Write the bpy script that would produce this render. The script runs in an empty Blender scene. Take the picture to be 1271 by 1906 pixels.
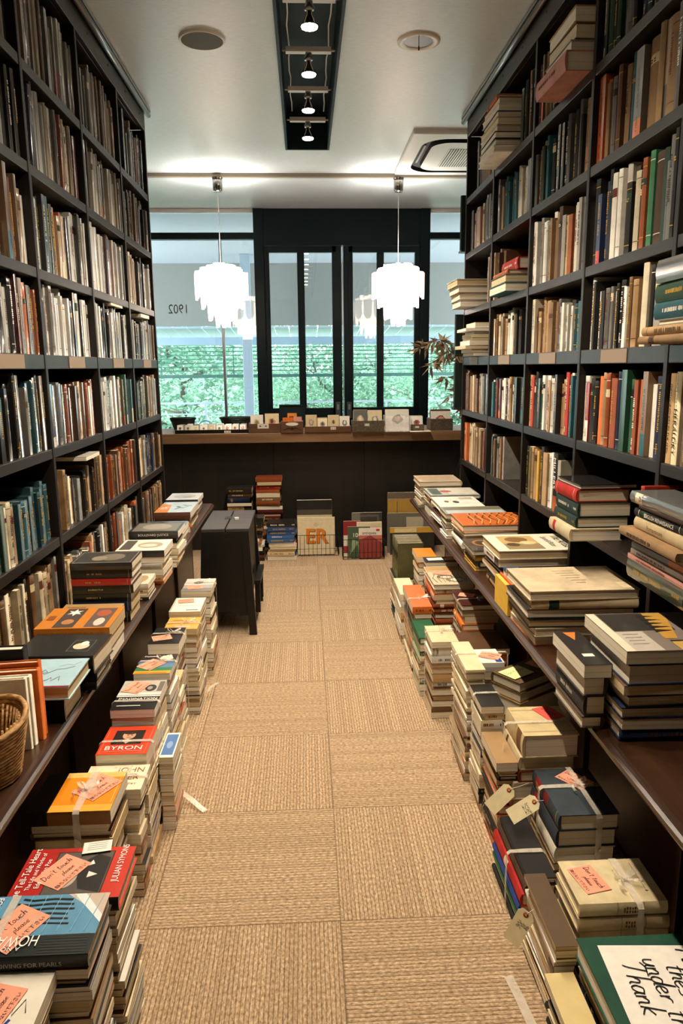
"""A narrow second-hand bookshop aisle: two tall bookcases, benches, tied book stacks on a
ribbed carpet, a counter of card boxes under the windows, trees beyond the balcony."""
import bpy, math, random
from mathutils import Matrix, Vector

SC = bpy.context.scene
COL = SC.collection
RN = random.Random(11)
PI = math.pi
U = RN.uniform

# ------------------------------------------------------------------ colours
def lin(c):
    c = c / 255.0
    return c / 12.92 if c <= 0.04045 else ((c + 0.055) / 1.055) ** 2.4

def hexc(s):
    s = s.lstrip('#')
    return (lin(int(s[0:2], 16)), lin(int(s[2:4], 16)), lin(int(s[4:6], 16)), 1.0)

NAMED = {
    'tan': ['b08d62', 'a27f56', 'c09c6e', '977753'],
    'cream': ['dccba6', 'd2bf98', 'e3d6b6', 'cdb78e'],
    'white': ['e6e2d8', 'dcd8cc', 'efece4'],
    'grey': ['8a8780', '75736e', '9d9a92', '6a6b69'],
    'black': ['171615', '1d1b1a', '121315', '22201d'],
    'brown': ['5c3f28', '6d4a2e', '4a3424', '7a5836'],
    'rust': ['9a4a22', '8b3f1e', 'a85a2c'],
    'orange': ['d9742a', 'cf6420', 'e0852f'],
    'red': ['b3261e', 'a31f1c', 'c23527'],
    'maroon': ['5f1f1e', '6f2722', '541a1f'],
    'green': ['2f6b45', '3b7a52', '27583d'],
    'dark green': ['1c3a2d', '20402f', '18332b'],
    'teal': ['1d4f5a', '23606a', '1a454f', '2a6570'],
    'navy': ['1d2a4b', '182440', '22315a'],
    'blue': ['2f5f9e', '3a72b0', '285088'],
    'olive': ['5a5634', '4d4a2e', '6a6540'],
    'pink': ['c98b7c', 'd59a8c', 'b87a70'],
    'yellow': ['d3a83c', 'dcb54c', 'c79a33'],
}

def pick(names):
    n = RN.choice(names.split('/'))
    h = hexc(RN.choice(NAMED[n]))
    k = U(0.85, 1.15)
    return n, (min(1, h[0] * k), min(1, h[1] * k), min(1, h[2] * k), 1.0)

def cc(n, k=1.0):
    h = hexc(NAMED[n][0]) if n in NAMED else hexc(n)
    return (h[0] * k, h[1] * k, h[2] * k, 1.0)

# ------------------------------------------------------------------ mesh builder
class MB:
    def __init__(s):
        s.v, s.f, s.c, s.m, s.sm = [], [], [], [], []

    def face(s, idx, col, mi=0, smooth=False):
        s.f.append(idx); s.c.append(col); s.m.append(mi); s.sm.append(smooth)

    def poly(s, pts, col=(1, 1, 1, 1), mi=0):
        b = len(s.v)
        s.v.extend(tuple(p) for p in pts)
        s.face(tuple(range(b, b + len(pts))), col, mi)

    def box(s, x0, x1, y0, y1, z0, z1, col=(1, 1, 1, 1), mi=0, M=None):
        b = len(s.v)
        P = [(x0, y0, z0), (x1, y0, z0), (x1, y1, z0), (x0, y1, z0), (x0, y0, z1), (x1, y0, z1), (x1, y1, z1), (x0, y1, z1)]
        if M is not None:
            P = [tuple(M @ Vector(p)) for p in P]
        s.v.extend(P)
        for q in ((0, 3, 2, 1), (4, 5, 6, 7), (0, 1, 5, 4), (1, 2, 6, 5), (2, 3, 7, 6), (3, 0, 4, 7)):
            s.face(tuple(b + i for i in q), col, mi)

    def tube(s, pts, r, n=6, col=(1, 1, 1, 1), mi=0, closed=False, r2=None):
        pts = [Vector(p) for p in pts]
        b = len(s.v); k = len(pts)
        for i, p in enumerate(pts):
            if closed:
                d = pts[(i + 1) % k] - pts[i - 1]
            else:
                d = pts[min(i + 1, k - 1)] - pts[max(i - 1, 0)]
            d.normalize()
            a = d.cross(Vector((0, 0, 1)))
            if a.length < 1e-3:
                a = Vector((1, 0, 0))
            a.normalize(); w = a.cross(d)
            rr = r if r2 is None else r + (r2 - r) * i / max(1, k - 1)
            for j in range(n):
                t = 2 * PI * j / n
                s.v.append(tuple(p + a * (rr * math.cos(t)) + w * (rr * math.sin(t))))
        for i in range(k if closed else k - 1):
            o, q = b + i * n, b + ((i + 1) % k) * n
            for j in range(n):
                s.face((o + j, o + (j + 1) % n, q + (j + 1) % n, q + j), col, mi, True)
        if not closed:
            s.face(tuple(b + j for j in range(n))[::-1], col, mi)
            s.face(tuple(b + (k - 1) * n + j for j in range(n)), col, mi)

    def lathe(s, prof, n=24, c=(0, 0, 0), col=(1, 1, 1, 1), mi=0, cap=True):
        b = len(s.v)
        for r, z in prof:
            for j in range(n):
                t = 2 * PI * j / n
                s.v.append((c[0] + r * math.cos(t), c[1] + r * math.sin(t), c[2] + z))
        for i in range(len(prof) - 1):
            for j in range(n):
                s.face((b + i * n + j, b + i * n + (j + 1) % n, b + (i + 1) * n + (j + 1) % n, b + (i + 1) * n + j), col, mi, True)
        if cap:
            for i in (0, len(prof) - 1):
                if prof[i][0] > 1e-5:
                    s.face(tuple(b + i * n + j for j in range(n)), col, mi)

    def prism(s, pts, z0, z1, col=(1, 1, 1, 1), mi=0, M=None):
        b = len(s.v); n = len(pts)
        P = [(p[0], p[1], z0) for p in pts] + [(p[0], p[1], z1) for p in pts]
        if M is not None:
            P = [tuple(M @ Vector(p)) for p in P]
        s.v.extend(P)
        s.face(tuple(b + i for i in range(n))[::-1], col, mi)
        s.face(tuple(b + n + i for i in range(n)), col, mi)
        for i in range(n):
            j = (i + 1) % n
            s.face((b + i, b + j, b + n + j, b + n + i), col, mi)

    def strip(s, pts, side, w, col=(1, 1, 1, 1), mi=0, th=0.0006):
        """a flat band along pts, w wide along the vector(s) side, with a little thickness"""
        k = len(pts); b = len(s.v)
        pts = [Vector(p) for p in pts]
        for i, p in enumerate(pts):
            sd = Vector(side[i] if isinstance(side, list) else side).normalized()
            d = (pts[min(i + 1, k - 1)] - pts[max(i - 1, 0)]).normalized()
            nn = d.cross(sd).normalized() * th * 0.5
            ww = w[i] if isinstance(w, list) else w
            for q in (p - sd * ww / 2 - nn, p + sd * ww / 2 - nn, p + sd * ww / 2 + nn, p - sd * ww / 2 + nn):
                s.v.append(tuple(q))
        for i in range(k - 1):
            o, q = b + 4 * i, b + 4 * i + 4
            for j in range(4):
                s.face((o + j, o + (j + 1) % 4, q + (j + 1) % 4, q + j), col, mi)
        s.face((b, b + 1, b + 2, b + 3), col, mi)
        e = b + 4 * (k - 1)
        s.face((e + 3, e + 2, e + 1, e), col, mi)

    def add(s, o, M, mi=0):
        b = len(s.v)
        s.v.extend(tuple(M @ Vector(p)) for p in o.v)
        for f, c, m, sm in zip(o.f, o.c, o.m, o.sm):
            s.face(tuple(b + i for i in f), c, m + mi, sm)

    def build(s, name, mats, parent=None, M=None, bevel=0):
        me = bpy.data.meshes.new(name)
        me.from_pydata(s.v, [], s.f)
        ca = me.color_attributes.new('Col', 'FLOAT_COLOR', 'CORNER')
        buf = []
        for f, c in zip(s.f, s.c):
            buf.extend(tuple(c) * len(f))
        ca.data.foreach_set('color', buf)
        if not isinstance(mats, (list, tuple)):
            mats = [mats]
        for m in mats:
            me.materials.append(m)
        me.polygons.foreach_set('material_index', [min(i, len(mats) - 1) for i in s.m])
        me.polygons.foreach_set('use_smooth', s.sm)
        me.update()
        o = bpy.data.objects.new(name, me)
        COL.objects.link(o)
        if parent is not None:
            o.parent = parent
        if M is not None:
            o.matrix_basis = M
        if bevel:
            b = o.modifiers.new('edge', 'BEVEL')
            b.width = bevel; b.segments = 2; b.limit_method = 'ANGLE'
        return o

def tag(o, label=None, cat=None, group=None, kind=None):
    if label: o['label'] = label
    if cat: o['category'] = cat
    if group: o['group'] = group
    if kind: o['kind'] = kind
    return o

def empty(name, loc=(0, 0, 0), rz=0.0, label=None, cat=None, group=None, kind=None):
    o = bpy.data.objects.new(name, None)
    o.empty_display_size = 0.05
    COL.objects.link(o)
    o.location = loc; o.rotation_euler = (0, 0, rz)
    return tag(o, label, cat, group, kind)

def onebox(name, b, mat, parent=None, bevel=0, col=(1, 1, 1, 1)):
    m = MB(); m.box(*b, col=col)
    return m.build(name, mat, parent, bevel=bevel)

TEXTS = []
def text(name, body, size, M, mat, parent, align='LEFT', shear=0.0, xs=1.0, off=0.0, ext=0.0):
    c = bpy.data.curves.new(name, 'FONT')
    c.body = body; c.size = size; c.align_x = align; c.align_y = 'CENTER'
    c.shear = shear; c.offset = off; c.extrude = ext
    c.resolution_u = 3
    c.materials.append(mat)
    o = bpy.data.objects.new('tmp_' + name, c)
    COL.objects.link(o)
    TEXTS.append((o, name, M @ Matrix.Diagonal((xs, 1, 1, 1)), mat, parent))

def texts_to_meshes():
    dg = bpy.context.evaluated_depsgraph_get()
    for o, name, M, mat, parent in TEXTS:
        me = bpy.data.meshes.new_from_object(o.evaluated_get(dg))
        me.name = name
        me.materials.clear(); me.materials.append(mat)
        n = bpy.data.objects.new(name, me)
        COL.objects.link(n); n.parent = parent; n.matrix_basis = M
        bpy.data.objects.remove(o)

def axes(o, x, y, z):
    """a matrix with origin o and the three given column axes"""
    return Matrix(((x[0], y[0], z[0], o[0]), (x[1], y[1], z[1], o[1]), (x[2], y[2], z[2], o[2]), (0, 0, 0, 1)))

# ------------------------------------------------------------------ materials
class NT:
    def __init__(s, name):
        s.m = bpy.data.materials.new(name); s.m.use_nodes = True
        s.t = s.m.node_tree; s.t.nodes.clear()
        s.out = s.n('ShaderNodeOutputMaterial')

    def n(s, t, **k):
        x = s.t.nodes.new(t)
        for a, v in k.items():
            setattr(x, a, v)
        return x

    def l(s, a, b):
        s.t.links.new(a, b)

    def val(s, sock, v):
        if hasattr(v, 'links') or hasattr(v, 'is_linked'):
            s.l(v, sock)
        else:
            sock.default_value = v

    def math(s, op, a, b=0.0, c=0.0):
        x = s.n('ShaderNodeMath', operation=op)
        s.val(x.inputs[0], a); s.val(x.inputs[1], b); s.val(x.inputs[2], c)
        return x.outputs[0]

    def mix(s, f, a, b, mode='MIX'):
        x = s.n('ShaderNodeMix', data_type='RGBA', blend_type=mode)
        s.val(x.inputs[0], f); s.val(x.inputs[6], a); s.val(x.inputs[7], b)
        return x.outputs[2]

    def ramp(s, f, stops, interp='LINEAR'):
        x = s.n('ShaderNodeValToRGB'); s.l(f, x.inputs[0])
        e = x.color_ramp.elements; x.color_ramp.interpolation = interp
        while len(e) < len(stops):
            e.new(0.5)
        for i, (p, c) in enumerate(stops):
            e[i].position = p; e[i].color = c
        return x.outputs[0]

    def noise(s, vec, scale, detail=2.0, rough=0.5, dim='3D', w=None):
        x = s.n('ShaderNodeTexNoise', noise_dimensions=dim)
        if vec is not None: s.l(vec, x.inputs['Vector'])
        if w is not None: s.l(w, x.inputs['W'])
        x.inputs['Scale'].default_value = scale; x.inputs['Detail'].default_value = detail
        x.inputs['Roughness'].default_value = rough
        return x.outputs[0]

    def mapv(s, vec, scale=(1, 1, 1), loc=(0, 0, 0), rot=(0, 0, 0)):
        x = s.n('ShaderNodeMapping'); s.l(vec, x.inputs[0])
        x.inputs['Scale'].default_value = scale; x.inputs['Location'].default_value = loc; x.inputs['Rotation'].default_value = rot
        return x.outputs[0]

    def obj(s):
        return s.n('ShaderNodeTexCoord').outputs['Object']

    def pos(s):
        return s.n('ShaderNodeNewGeometry').outputs['Position']

    def bump(s, h, strength=0.3, dist=0.01):
        x = s.n('ShaderNodeBump'); s.l(h, x.inputs['Height'])
        x.inputs['Strength'].default_value = strength; x.inputs['Distance'].default_value = dist
        return x.outputs[0]

    def bsdf(s, col, rough=0.5, normal=None, coat=0.0, coat_r=0.1, metal=0.0, spec=0.5, emis=None, es=0.0, trans=0.0, sheen=0.0):
        p = s.n('ShaderNodeBsdfPrincipled')
        s.val(p.inputs['Base Color'], col); s.val(p.inputs['Roughness'], rough)
        p.inputs['Metallic'].default_value = metal
        p.inputs['Specular IOR Level'].default_value = spec
        p.inputs['Coat Weight'].default_value = coat; p.inputs['Coat Roughness'].default_value = coat_r
        p.inputs['Sheen Weight'].default_value = sheen
        p.inputs['Transmission Weight'].default_value = trans
        if emis is not None:
            s.val(p.inputs['Emission Color'], emis); p.inputs['Emission Strength'].default_value = es
        if normal is not None:
            s.l(normal, p.inputs['Normal'])
        return p.outputs[0]

    def done(s, sh):
        s.l(sh, s.out.inputs[0])
        return s.m

def attr(t):
    a = t.n('ShaderNodeAttribute'); a.attribute_name = 'Col'
    return a.outputs['Color']

def simple(name, h, rough=0.5, **k):
    t = NT(name)
    return t.done(t.bsdf(hexc(h), rough, **k))

def m_cover(name, rough, coat, coat_r, bump, wear=0.25, spec=0.5):
    t = NT(name)
    o = t.obj()
    info = t.n('ShaderNodeObjectInfo').outputs['Random']
    n1 = t.noise(t.mapv(o, (14, 14, 14)), 1.0, 4, 0.6)
    f = t.ramp(n1, [(0.3, (1 - wear, 1 - wear, 1 - wear, 1)), (0.62, (1, 1, 1, 1))])
    c = t.mix(1.0, attr(t), f, 'MULTIPLY')
    n2 = t.noise(o, 900 if bump < 0.25 else 60, 2)
    return t.done(t.bsdf(c, rough, t.bump(n2, bump, 0.0015), coat, coat_r, spec=spec))

M_CLOTH = m_cover('book_cloth', 0.72, 0.0, 0.1, 0.22, 0.3, 0.3)
M_GLOSS = m_cover('printed_paper_cover', 0.38, 0.25, 0.2, 0.05, 0.12)
M_WRAP = m_cover('clear_wrapped_cover', 0.4, 1.0, 0.13, 0.35, 0.15)
M_LEATHER = m_cover('old_leather', 0.5, 0.15, 0.3, 0.24, 0.45, 0.4)

def m_pages():
    t = NT('page_edges')
    o = t.obj()
    sep = t.n('ShaderNodeSeparateXYZ'); t.l(o, sep.inputs[0])
    info = t.n('ShaderNodeObjectInfo').outputs['Random']
    fine = t.noise(None, 900, 1, 0.5, '1D', sep.outputs[1])
    thick = t.noise(None, 160, 1, 0.5, '1D', sep.outputs[1])
    base = t.ramp(info, [(0.0, hexc('efe8d8')), (0.4, hexc('e6dbc2')), (0.65, hexc('f4efe4')), (0.85, hexc('d9c8a4')), (1.0, hexc('c9b189'))])
    c = t.mix(t.math('MULTIPLY', t.ramp(fine, [(0.35, (1, 1, 1, 1)), (0.6, (0, 0, 0, 1))]), 0.2), base, hexc('8f7a58'))
    c = t.mix(t.math('MULTIPLY', t.ramp(thick, [(0.3, (1, 1, 1, 1)), (0.5, (0, 0, 0, 1))]), 0.2), c, hexc('7d6848'))
    c = t.mix(1.0, c, attr(t), 'MULTIPLY')
    return t.done(t.bsdf(c, 0.85, t.bump(fine, 0.25, 0.001), spec=0.2))
M_PAGES = m_pages()

def m_wood(name, dark, light, rough=0.42, axis=1, coat=0.0, scale=1.0, spec=0.5):
    t = NT(name)
    o = t.pos()
    sc = [26.0 * scale] * 3; sc[axis] = 1.6 * scale
    n1 = t.noise(t.mapv(o, tuple(sc)), 1.0, 6, 0.62)
    sc2 = [170.0 * scale] * 3; sc2[axis] = 6 * scale
    n2 = t.noise(t.mapv(o, tuple(sc2)), 1.0, 2, 0.5)
    c = t.ramp(n1, [(0.28, hexc(dark)), (0.72, hexc(light))])
    c = t.mix(t.math('MULTIPLY', n2, 0.35), c, hexc(dark))
    return t.done(t.bsdf(c, rough, t.bump(n2, 0.12, 0.002), coat, 0.2, spec=spec))

M_CASE = m_wood('bookcase_wood', '17120f', '2b221c', 0.42, 1, 0.0, spec=0.4)
M_CASEV = m_wood('bookcase_wood_upright', '130f0d', '241d18', 0.45, 2, 0.0, spec=0.35)
M_BACK = m_wood('bookcase_back', '0f0d0c', '191614', 0.7, 2, spec=0.2)
M_BENCH = m_wood('bench_wood', '2c1a0f', '4a2d1a', 0.33, 1, 0.25)
M_BENCHV = m_wood('bench_door_wood', '321c11', '4d2c1b', 0.36, 2, 0.2)
M_COUNTER = m_wood('counter_front_wood', '120f0c', '221c17', 0.5, 2, scale=0.6)
M_COUNTERTOP = m_wood('counter_top_wood', '6b4f38', 'a07c5c', 0.4, 0)
M_BOXWOOD = m_wood('card_box_wood', '4a2f1d', '6d4a30', 0.5, 0)
M_STOOL = m_wood('black_stained_wood', '0a0909', '151312', 0.42, 1, 0.0, spec=0.35)
M_STOOLTOP = m_wood('worn_black_wood', '2a2624', '4d4743', 0.5, 0, 0.0)
M_GREENBLACK = simple('door_paint', '04161a', 0.5, spec=0.22)
M_TROUGH = simple('trough_paint', '051d20', 0.6, spec=0.3)
M_WHITE = simple('white_enamel', 'e8e6e0', 0.35)
M_PLASTIC = simple('white_plastic', 'e4e5e2', 0.4)
M_DARK = simple('dark_void', '0a0a0a', 0.6)
M_BLACKMETAL = simple('black_wire', '121212', 0.45, metal=0.4)
M_CHROME = simple('chrome', 'c9c6c0', 0.12, metal=1.0)
M_BRASS = simple('aged_brass', 'a98a52', 0.35, metal=1.0)
M_STEEL = simple('brushed_steel', 'a9aeb2', 0.35, metal=0.9)
M_RAIL = simple('ceiling_rail_paint', '9a8c78', 0.5)
M_FROST = simple('outdoor_steel', '8ea0aa', 0.5)
M_INK = simple('black_ink', '141312', 0.6)
M_WHITEINK = simple('white_print', 'efece4', 0.5)
M_GOLDINK = simple('gold_print', 'b8862e', 0.45)
M_ORANGEINK = simple('orange_print', 'd27a1c', 0.5)
M_BROWNINK = simple('brown_print', '7a4a20', 0.5)
M_GREYINK = simple('grey_print', '8b8a86', 0.5)
M_REDINK = simple('red_print', 'b22a20', 0.5)

def m_attr(name, rough=0.6, coat=0.0, spec=0.4):
    t = NT(name)
    o = t.obj()
    n = t.noise(o, 40, 3)
    f = t.ramp(n, [(0.3, (0.9, 0.9, 0.9, 1)), (0.6, (1, 1, 1, 1))])
    return t.done(t.bsdf(t.mix(1.0, attr(t), f, 'MULTIPLY'), rough, None, coat, spec=spec))
M_PRINT = m_attr('printed_ink', 0.45, 0.15)
M_PAPER = m_attr('plain_paper', 0.8, 0.0, 0.2)

def m_carpet():
    t = NT('ribbed_carpet_tiles')
    p = t.pos()
    sep = t.n('ShaderNodeSeparateXYZ'); t.l(p, sep.inputs[0])
    x = t.math('DIVIDE', t.math('SUBTRACT', sep.outputs[0], 0.067), 0.5)
    y = t.math('DIVIDE', t.math('SUBTRACT', sep.outputs[1], 1.674), 0.5)
    fx, fy = t.math('FLOOR', x), t.math('FLOOR', y)
    par = t.math('PINGPONG', t.math('ADD', fx, fy), 1.0)
    a = t.math('ADD', t.math('MULTIPLY', sep.outputs[0], t.math('SUBTRACT', 1.0, par)), t.math('MULTIPLY', sep.outputs[1], par))
    b = t.math('ADD', t.math('MULTIPLY', sep.outputs[1], t.math('SUBTRACT', 1.0, par)), t.math('MULTIPLY', sep.outputs[0], par))
    rib = t.math('MULTIPLY', a, 92.0)
    prof = t.math('ABSOLUTE', t.math('SINE', t.math('MULTIPLY', rib, PI)))
    wn = t.n('ShaderNodeTexWhiteNoise', noise_dimensions='3D')
    cmb = t.n('ShaderNodeCombineXYZ')
    t.l(t.math('FLOOR', rib), cmb.inputs[0]); t.l(fx, cmb.inputs[1]); t.l(fy, cmb.inputs[2])
    t.l(cmb.outputs[0], wn.inputs['Vector'])
    cmb2 = t.n('ShaderNodeCombineXYZ')
    t.l(t.math('MULTIPLY', a, 190.0), cmb2.inputs[0]); t.l(t.math('MULTIPLY', b, 85.0), cmb2.inputs[1])
    loop = t.noise(cmb2.outputs[0], 1.0, 2, 0.6)
    big = t.noise(p, 2.2, 2)
    c = t.ramp(loop, [(0.25, hexc('786248')), (0.5, hexc('b99d7c')), (0.75, hexc('e0c7a6'))])
    c = t.mix(t.math('MULTIPLY', wn.outputs[0], 0.3), c, hexc('7a6042'))
    dark = t.ramp(prof, [(0.0, (0.38, 0.38, 0.38, 1)), (0.55, (1, 1, 1, 1))])
    c = t.mix(0.9, c, dark, 'MULTIPLY')
    ex = t.math('ABSOLUTE', t.math('SUBTRACT', t.math('FRACT', x), 0.5))
    ey = t.math('ABSOLUTE', t.math('SUBTRACT', t.math('FRACT', y), 0.5))
    seam = t.math('GREATER_THAN', t.math('MAXIMUM', ex, ey), 0.4955)
    c = t.mix(t.math('MULTIPLY', seam, 0.45), c, hexc('4a3826'))
    h = t.math('ADD', prof, t.math('MULTIPLY', loop, 0.9))
    return t.done(t.bsdf(c, 0.95, t.bump(h, 0.55, 0.004), spec=0.1, sheen=0.2))
M_CARPET = m_carpet()

def m_ceiling():
    t = NT('ceiling_paper')
    p = t.pos()
    n = t.noise(t.mapv(p, (30, 90, 30)), 1.0, 5, 0.65)
    c = t.ramp(n, [(0.3, hexc('cedae2')), (0.7, hexc('deeaf1'))])
    return t.done(t.bsdf(c, 0.4, t.bump(n, 0.2, 0.003), spec=1.0))
M_CEIL = m_ceiling()

def m_wall():
    t = NT('painted_wall')
    n = t.noise(t.pos(), 60, 3)
    return t.done(t.bsdf(t.ramp(n, [(0.3, hexc('cfcbc2')), (0.7, hexc('d9d5cc'))]), 0.9, t.bump(n, 0.1, 0.003)))
M_WALL = m_wall()

def m_glass():
    t = NT('window_glass')
    fr = t.n('ShaderNodeFresnel'); fr.inputs[0].default_value = 1.5
    f = t.math('ADD', t.math('MULTIPLY', fr.outputs[0], 0.9), 0.015)
    tr = t.n('ShaderNodeBsdfTransparent'); tr.inputs[0].default_value = (0.95, 0.97, 0.965, 1)
    gl = t.n('ShaderNodeBsdfGlossy'); gl.inputs['Roughness'].default_value = 0.0
    mx = t.n('ShaderNodeMixShader'); t.l(f, mx.inputs[0]); t.l(tr.outputs[0], mx.inputs[1]); t.l(gl.outputs[0], mx.inputs[2])
    return t.done(mx.outputs[0])
M_GLASS = m_glass()

def m_film(name, alpha, h='f2eee6', rough=0.22):
    t = NT(name)
    tr = t.n('ShaderNodeBsdfTransparent')
    n = t.noise(t.mapv(t.obj(), (35, 35, 35)), 1.0, 2)
    p = t.bsdf(hexc(h), rough, t.bump(n, 0.5, 0.01), 0.6, 0.1)
    mx = t.n('ShaderNodeMixShader'); mx.inputs[0].default_value = alpha
    f = t.math('MULTIPLY_ADD', n, 0.35, alpha - 0.17)
    t.l(f, mx.inputs[0]); t.l(tr.outputs[0], mx.inputs[1]); t.l(p, mx.inputs[2])
    return t.done(mx.outputs[0])
M_STRAP = m_film('plastic_twine', 0.36, 'efe6d6', 0.22)
M_BAG = m_film('clear_bag', 0.2, 'ffffff', 0.15)

def m_lamp(name, es):
    t = NT(name)
    p = t.bsdf(hexc('f6efe8'), 0.35, emis=(1.0, 0.93, 0.86, 1), es=es)
    tl = t.n('ShaderNodeBsdfTranslucent'); tl.inputs[0].default_value = hexc('fff4ea')
    mx = t.n('ShaderNodeMixShader'); mx.inputs[0].default_value = 0.4
    t.l(p, mx.inputs[1]); t.l(tl.outputs[0], mx.inputs[2])
    return t.done(mx.outputs[0])
M_LAMP = m_lamp('lit_acrylic', 0.42)
M_LAMPIN = m_lamp('lit_acrylic_inner', 2.6)

def m_emit(name, col, s):
    t = NT(name)
    e = t.n('ShaderNodeEmission'); e.inputs[0].default_value = col; e.inputs[1].default_value = s
    return t.done(e.outputs[0])
M_BULB = m_emit('lit_bulb', (1.0, 0.86, 0.68, 1), 22.0)
M_BULB2 = m_emit('lit_pendant_bulb', (1.0, 0.9, 0.78, 1), 5.0)

def m_leaf(name, a, b, trans=0.45):
    t = NT(name)
    info = t.noise(t.pos(), 0.9, 3)
    c = t.ramp(info, [(0.3, hexc(a)), (0.65, hexc(b))])
    d = t.n('ShaderNodeBsdfDiffuse'); t.l(c, d.inputs[0])
    tl = t.n('ShaderNodeBsdfTranslucent'); t.l(c, tl.inputs[0])
    mx = t.n('ShaderNodeMixShader'); mx.inputs[0].default_value = trans
    t.l(d.outputs[0], mx.inputs[1]); t.l(tl.outputs[0], mx.inputs[2])
    return t.done(mx.outputs[0])
M_LEAF = m_leaf('tree_leaves', '55806a', '8db09d')
M_DRYLEAF = m_leaf('dry_leaves', '5a4a3a', 'a08a6e', 0.2)
M_BARK = simple('bark', '4f4a44', 0.9)

def m_wicker():
    t = NT('woven_seagrass')
    o = t.obj()
    n = t.noise(t.mapv(o, (60, 60, 160)), 1.0, 3)
    c = t.ramp(n, [(0.3, hexc('7d5228')), (0.7, hexc('d8aa6e'))])
    return t.done(t.bsdf(c, 0.7, t.bump(n, 0.5, 0.004)))
M_WICKER = m_wicker()

def m_pattern():
    t = NT('marbled_paper')
    o = t.pos()
    n = t.noise(t.mapv(o, (40, 40, 40)), 1.0, 3)
    v = t.n('ShaderNodeTexVoronoi'); t.l(o, v.inputs['Vector']); v.inputs['Scale'].default_value = 70
    c = t.ramp(v.outputs['Distance'], [(0.15, hexc('5e5348')), (0.5, hexc('27221e'))])
    c = t.mix(t.math('MULTIPLY', n, 0.6), c, hexc('7d6a4f'))
    return t.done(t.bsdf(c, 0.6))
M_MARBLE = m_pattern()
M_LOUVER = simple('louver_paint', '2f5a52', 0.5)
M_SOFFIT = simple('soffit_paint', '9ea5aa', 0.85)
M_DROP = simple('soffit_drop_paint', '747873', 0.85)
M_CONC = simple('balcony_concrete', 'bcc4ca', 0.9)
M_EARTH = simple('garden_ground', '6a7a5a', 0.95)
WORLD, SPOT, PEND, SUN, EXPO = 5.0, 33.0, 66.0, 6.0, 1.33

# ------------------------------------------------------------------ books
ORD = ['', 'first', 'second', 'third', 'fourth', 'fifth', 'sixth', 'seventh', 'eighth', 'ninth', 'tenth', 'eleventh', 'twelfth', 'thirteenth', 'fourteenth', 'fifteenth', 'sixteenth', 'seventeenth', 'eighteenth', 'nineteenth', 'twentieth'] + [x + 'th' for x in '21 22 23 24 25 26 27 28 29 30 31 32 33 34 35 36 37 38 39 40 41 42 43 44 45'.split()]
for _i, _w in enumerate('twentyfirst twentysecond twentythird twentyfourth twentyfifth twentysixth twentyseventh twentyeighth twentyninth thirtieth thirtyfirst thirtysecond thirtythird thirtyfourth thirtyfifth thirtysixth thirtyseventh thirtyeighth thirtyninth fortieth fortyfirst fortysecond fortythird fortyfourth fortyfifth'.split()):
    ORD[21 + _i] = _w
LIE = Matrix(((-1, 0, 0, 0), (0, 0, 1, 0), (0, 1, 0, 0), (0, 0, 0, 1)))   # standing -> lying face up, spine towards -X
CAM = Vector((0, 0, 1.426))
BOOKS = []

class Book:
    pass

def book(kind, t, d, h, M, col, cname='tan', hard=True, mat=None, bands=(), ticks=None, label=None, group=None, art=None, force=False, page=(1, 1, 1, 1), spine=None, ends=None):
    b = Book()
    b.__dict__.update(kind=kind, t=t, d=d, h=h, M=M, col=col, cname=cname, hard=hard, mat=mat or (M_CLOTH if hard else M_GLOSS), bands=bands, ticks=ticks, label=label, group=group, art=art, force=force, page=page, spine=spine)
    BOOKS.append(b)
    return b

def cover_geo(b):
    m = MB(); t, d, h = b.t, b.d, b.h
    c = 0.0028 if b.hard else 0.0009
    hh = t / 2
    bul = min(0.005, t * 0.2) if b.hard else min(0.0012, t * 0.06)
    n = 6 if b.hard else 2
    b.bul = bul
    sp = [(-bul * (2 * i / n - 1) ** 2, -hh + t * i / n) for i in range(n + 1)]
    b.bands = [(max(0.0, z0), min(h, z1), c_) for z0, z1, c_ in b.bands if z0 < h]
    lv = sorted({0.0, h} | {z for z0, z1, _ in b.bands for z in (z0, z1)})
    def bc(z):
        for z0, z1, cl in b.bands:
            if z0 <= z <= z1:
                return cl
        return b.col
    base = len(m.v)
    for z in lv:
        for x, y in sp:
            m.v.append((x, y, z))
    k = n + 1
    for i in range(len(lv) - 1):
        cl = bc((lv[i] + lv[i + 1]) / 2)
        for j in range(n):
            q = base + i * k + j
            m.face((q, q + 1, q + k + 1, q + k), cl, 0, b.hard)
    x0 = sp[0][0]; xi = -bul - c * 1.4
    ring = [(-d, -hh), (x0, -hh), (x0, hh), (-d, hh), (-d, hh - c), (xi, hh - c), (xi, -hh + c), (-d, -hh + c)]
    r0 = len(m.v)
    for z in (0, h):
        for x, y in ring:
            m.v.append((x, y, z))
    for i in range(8):
        if i == 1:
            continue
        j = (i + 1) % 8
        m.face((r0 + i, r0 + j, r0 + 8 + j, r0 + 8 + i), b.col)
    for z, off in ((0, 0), (h, 8)):
        o = r0 + off
        m.face((o, o + 1, o + 6, o + 7), b.col)
        m.face((o + 2, o + 3, o + 4, o + 5), b.col)
        m.face((o + 1, o + 2, o + 5, o + 6), b.col)
        if b.hard:
            s0 = base if z == 0 else base + (len(lv) - 1) * k
            m.face(tuple(s0 + j for j in range(k)), b.col)
    if b.ticks:
        for z0, z1, yw, tc, step in b.ticks:
            z = z0
            while z < z1:
                L = step * U(0.45, 0.75)
                if RN.random() > 0.14:
                    y0, y1 = -yw / 2 * U(0.7, 1), yw / 2 * U(0.7, 1)
                    ym = max(abs(y0), abs(y1))
                    x = -bul * (2 * ym / t) ** 2 * 0.5 + 0.0005
                    m.poly([(x, y0, z), (x, y1, z), (x, y1, z + L), (x, y0, z + L)], tc)
                z += step
    return m

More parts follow.
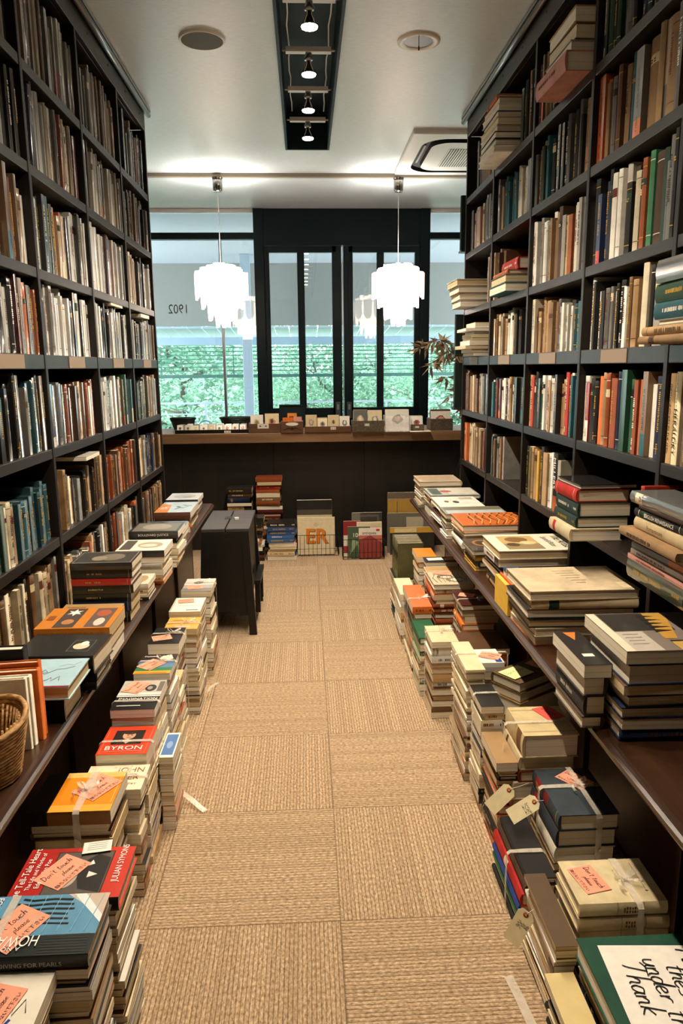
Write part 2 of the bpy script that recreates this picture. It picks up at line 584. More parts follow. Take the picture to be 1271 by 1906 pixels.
def pages_geo(b):
    m = MB(); c = 0.0028 if b.hard else 0.0009
    ins = 0.0035 if b.hard else 0.0004
    e = 0.0002
    hh = b.t / 2 - c - e
    x0, x1 = -b.d + ins, -b.bul - c * 1.4 - e
    m.box(x0, x1, -hh, hh, ins, b.h - ins, col=b.page)
    return m

def art_geo(b, shapes):
    """flat printed shapes on the front cover, u from spine to fore-edge, v from foot to head"""
    m = MB(); y = b.t / 2 + 0.0003
    txt = []
    for s in shapes:
        y += 0.00012
        k = s[0]
        P = lambda u, v: (-u * b.d, y, v * b.h)
        if k == 'r':
            _, u0, v0, u1, v1, cl = s
            m.poly([P(u0, v0), P(u1, v0), P(u1, v1), P(u0, v1)], cl)
        elif k == 'p':
            m.poly([P(u, v) for u, v in s[1]], s[2])
        elif k == 'e':
            _, u, v, ru, rv, cl = s
            m.poly([P(u + ru * math.cos(i * PI / 12), v + rv * math.sin(i * PI / 12)) for i in range(24)], cl)
        elif k == 'l':
            _, pts, w, cl = s
            q = [Vector(P(u, v)) for u, v in pts]
            m.strip(q, [Vector((0, 1, 0)).cross(q[min(i + 1, len(q) - 1)] - q[max(i - 1, 0)]) for i in range(len(q))], w, cl, th=0.0002)
        elif k == 't':
            txt.append((s, y + 0.0002))
    return m, txt

LIMIT = {'wrapped_book': 330, 'leather_bound_book': 240, 'hardback_book': 330, 'paperback_book': 360, 'clothbound_book': 300, 'art_book': 120}

def in_view(p):
    """roughly whether a point lies inside the photographed view"""
    q = p - CAM
    d = q.x * 0.0465 + q.y * 0.9797 - q.z * 0.1948
    return d > 0.1 and abs(q.x * 0.9989 - q.y * 0.0474) / d < 0.49 and -0.75 < (q.z + 0.199 * q.y) / d < 0.78

def make_books():
    bykind = {}
    for b in BOOKS:
        b.dist = (b.M.translation - CAM).length
        bykind.setdefault(b.kind, []).append(b)
    rest = MB()
    print('BOOKS', {k: len(v) for k, v in bykind.items()})
    seen = {}
    for kind, L in bykind.items():
        L.sort(key=lambda b: (not b.force, not in_view(b.M @ Vector((0, 0, b.h / 2))), b.dist))
        for i, b in enumerate(L):
            g = cover_geo(b); p = pages_geo(b)
            if i >= LIMIT.get(kind, 300):
                rest.add(g, b.M, 0); rest.add(p, b.M, 1)
                continue
            o = bpy.data.objects.new(kind, None); o.empty_display_size = 0.02
            COL.objects.link(o); o.matrix_world = b.M
            cv = g.build('cover', b.mat, o)
            lab = b.label
            if lab in seen:
                seen[lab] += 1
            else:
                seen[lab] = 1
            tag(o, lab, 'book', b.group)
            p.build('page_block', M_PAGES, o)
            if b.art:
                a, txt = art_geo(b, b.art)
                if a.f:
                    a.build('cover_print', M_PRINT, cv)
                for s, y in txt:
                    _, body, u, v, size, mat, rot, al = s[:8]
                    xs = s[8] if len(s) > 8 else 1.0
                    r = math.radians(rot)
                    X = Vector((-math.cos(r), 0, math.sin(r))); Y = Vector((math.sin(r), 0, math.cos(r)))
                    text('cover_lettering', body, size, axes((-u * b.d, y, v * b.h), X, Y, (0, 1, 0)), mat, cv, al, 0, xs)
            if b.spine:
                for body, v, size, mat, al, xs, up in b.spine:
                    M = axes((0.0009, -up * 0.0, v * b.h), (0, 0, -1), (0, 1, 0), (1, 0, 0)) if up > 0 else axes((0.0009, 0, v * b.h), (0, 1, 0), (0, 0, 1), (1, 0, 0))
                    text('spine_lettering', body, size, M, mat, cv, al, 0, xs)
    if rest.f:
        o = rest.build('shelved_books', [M_WRAP, M_PAGES])
        tag(o, 'remaining smaller books filling the far bays of both tall bookcases', 'books', None, 'stuff')

# ------------------------------------------------------------------ the two bookcases
XL, XR = -0.833, 0.934
LY = [4.30, 3.69, 3.075, 2.46, 1.85, 1.235, 0.62]
RY = [4.385, 3.765, 3.135, 2.51, 1.895, 1.27, 0.645]
SZ = [2.35, 2.05, 1.74, 1.472, 1.168, 0.872, 0.595]     # top faces of the shelf boards
TOPZ = 2.675
CEIL = 2.80
DEP = 0.27

def bookcase(side):
    s = 1 if side == 'left' else -1
    xf = XL if side == 'left' else XR
    YY = LY if side == 'left' else RY
    xb = xf - s * DEP
    lab = 'tall dark wood bookcase lining the left of the aisle, full of plastic-wrapped books' if side == 'left' else 'tall dark wood bookcase lining the right of the aisle, full of unwrapped hardbacks'
    root = empty('bookcase', (0, 0, 0), 0, lab, 'bookcase')
    def bx(name, x0, x1, y0, y1, z0, z1, mat, bev=0.002):
        return onebox(name, (min(x0, x1), max(x0, x1), y0, y1, z0, z1), mat, root, bev)
    for i, y in enumerate(YY):
        bx('upright', xf, xb, y - 0.011, y + 0.011, 0.60, CEIL - 0.125, M_CASEV)
    bx('back_panel', xb - s * 0.012, xb, YY[-1], YY[0] + 0.011, 0.0, CEIL - 0.02, M_BACK, 0)
    for r, z in enumerate(SZ[:-1]):
        th = 0.046 if r == 3 else 0.032
        for i in range(len(YY) - 1):
            y0, y1 = YY[i + 1] + 0.0115, YY[i] - 0.0115
            b = bx('shelf_board', xf - s * 0.002, xb, y0, y1, z - th, z, M_CASE)
            if r == 3:
                f0, f1 = (0.38, 0.7)
                onebox('shelf_label', (min(xf - s * 0.002, xf - s * -0.0005), max(xf - s * 0.002, xf + s * 0.0005), y0 + (y1 - y0) * f0, y0 + (y1 - y0) * f1, z - th + 0.003, z - 0.003), M_LABELSTRIP, root)
    for i in range(len(YY) - 1):
        bx('top_board', xf - s * 0.021, xb, YY[i + 1] + 0.0115, YY[i] - 0.0115, TOPZ + 0.001, TOPZ + 0.02, M_CASE)
    bx('fascia', xf, xf - s * 0.02, YY[-1], YY[0] + 0.011, CEIL - 0.125, CEIL - 0.002, M_CASE)
    for y0, y1 in ((YY[3] + 0.15, YY[0] + 0.045), (YY[-1], YY[3] + 0.145)):
        m = MB()
        m.tube([(xf + s * 0.016, y0, CEIL - 0.035), (xf + s * 0.016, y1, CEIL - 0.035)], 0.013, 10)
        m.box(min(xf + s * 0.002, xf + s * 0.028), max(xf + s * 0.002, xf + s * 0.028), y0, y1, CEIL - 0.022, CEIL - 0.008)
        m.build('crown_rail', M_STEELDARK, root)
    for k in range(8):
        y = YY[0] - 0.12 - k * 0.31
        m = MB(); m.lathe([(0.005, 0), (0.005, 0.002), (0, 0.002)], 10)
        m.build('screw_cap', M_DARK, root, axes((xf + s * 0.0002, y, CEIL - 0.075), (0, 1, 0), (0, 0, 1), (s, 0, 0)))
    return root

M_LABELSTRIP = simple('label_paper', '8d7864', 0.55)
M_STEELDARK = simple('dark_steel', '7d8082', 0.3, metal=0.8)

ROWN = ['top shelf', 'second shelf down', 'third shelf down', 'fourth shelf down', 'fifth shelf down', 'sixth shelf down', 'bottom shelf']
BAYN = ['first bay from window', 'second bay from window', 'third bay from window', 'fourth bay from window', 'fifth bay from window']

def mk_spine(t, h, hard, cname):
    """bands and gilt-like marks for a spine"""
    bands, ticks = [], []
    gold = cc('yellow', 0.8) if cname in ('black', 'brown', 'maroon', 'navy', 'dark green', 'teal', 'green', 'red', 'rust', 'blue', 'olive') else hexc('3a2c1e')
    if RN.random() < 0.35:
        gold = hexc('e6e0d0') if gold[0] > 0.2 else hexc('6a1f1a')
    r = RN.random()
    if hard and r < 0.3 and t > 0.016:
        a = h * U(0.68, 0.78)
        bands.append((a, a + h * U(0.07, 0.13), cc(RN.choice(['maroon', 'black', 'dark green', 'brown', 'cream']))))
        ticks.append((a + h * 0.015, a + h * 0.06, t * 0.55, gold, 0.006))
    elif r < 0.75:
        ticks.append((h * U(0.3, 0.45), h * U(0.75, 0.9), min(0.011, t * 0.45), gold, 0.0055))
        if RN.random() < 0.6:
            ticks.append((h * 0.06, h * U(0.13, 0.24), min(0.009, t * 0.4), gold, 0.005))
    if hard and RN.random() < 0.3:
        for q in (0.12, 0.9):
            bands.append((h * q, h * q + 0.002, gold))
    if not hard and RN.random() < 0.25:
        bands.append((0.0, h * U(0.15, 0.4), pick('white/black/cream/orange/red/teal')[1]))
    return bands, ticks

def fill(side, row, bay, spec, hr=(0.19, 0.255), tr=(0.013, 0.03), kind='wrapped_book', mat=None, hard=0.6, noun='wrapped book', y0=None, y1=None, front=(0.004, 0.03)):
    YY = LY if side == 'left' else RY
    s = 1 if side == 'left' else -1
    xf = XL if side == 'left' else XR
    lo, hi = YY[bay + 1] + 0.0135, YY[bay] - 0.0135
    if y0 is not None: lo = y0
    if y1 is not None: hi = y1
    segs = []
    for part in spec.split(','):
        a = part.strip().rsplit(':', 1)
        segs.append((a[0], float(a[1]) if len(a) > 1 else 1.0))
    tot = sum(w for _, w in segs)
    z = SZ[row] + 0.0004
    zmax = (SZ[row - 1] - (0.046 if row - 1 == 3 else 0.032) if row else TOPZ) - 0.006
    new = []
    p = 0.0; L = hi - lo
    for c, w in segs:
        end = p + L * w / tot
        if c == 'gap':
            p = end
            continue
        first = True
        rowh = U(hr[0], hr[1])
        while p < end - tr[0] * 0.7:
            big = '!' in c
            cn, cl = pick(c.replace('!', ''))
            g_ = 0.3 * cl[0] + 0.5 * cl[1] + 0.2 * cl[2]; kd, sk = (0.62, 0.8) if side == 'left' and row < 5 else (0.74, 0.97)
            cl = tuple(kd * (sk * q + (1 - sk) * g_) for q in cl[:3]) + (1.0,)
            t = U(tr[0], tr[1]) * (1.5 if big else 1.0)
            t = min(t, L - p - 0.001)
            if t < 0.006:
                break
            if RN.random() < 0.3:
                rowh = U(hr[0], hr[1])
            h = min(rowh + U(-0.012, 0.012), zmax - z)
            d = min(h * U(0.64, 0.72), 0.18)
            yc = (lo + p + t / 2) if s > 0 else (hi - p - t / 2)
            hd = RN.random() < hard
            bands, ticks = mk_spine(t, h, hd, cn)
            x = xf - s * U(*front)
            M = Matrix.Translation((x, yc, z)) @ Matrix.Rotation(0 if s > 0 else PI, 4, 'Z') @ Matrix.Rotation(math.radians(U(-0.25, 0.25)), 4, 'X')
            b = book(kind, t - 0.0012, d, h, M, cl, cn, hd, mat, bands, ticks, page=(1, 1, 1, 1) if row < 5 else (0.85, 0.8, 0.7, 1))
            b.yc = yc; b.size = 'thick' if t > tr[1] * 0.93 else ('slim' if t < tr[0] * 1.25 else ('tall' if h > hr[0] + 0.8 * (hr[1] - hr[0]) else ''))
            new.append(b)
            p += t
    new.sort(key=lambda b: -b.yc)
    for i, b in enumerate(new):
        o = ORD[i + 1]
        lab = f"{b.cname} {noun}, {o} along {BAYN[bay]}, {ROWN[row]}, {side} bookcase"
        if b.size and len(lab.split()) < 16:
            lab = b.size + ' ' + lab
        b.label = lab; b.group = f'books upright on the {side} bookcase, {ROWN[row]}'
    return new

W = dict(kind='wrapped_book', mat=M_WRAP, hard=0.7, noun='wrapped book')
A = dict(kind='leather_bound_book', mat=M_LEATHER, hard=0.9, noun='antique book', tr=(0.015, 0.034))
Hb = dict(kind='hardback_book', mat=None, hard=0.85, noun='hardback', tr=(0.016, 0.036))
# left bookcase: every bay is written from its near end to its window end
fill('left', 0, 4, 'brown/tan:6,black/navy:4', (0.21, 0.27), **W)
fill('left', 0, 3, 'brown/tan:6,dark green/teal/navy/white/grey:10', (0.21, 0.27), **W)
fill('left', 0, 2, 'black,cream/tan/brown:7,brown/grey:3,tan:3,navy/white/grey:5,tan/grey:4', (0.22, 0.28), **W)
fill('left', 0, 1, 'navy,white/grey:4,brown/tan:8,cream/tan:3,navy,tan:2', (0.21, 0.27), **W)
fill('left', 0, 0, 'brown/black:2,navy/grey/dark green:3,tan/grey/brown:4,black,rust/brown:3,navy/black:3', (0.19, 0.27), **W)
fill('left', 1, 4, 'brown:4,tan/black:6', (0.21, 0.255), **W)
fill('left', 1, 3, 'grey/brown:4,brown/tan!:6,black:2,black/brown', (0.22, 0.255), **W)
fill('left', 1, 2, 'brown,tan!,navy,white/cream/grey:4,grey/cream:3,tan/rust:3,cream/tan:3,brown/rust:3,tan', (0.22, 0.255), **W)
fill('left', 1, 1, 'rust/maroon:2,black/cream,white/tan:3,cream/white/grey:6,tan/cream:3,grey:2', (0.2, 0.255), **W)
fill('left', 1, 0, 'black/brown/grey:5,tan/brown:3,navy/black:3,tan/grey:2,white', (0.2, 0.255), **W)
fill('left', 2, 4, 'cream/tan:6,green/brown:4', (0.2, 0.25), **W)
fill('left', 2, 3, 'tan/brown:4,cream,green/teal:3,orange,maroon/brown:4,white/tan:3', (0.21, 0.265), **W)
fill('left', 2, 2, 'cream/white:2,black/teal:3,grey/white,dark green,tan/cream/orange:4,grey/navy/white:4,black/white:4', (0.2, 0.262), **W)
fill('left', 2, 1, 'grey/white!:5,red/maroon!:3,white/grey:3,black', (0.235, 0.265), **W)
fill('left', 2, 0, 'tan/cream/black:10,black,white:2,grey', (0.22, 0.26), **W)
fill('left', 3, 4, 'white/tan:6,brown/black:4', (0.19, 0.225), **W)
fill('left', 3, 3, 'black/white:3,white,tan/brown!,cream:2,black/white:3,maroon,tan/orange:2,brown,rust', (0.19, 0.226), **W)
fill('left', 3, 2, 'gap:0.6,white/grey:10,black/white:6,white', (0.185, 0.22), **W)
fill('left', 3, 1, 'black,white/black:11,grey', (0.19, 0.222), **W)
fill('left', 3, 0, 'white/black:6,white/grey:4,brown', (0.165, 0.205), **W)
fill('left', 4, 4, 'teal/black:6,blue/brown:4', (0.19, 0.24), **W)
fill('left', 4, 3, 'tan,green,teal/black!:5,black/navy:3,teal/grey/brown:4,blue/white', (0.19, 0.245), **W)
fill('left', 4, 2, 'navy/blue!:2,navy,teal/grey:2,brown/tan/rust:8,cream/pink,rust/tan:3', (0.195, 0.21), **W)
fill('left', 4, 1, 'teal/white/black:7,green/brown/grey:5,white/grey,teal', (0.2, 0.222), **W)
fill('left', 4, 0, 'white/black,dark green/olive/green:5,grey/tan:3,white', (0.19, 0.215), **W)
fill('left', 5, 4, 'brown/rust:6,teal:4', (0.17, 0.21), **A)
fill('left', 5, 3, 'brown/black,rust:2,teal/dark green:2,cream/tan:2,teal/dark green,teal:9,tan/rust', (0.165, 0.19), **A)
fill('left', 5, 2, 'brown/tan:2,tan/black:2,cream/tan,grey/tan/black:6,brown/tan:3', (0.165, 0.215), **A)
fill('left', 5, 1, 'tan,rust/brown:12', (0.17, 0.205), **A)
fill('left', 5, 0, 'tan/cream:3,grey,navy/black:2,rust/tan/brown:4', (0.17, 0.205), **A)
fill('left', 6, 4, 'cream/tan:6,brown:4', (0.17, 0.22), **A)
fill('left', 6, 3, 'cream/tan/brown:9,black/brown:3,tan/cream:3,grey/tan:4', (0.18, 0.225), **A)
fill('left', 6, 2, 'tan/cream:3,black/white/grey:6,rust,black/tan:4,white/brown:2', (0.15, 0.2), **A)
fill('left', 6, 1, 'rust/brown:5,cream/white/black:6,orange!,black', (0.15, 0.2), **A)
fill('left', 6, 0, 'tan/grey/brown:10,tan', (0.16, 0.2), **A)
# right bookcase: every bay from its window end to its near end
fill('right', 0, 0, 'gap:3,black:1,tan/cream:3,gap:1', (0.2, 0.235), **Hb)
fill('right', 0, 1, 'gap:6.8,black/dark green:2.4,tan,black:1.6,gap:0.4', (0.22, 0.27), **Hb)
fill('right', 0, 2, 'maroon/brown:1.6,tan,black/dark green:1.2,gap:6.4', (0.2, 0.24), **Hb)
fill('right', 0, 3, 'black/dark green:3,grey/black:3,dark green/teal/navy:5,black:3', (0.2, 0.26), **Hb)
fill('right', 0, 4, 'brown/tan:6,black:4', (0.2, 0.26), **Hb)
fill('right', 1, 0, 'black/dark green:2,cream/pink/tan:4,dark green,grey:2,black', (0.19, 0.22), **Hb)
fill('right', 1, 1, 'gap:0.6,tan/grey,teal,navy/teal:2,white/cream:3,grey/black!:2', (0.19, 0.24), **Hb)
fill('right', 1, 2, 'tan/grey,rust/pink,cream/tan!,teal/dark green:2,white/black:3,black/grey:3,dark green!,black/grey:2,tan!:1.4,rust/tan', (0.2, 0.25), **Hb)
fill('right', 1, 3, 'orange!:1.6,tan:1.2,grey/olive,tan/brown,teal,grey!:1.4,tan!:4,brown,grey/black!:2', (0.21, 0.262), **Hb)
fill('right', 1, 4, 'grey/brown:6,tan:4', (0.2, 0.26), **Hb)
fill('right', 2, 0, 'gap:8,brown/tan:1.6', (0.2, 0.235), **Hb)
fill('right', 2, 1, 'tan/black/brown:2.5,gap:7.5', (0.2, 0.235), **Hb)
fill('right', 2, 2, 'white,white/grey:3,black/white:2,tan,orange/brown!:2.2,dark green/grey,tan/rust:2,cream/white,grey,teal!', (0.2, 0.26), **Hb)
fill('right', 2, 3, 'black/white:1.4,brown/navy:2,tan/black/white:4,black,brown,cream/black:2,pink/rust!,green,brown!:1.7,teal/dark green,black/grey:2,blue!,tan', (0.2, 0.26), **Hb)
fill('right', 2, 4, 'tan/grey:3,gap:2,brown:3', (0.2, 0.26), **Hb)
fill('right', 3, 1, 'tan,tan/cream/brown:3,white:1.6,black,gap:3.4', (0.17, 0.2), **Hb)
fill('right', 3, 2, 'white/grey,black/cream,tan/brown:2,olive/brown!,tan!:1.8,brown/grey:2,white/grey/teal/black:4,cream/tan!:2', (0.165, 0.215), **Hb)
fill('right', 3, 3, 'white/black:2,white/yellow,black/grey:2,white/black:2,teal/white,tan/brown:2,cream!,white/black,grey!,gap:1.5', (0.18, 0.222), **Hb)
fill('right', 4, 0, 'brown:2,tan/grey!,tan/brown:3,grey,navy,grey/tan', (0.19, 0.225), **Hb)
fill('right', 4, 1, 'white/maroon/teal:3,grey/maroon/white:3,tan,white,black/dark green!:2.4', (0.165, 0.215), **Hb)
fill('right', 4, 2, 'tan,red:1.1,black/grey,black/white/teal:2,green,white,pink/tan:2,white!,black,tan:1.2,red!:2,white,teal,dark green!:1.8', (0.19, 0.238), **Hb)
fill('right', 4, 3, 'white,red/orange,black:2.6,tan/orange:2,cream,rust!:2,navy,tan,green!:1.2,green/black:1.3,rust:1.5,tan,white,navy/black!:3', (0.185, 0.235), **Hb)
fill('right', 5, 0, 'orange/rust:2,cream:3,tan/cream:3,brown,maroon:1.5', (0.19, 0.225), **Hb)
fill('right', 5, 1, 'grey/dark green/brown:3,gap:5', (0.19, 0.21), **Hb)
fill('right', 5, 2, 'black,dark green/teal!,olive!,yellow/tan:2.2,black,tan!:1.4,white', (0.2, 0.222), y0=2.51 + 0.245, **Hb)

# a few shelved books whose spines can be read
def one(side, row, y, t, d, h, col, cname, label, spine=None, bands=(), hard=True, mat=None, x=0.008, ticks=None, kind='hardback_book', art=None):
    s = 1 if side == 'left' else -1
    xf = XL if side == 'left' else XR
    M = Matrix.Translation((xf - s * x, y, SZ[row] + 0.0004)) @ Matrix.Rotation(0 if s > 0 else PI, 4, 'Z')
    return book(kind, t, d, h, M, hexc(col), cname, hard, mat, bands, ticks, label, 'books upright on the right bookcase', art, True, spine=spine)

one('right', 5, 2.722, 0.042, 0.17, 0.222, '111214', 'black', 'thick black book with a large white title, beside the lying red and green books', [('MILLERS', 0.66, 0.034, M_WHITEINK, 'CENTER', 1.0, 1)], [(0.0, 0.06, cc('rust'))])
one('right', 5, 2.683, 0.03, 0.16, 0.2, '8d887a', 'grey', 'worn grey book between the big black volume and the lying red books')
one('right', 4, 1.868, 0.028, 0.17, 0.232, 'a98a5c', 'tan', 'tan photography book just past the upright, beside the heraldry volume', [('PHOTOGRAPHERS IN THE 1930s', 0.5, 0.0125, M_INK, 'CENTER', 1.0, 1)])
one('right', 4, 1.838, 0.028, 0.17, 0.236, 'd9c9a4', 'cream', 'cream heraldry guide with heavy black spine lettering', [('A COMPLETE GUIDE TO', 0.8, 0.0085, M_INK, 'CENTER', 1.0, 1), ('HERALDRY', 0.36, 0.024, M_INK, 'CENTER', 1.0, 1)])
fill('right', 4, 4, 'brown:4,rust/brown:3,tan:3', (0.2, 0.236), y1=1.82, **Hb)

def lying_on_shelf(side, row, yc, specs, phrase, x_out=0.03, kind='hardback_book', base=None):
    """a pile lying on a shelf: spines or fore-edges to the aisle"""
    s = 1 if side == 'left' else -1
    xf = XL if side == 'left' else XR
    z = (SZ[row] if base is None else base) + 0.0005
    n = len(specs)
    for i, sp in enumerate(specs):
        cn, t, d, h, face, dx, dy = sp[:7]
        ex = sp[7] if len(sp) > 7 else {}
        c = pick(cn)[1] if '#' not in cn else hexc(cn)
        cname = cn if '#' not in cn else ex.pop('name', 'cream')
        # spine out: spine towards the aisle
        out = -s if face == 'pages' else s       # direction of the spine along X
        yaw = PI if out > 0 else 0.0
        xe = xf + s * (x_out + dx)               # aisle edge
        cx = xe - s * d / 2
        yaw += math.radians(U(-1.2, 1.2))
        M = Matrix.Translation((cx, yc + dy, z + t / 2)) @ Matrix.Rotation(yaw, 4, 'Z') @ LIE @ Matrix.Translation((d / 2, 0, -h / 2))
        hd = ex.pop('hard', True)
        bands, ticks = mk_spine(t, h, hd, cname)
        lab = ex.pop('label', None)
        up = 'topmost in' if i == n - 1 else ('lowest in' if i == 0 else ORD[n - i] + ' from top of')
        book(kind, t - 0.0008, d, h, M, c, cname, hd, ex.pop('mat', None), ex.pop('bands', bands), ex.pop('ticks', ticks), lab or f'{cname} book lying {up} {phrase}', 'books lying flat on the right bookcase shelves', force=True, **ex)
        z += t + 0.0003

P = 'pages'; S_ = 'spine'
lying_on_shelf('right', 0, 3.60, [('white', 0.028, 0.17, 0.30, P, 0.05, 0), ('grey', 0.026, 0.165, 0.29, P, 0.045, 0.002), ('black', 0.03, 0.17, 0.30, P, 0.045, -0.004), ('white', 0.027, 0.165, 0.29, P, 0.04, 0.003), ('cream', 0.03, 0.17, 0.30, P, 0.04, 0), ('navy', 0.028, 0.165, 0.28, P, 0.035, -0.003), ('white', 0.03, 0.165, 0.29, P, 0.035, 0.002), ('rust', 0.03, 0.16, 0.27, P, 0.03, 0.004), ('orange', 0.024, 0.15, 0.19, S_, 0.03, 0)], 'white-edged pile on the top right shelf')
lying_on_shelf('right', 0, 2.692, [('pink', 0.062, 0.2, 0.29, S_, 0.055, 0), ('grey', 0.036, 0.18, 0.26, P, 0.03, 0.0), ('brown', 0.048, 0.18, 0.255, P, 0.02, -0.004), ('tan', 0.05, 0.19, 0.27, P, 0.02, 0.0)], 'pile of four on the top shelf')
lying_on_shelf('right', 2, 4.225, [('white', 0.036, 0.19, 0.24, P, 0.05, 0), ('white', 0.036, 0.2, 0.25, P, 0.055, 0.003), ('cream', 0.037, 0.2, 0.25, P, 0.065, 0), ('white', 0.035, 0.21, 0.26, P, 0.075, 0.003)], 'pale window-end pile, third shelf of right bookcase')
lying_on_shelf('right', 2, 3.43, [('teal', 0.04, 0.2, 0.29, P, 0.025, 0), ('grey', 0.036, 0.18, 0.27, P, 0.02, 0.004), ('rust', 0.02, 0.165, 0.25, S_, 0.01, 0.006)], 'short pile below the red book, third shelf')
lying_on_shelf('right', 2, 3.43, [('red', 0.05, 0.17, 0.26, S_, -0.03, 0)], 'short pile, the bright red one over others, third shelf', base=SZ[2] + 0.0985)
lying_on_shelf('right', 3, 4.06, [('grey', 0.018, 0.17, 0.24, P, 0.01, 0, {'hard': False}), ('brown', 0.02, 0.18, 0.25, P, 0.02, 0.004, {'hard': False}), ('white', 0.018, 0.2, 0.26, P, 0.055, 0, {'hard': False}), ('white', 0.026, 0.18, 0.26, P, 0.03, -0.003, {'hard': False}), ('grey', 0.014, 0.17, 0.24, P, 0.015, 0.004, {'hard': False}), ('white', 0.018, 0.17, 0.24, P, 0.02, 0, {'hard': False}), ('black', 0.014, 0.16, 0.22, P, 0.005, 0, {'hard': False}), ('white', 0.016, 0.2, 0.25, P, 0.05, 0, {'hard': False}), ('brown', 0.03, 0.16, 0.22, P, 0.0, 0, {'hard': False})], 'untidy magazine pile at the window end, fourth shelf')
lying_on_shelf('right', 3, 1.72, [('tan', 0.02, 0.2, 0.29, S_, 0.055, 0.01), ('tan', 0.022, 0.2, 0.29, S_, 0.05, 0.004), ('grey', 0.016, 0.18, 0.22, P, 0.035, -0.012), ('teal', 0.04, 0.19, 0.25, S_, 0.035, 0), ('dark green', 0.045, 0.19, 0.25, S_, 0.035, 0.002), ('grey', 0.055, 0.19, 0.25, S_, 0.04, -0.008, {'mat': M_WRAP})], 'pile jutting from the fourth shelf, right edge')
lying_on_shelf('right', 5, 2.34, [('cream', 0.04, 0.17, 0.205, S_, 0.075, -0.01, {'bands': [(0.14, 0.165, cc('red'))]}), ('dark green', 0.035, 0.175, 0.2, S_, 0.055, 0.0), ('dark green', 0.048, 0.175, 0.205, S_, 0.05, 0.0), ('red', 0.04, 0.175, 0.205, S_, 0.055, 0.004), ('black', 0.016, 0.19, 0.2, P, 0.045, 0.0, {'mat': M_WRAP})], 'red and green pile on the sixth shelf')
lying_on_shelf('right', 5, 1.695, [('dark green', 0.05, 0.22, 0.3, S_, 0.06, 0.0, {'mat': M_WRAP}), ('pink', 0.014, 0.2, 0.29, S_, 0.06, 0.0, {'hard': False}), ('white', 0.014, 0.2, 0.28, S_, 0.055, 0.0, {'hard': False}), ('grey', 0.016, 0.2, 0.29, S_, 0.05, 0.0, {'hard': False}), ('tan', 0.018, 0.19, 0.27, S_, 0.05, -0.004), ('tan', 0.022, 0.21, 0.30, S_, 0.085, 0.004), ('cream', 0.03, 0.18, 0.255, S_, 0.06, -0.004, {'spine': [('Romanticism', 0.55, 0.016, M_BROWNINK, 'CENTER', 1.0, 1)]}), ('black', 0.022, 0.18, 0.26, S_, 0.055, 0.004, {'spine': [('ENGLISH RENAISSANCE', 0.5, 0.014, M_WHITEINK, 'CENTER', 1.0, 1)]}), ('brown', 0.012, 0.17, 0.24, S_, 0.05, 0.0, {'hard': False}), ('grey', 0.03, 0.21, 0.28, S_, 0.065, 0.004, {'mat': M_WRAP})], 'tall mixed pile, sixth shelf, right')
b_ = one('right', 5, 1.8715, 0.02, 0.17, 0.235, '9c3220', 'red', 'red book standing upright behind the tall mixed pile, sixth shelf', bands=[(0.02 * k, 0.02 * k + 0.006, cc('pink')) for k in range(2, 12)], x=-0.05)
lying_on_shelf('left', 3, 3.44, [('white', 0.011, 0.12, 0.2, P, -0.03, 0, {'hard': False, 'label': 'white book laid flat over the wrapped row, left bookcase, second bay from window'})], 'x', base=SZ[3] + 0.2235, kind='wrapped_book')
lying_on_shelf('left', 5, 2.83, [('grey', 0.016, 0.12, 0.19, P, -0.01, 0, {'hard': False, 'label': 'grey paperback laid flat across antique books, left bookcase, third bay from window'})], 'x', base=SZ[5] + 0.219, kind='leather_bound_book')
lying_on_shelf('left', 3, 3.98, [('white', 0.018, 0.12, 0.19, P, -0.03, 0.05, {'hard': False, 'label': 'white book lying over the slim wrapped row at the window end, left bookcase'})], 'x', base=SZ[3] + 0.212, kind='wrapped_book')
for y_, z0_, z1_, lab_ in ((4.44, 1.49, 1.72, 'dark green large book standing at the window end of the right bookcase, upper'), (4.44, 1.175, 1.44, 'black large book standing at the window end of the right bookcase, lower'), (4.44, 2.08, 2.38, 'dark green tall volume at window end of the right bookcase, near the ceiling')):
    book('hardback_book', 0.03, 0.2, z1_ - z0_, Matrix.Translation((XR - (0.02 if z0_ > 2 else 0.04), y_, z0_)) @ Matrix.Rotation(PI, 4, 'Z'), hexc('0f211d'), 'dark green', True, None, (), None, lab_, 'books on the end rack', force=True)

bookcase('left'); bookcase('right')
# slim rack of ledges on the window end of the right bookcase
rk = empty('end_rack', (0, 0, 0), 0, 'narrow dark ledge rack fixed to the window end of the right bookcase', 'rack')
for z in (1.49, 1.175, 2.08):
    onebox('ledge', (XR - 0.045 if z < 2 else XR - 0.02, XR + 0.2, 4.3965, 4.475, z - 0.012, z - 0.0004), M_CASE, rk, 0.002)

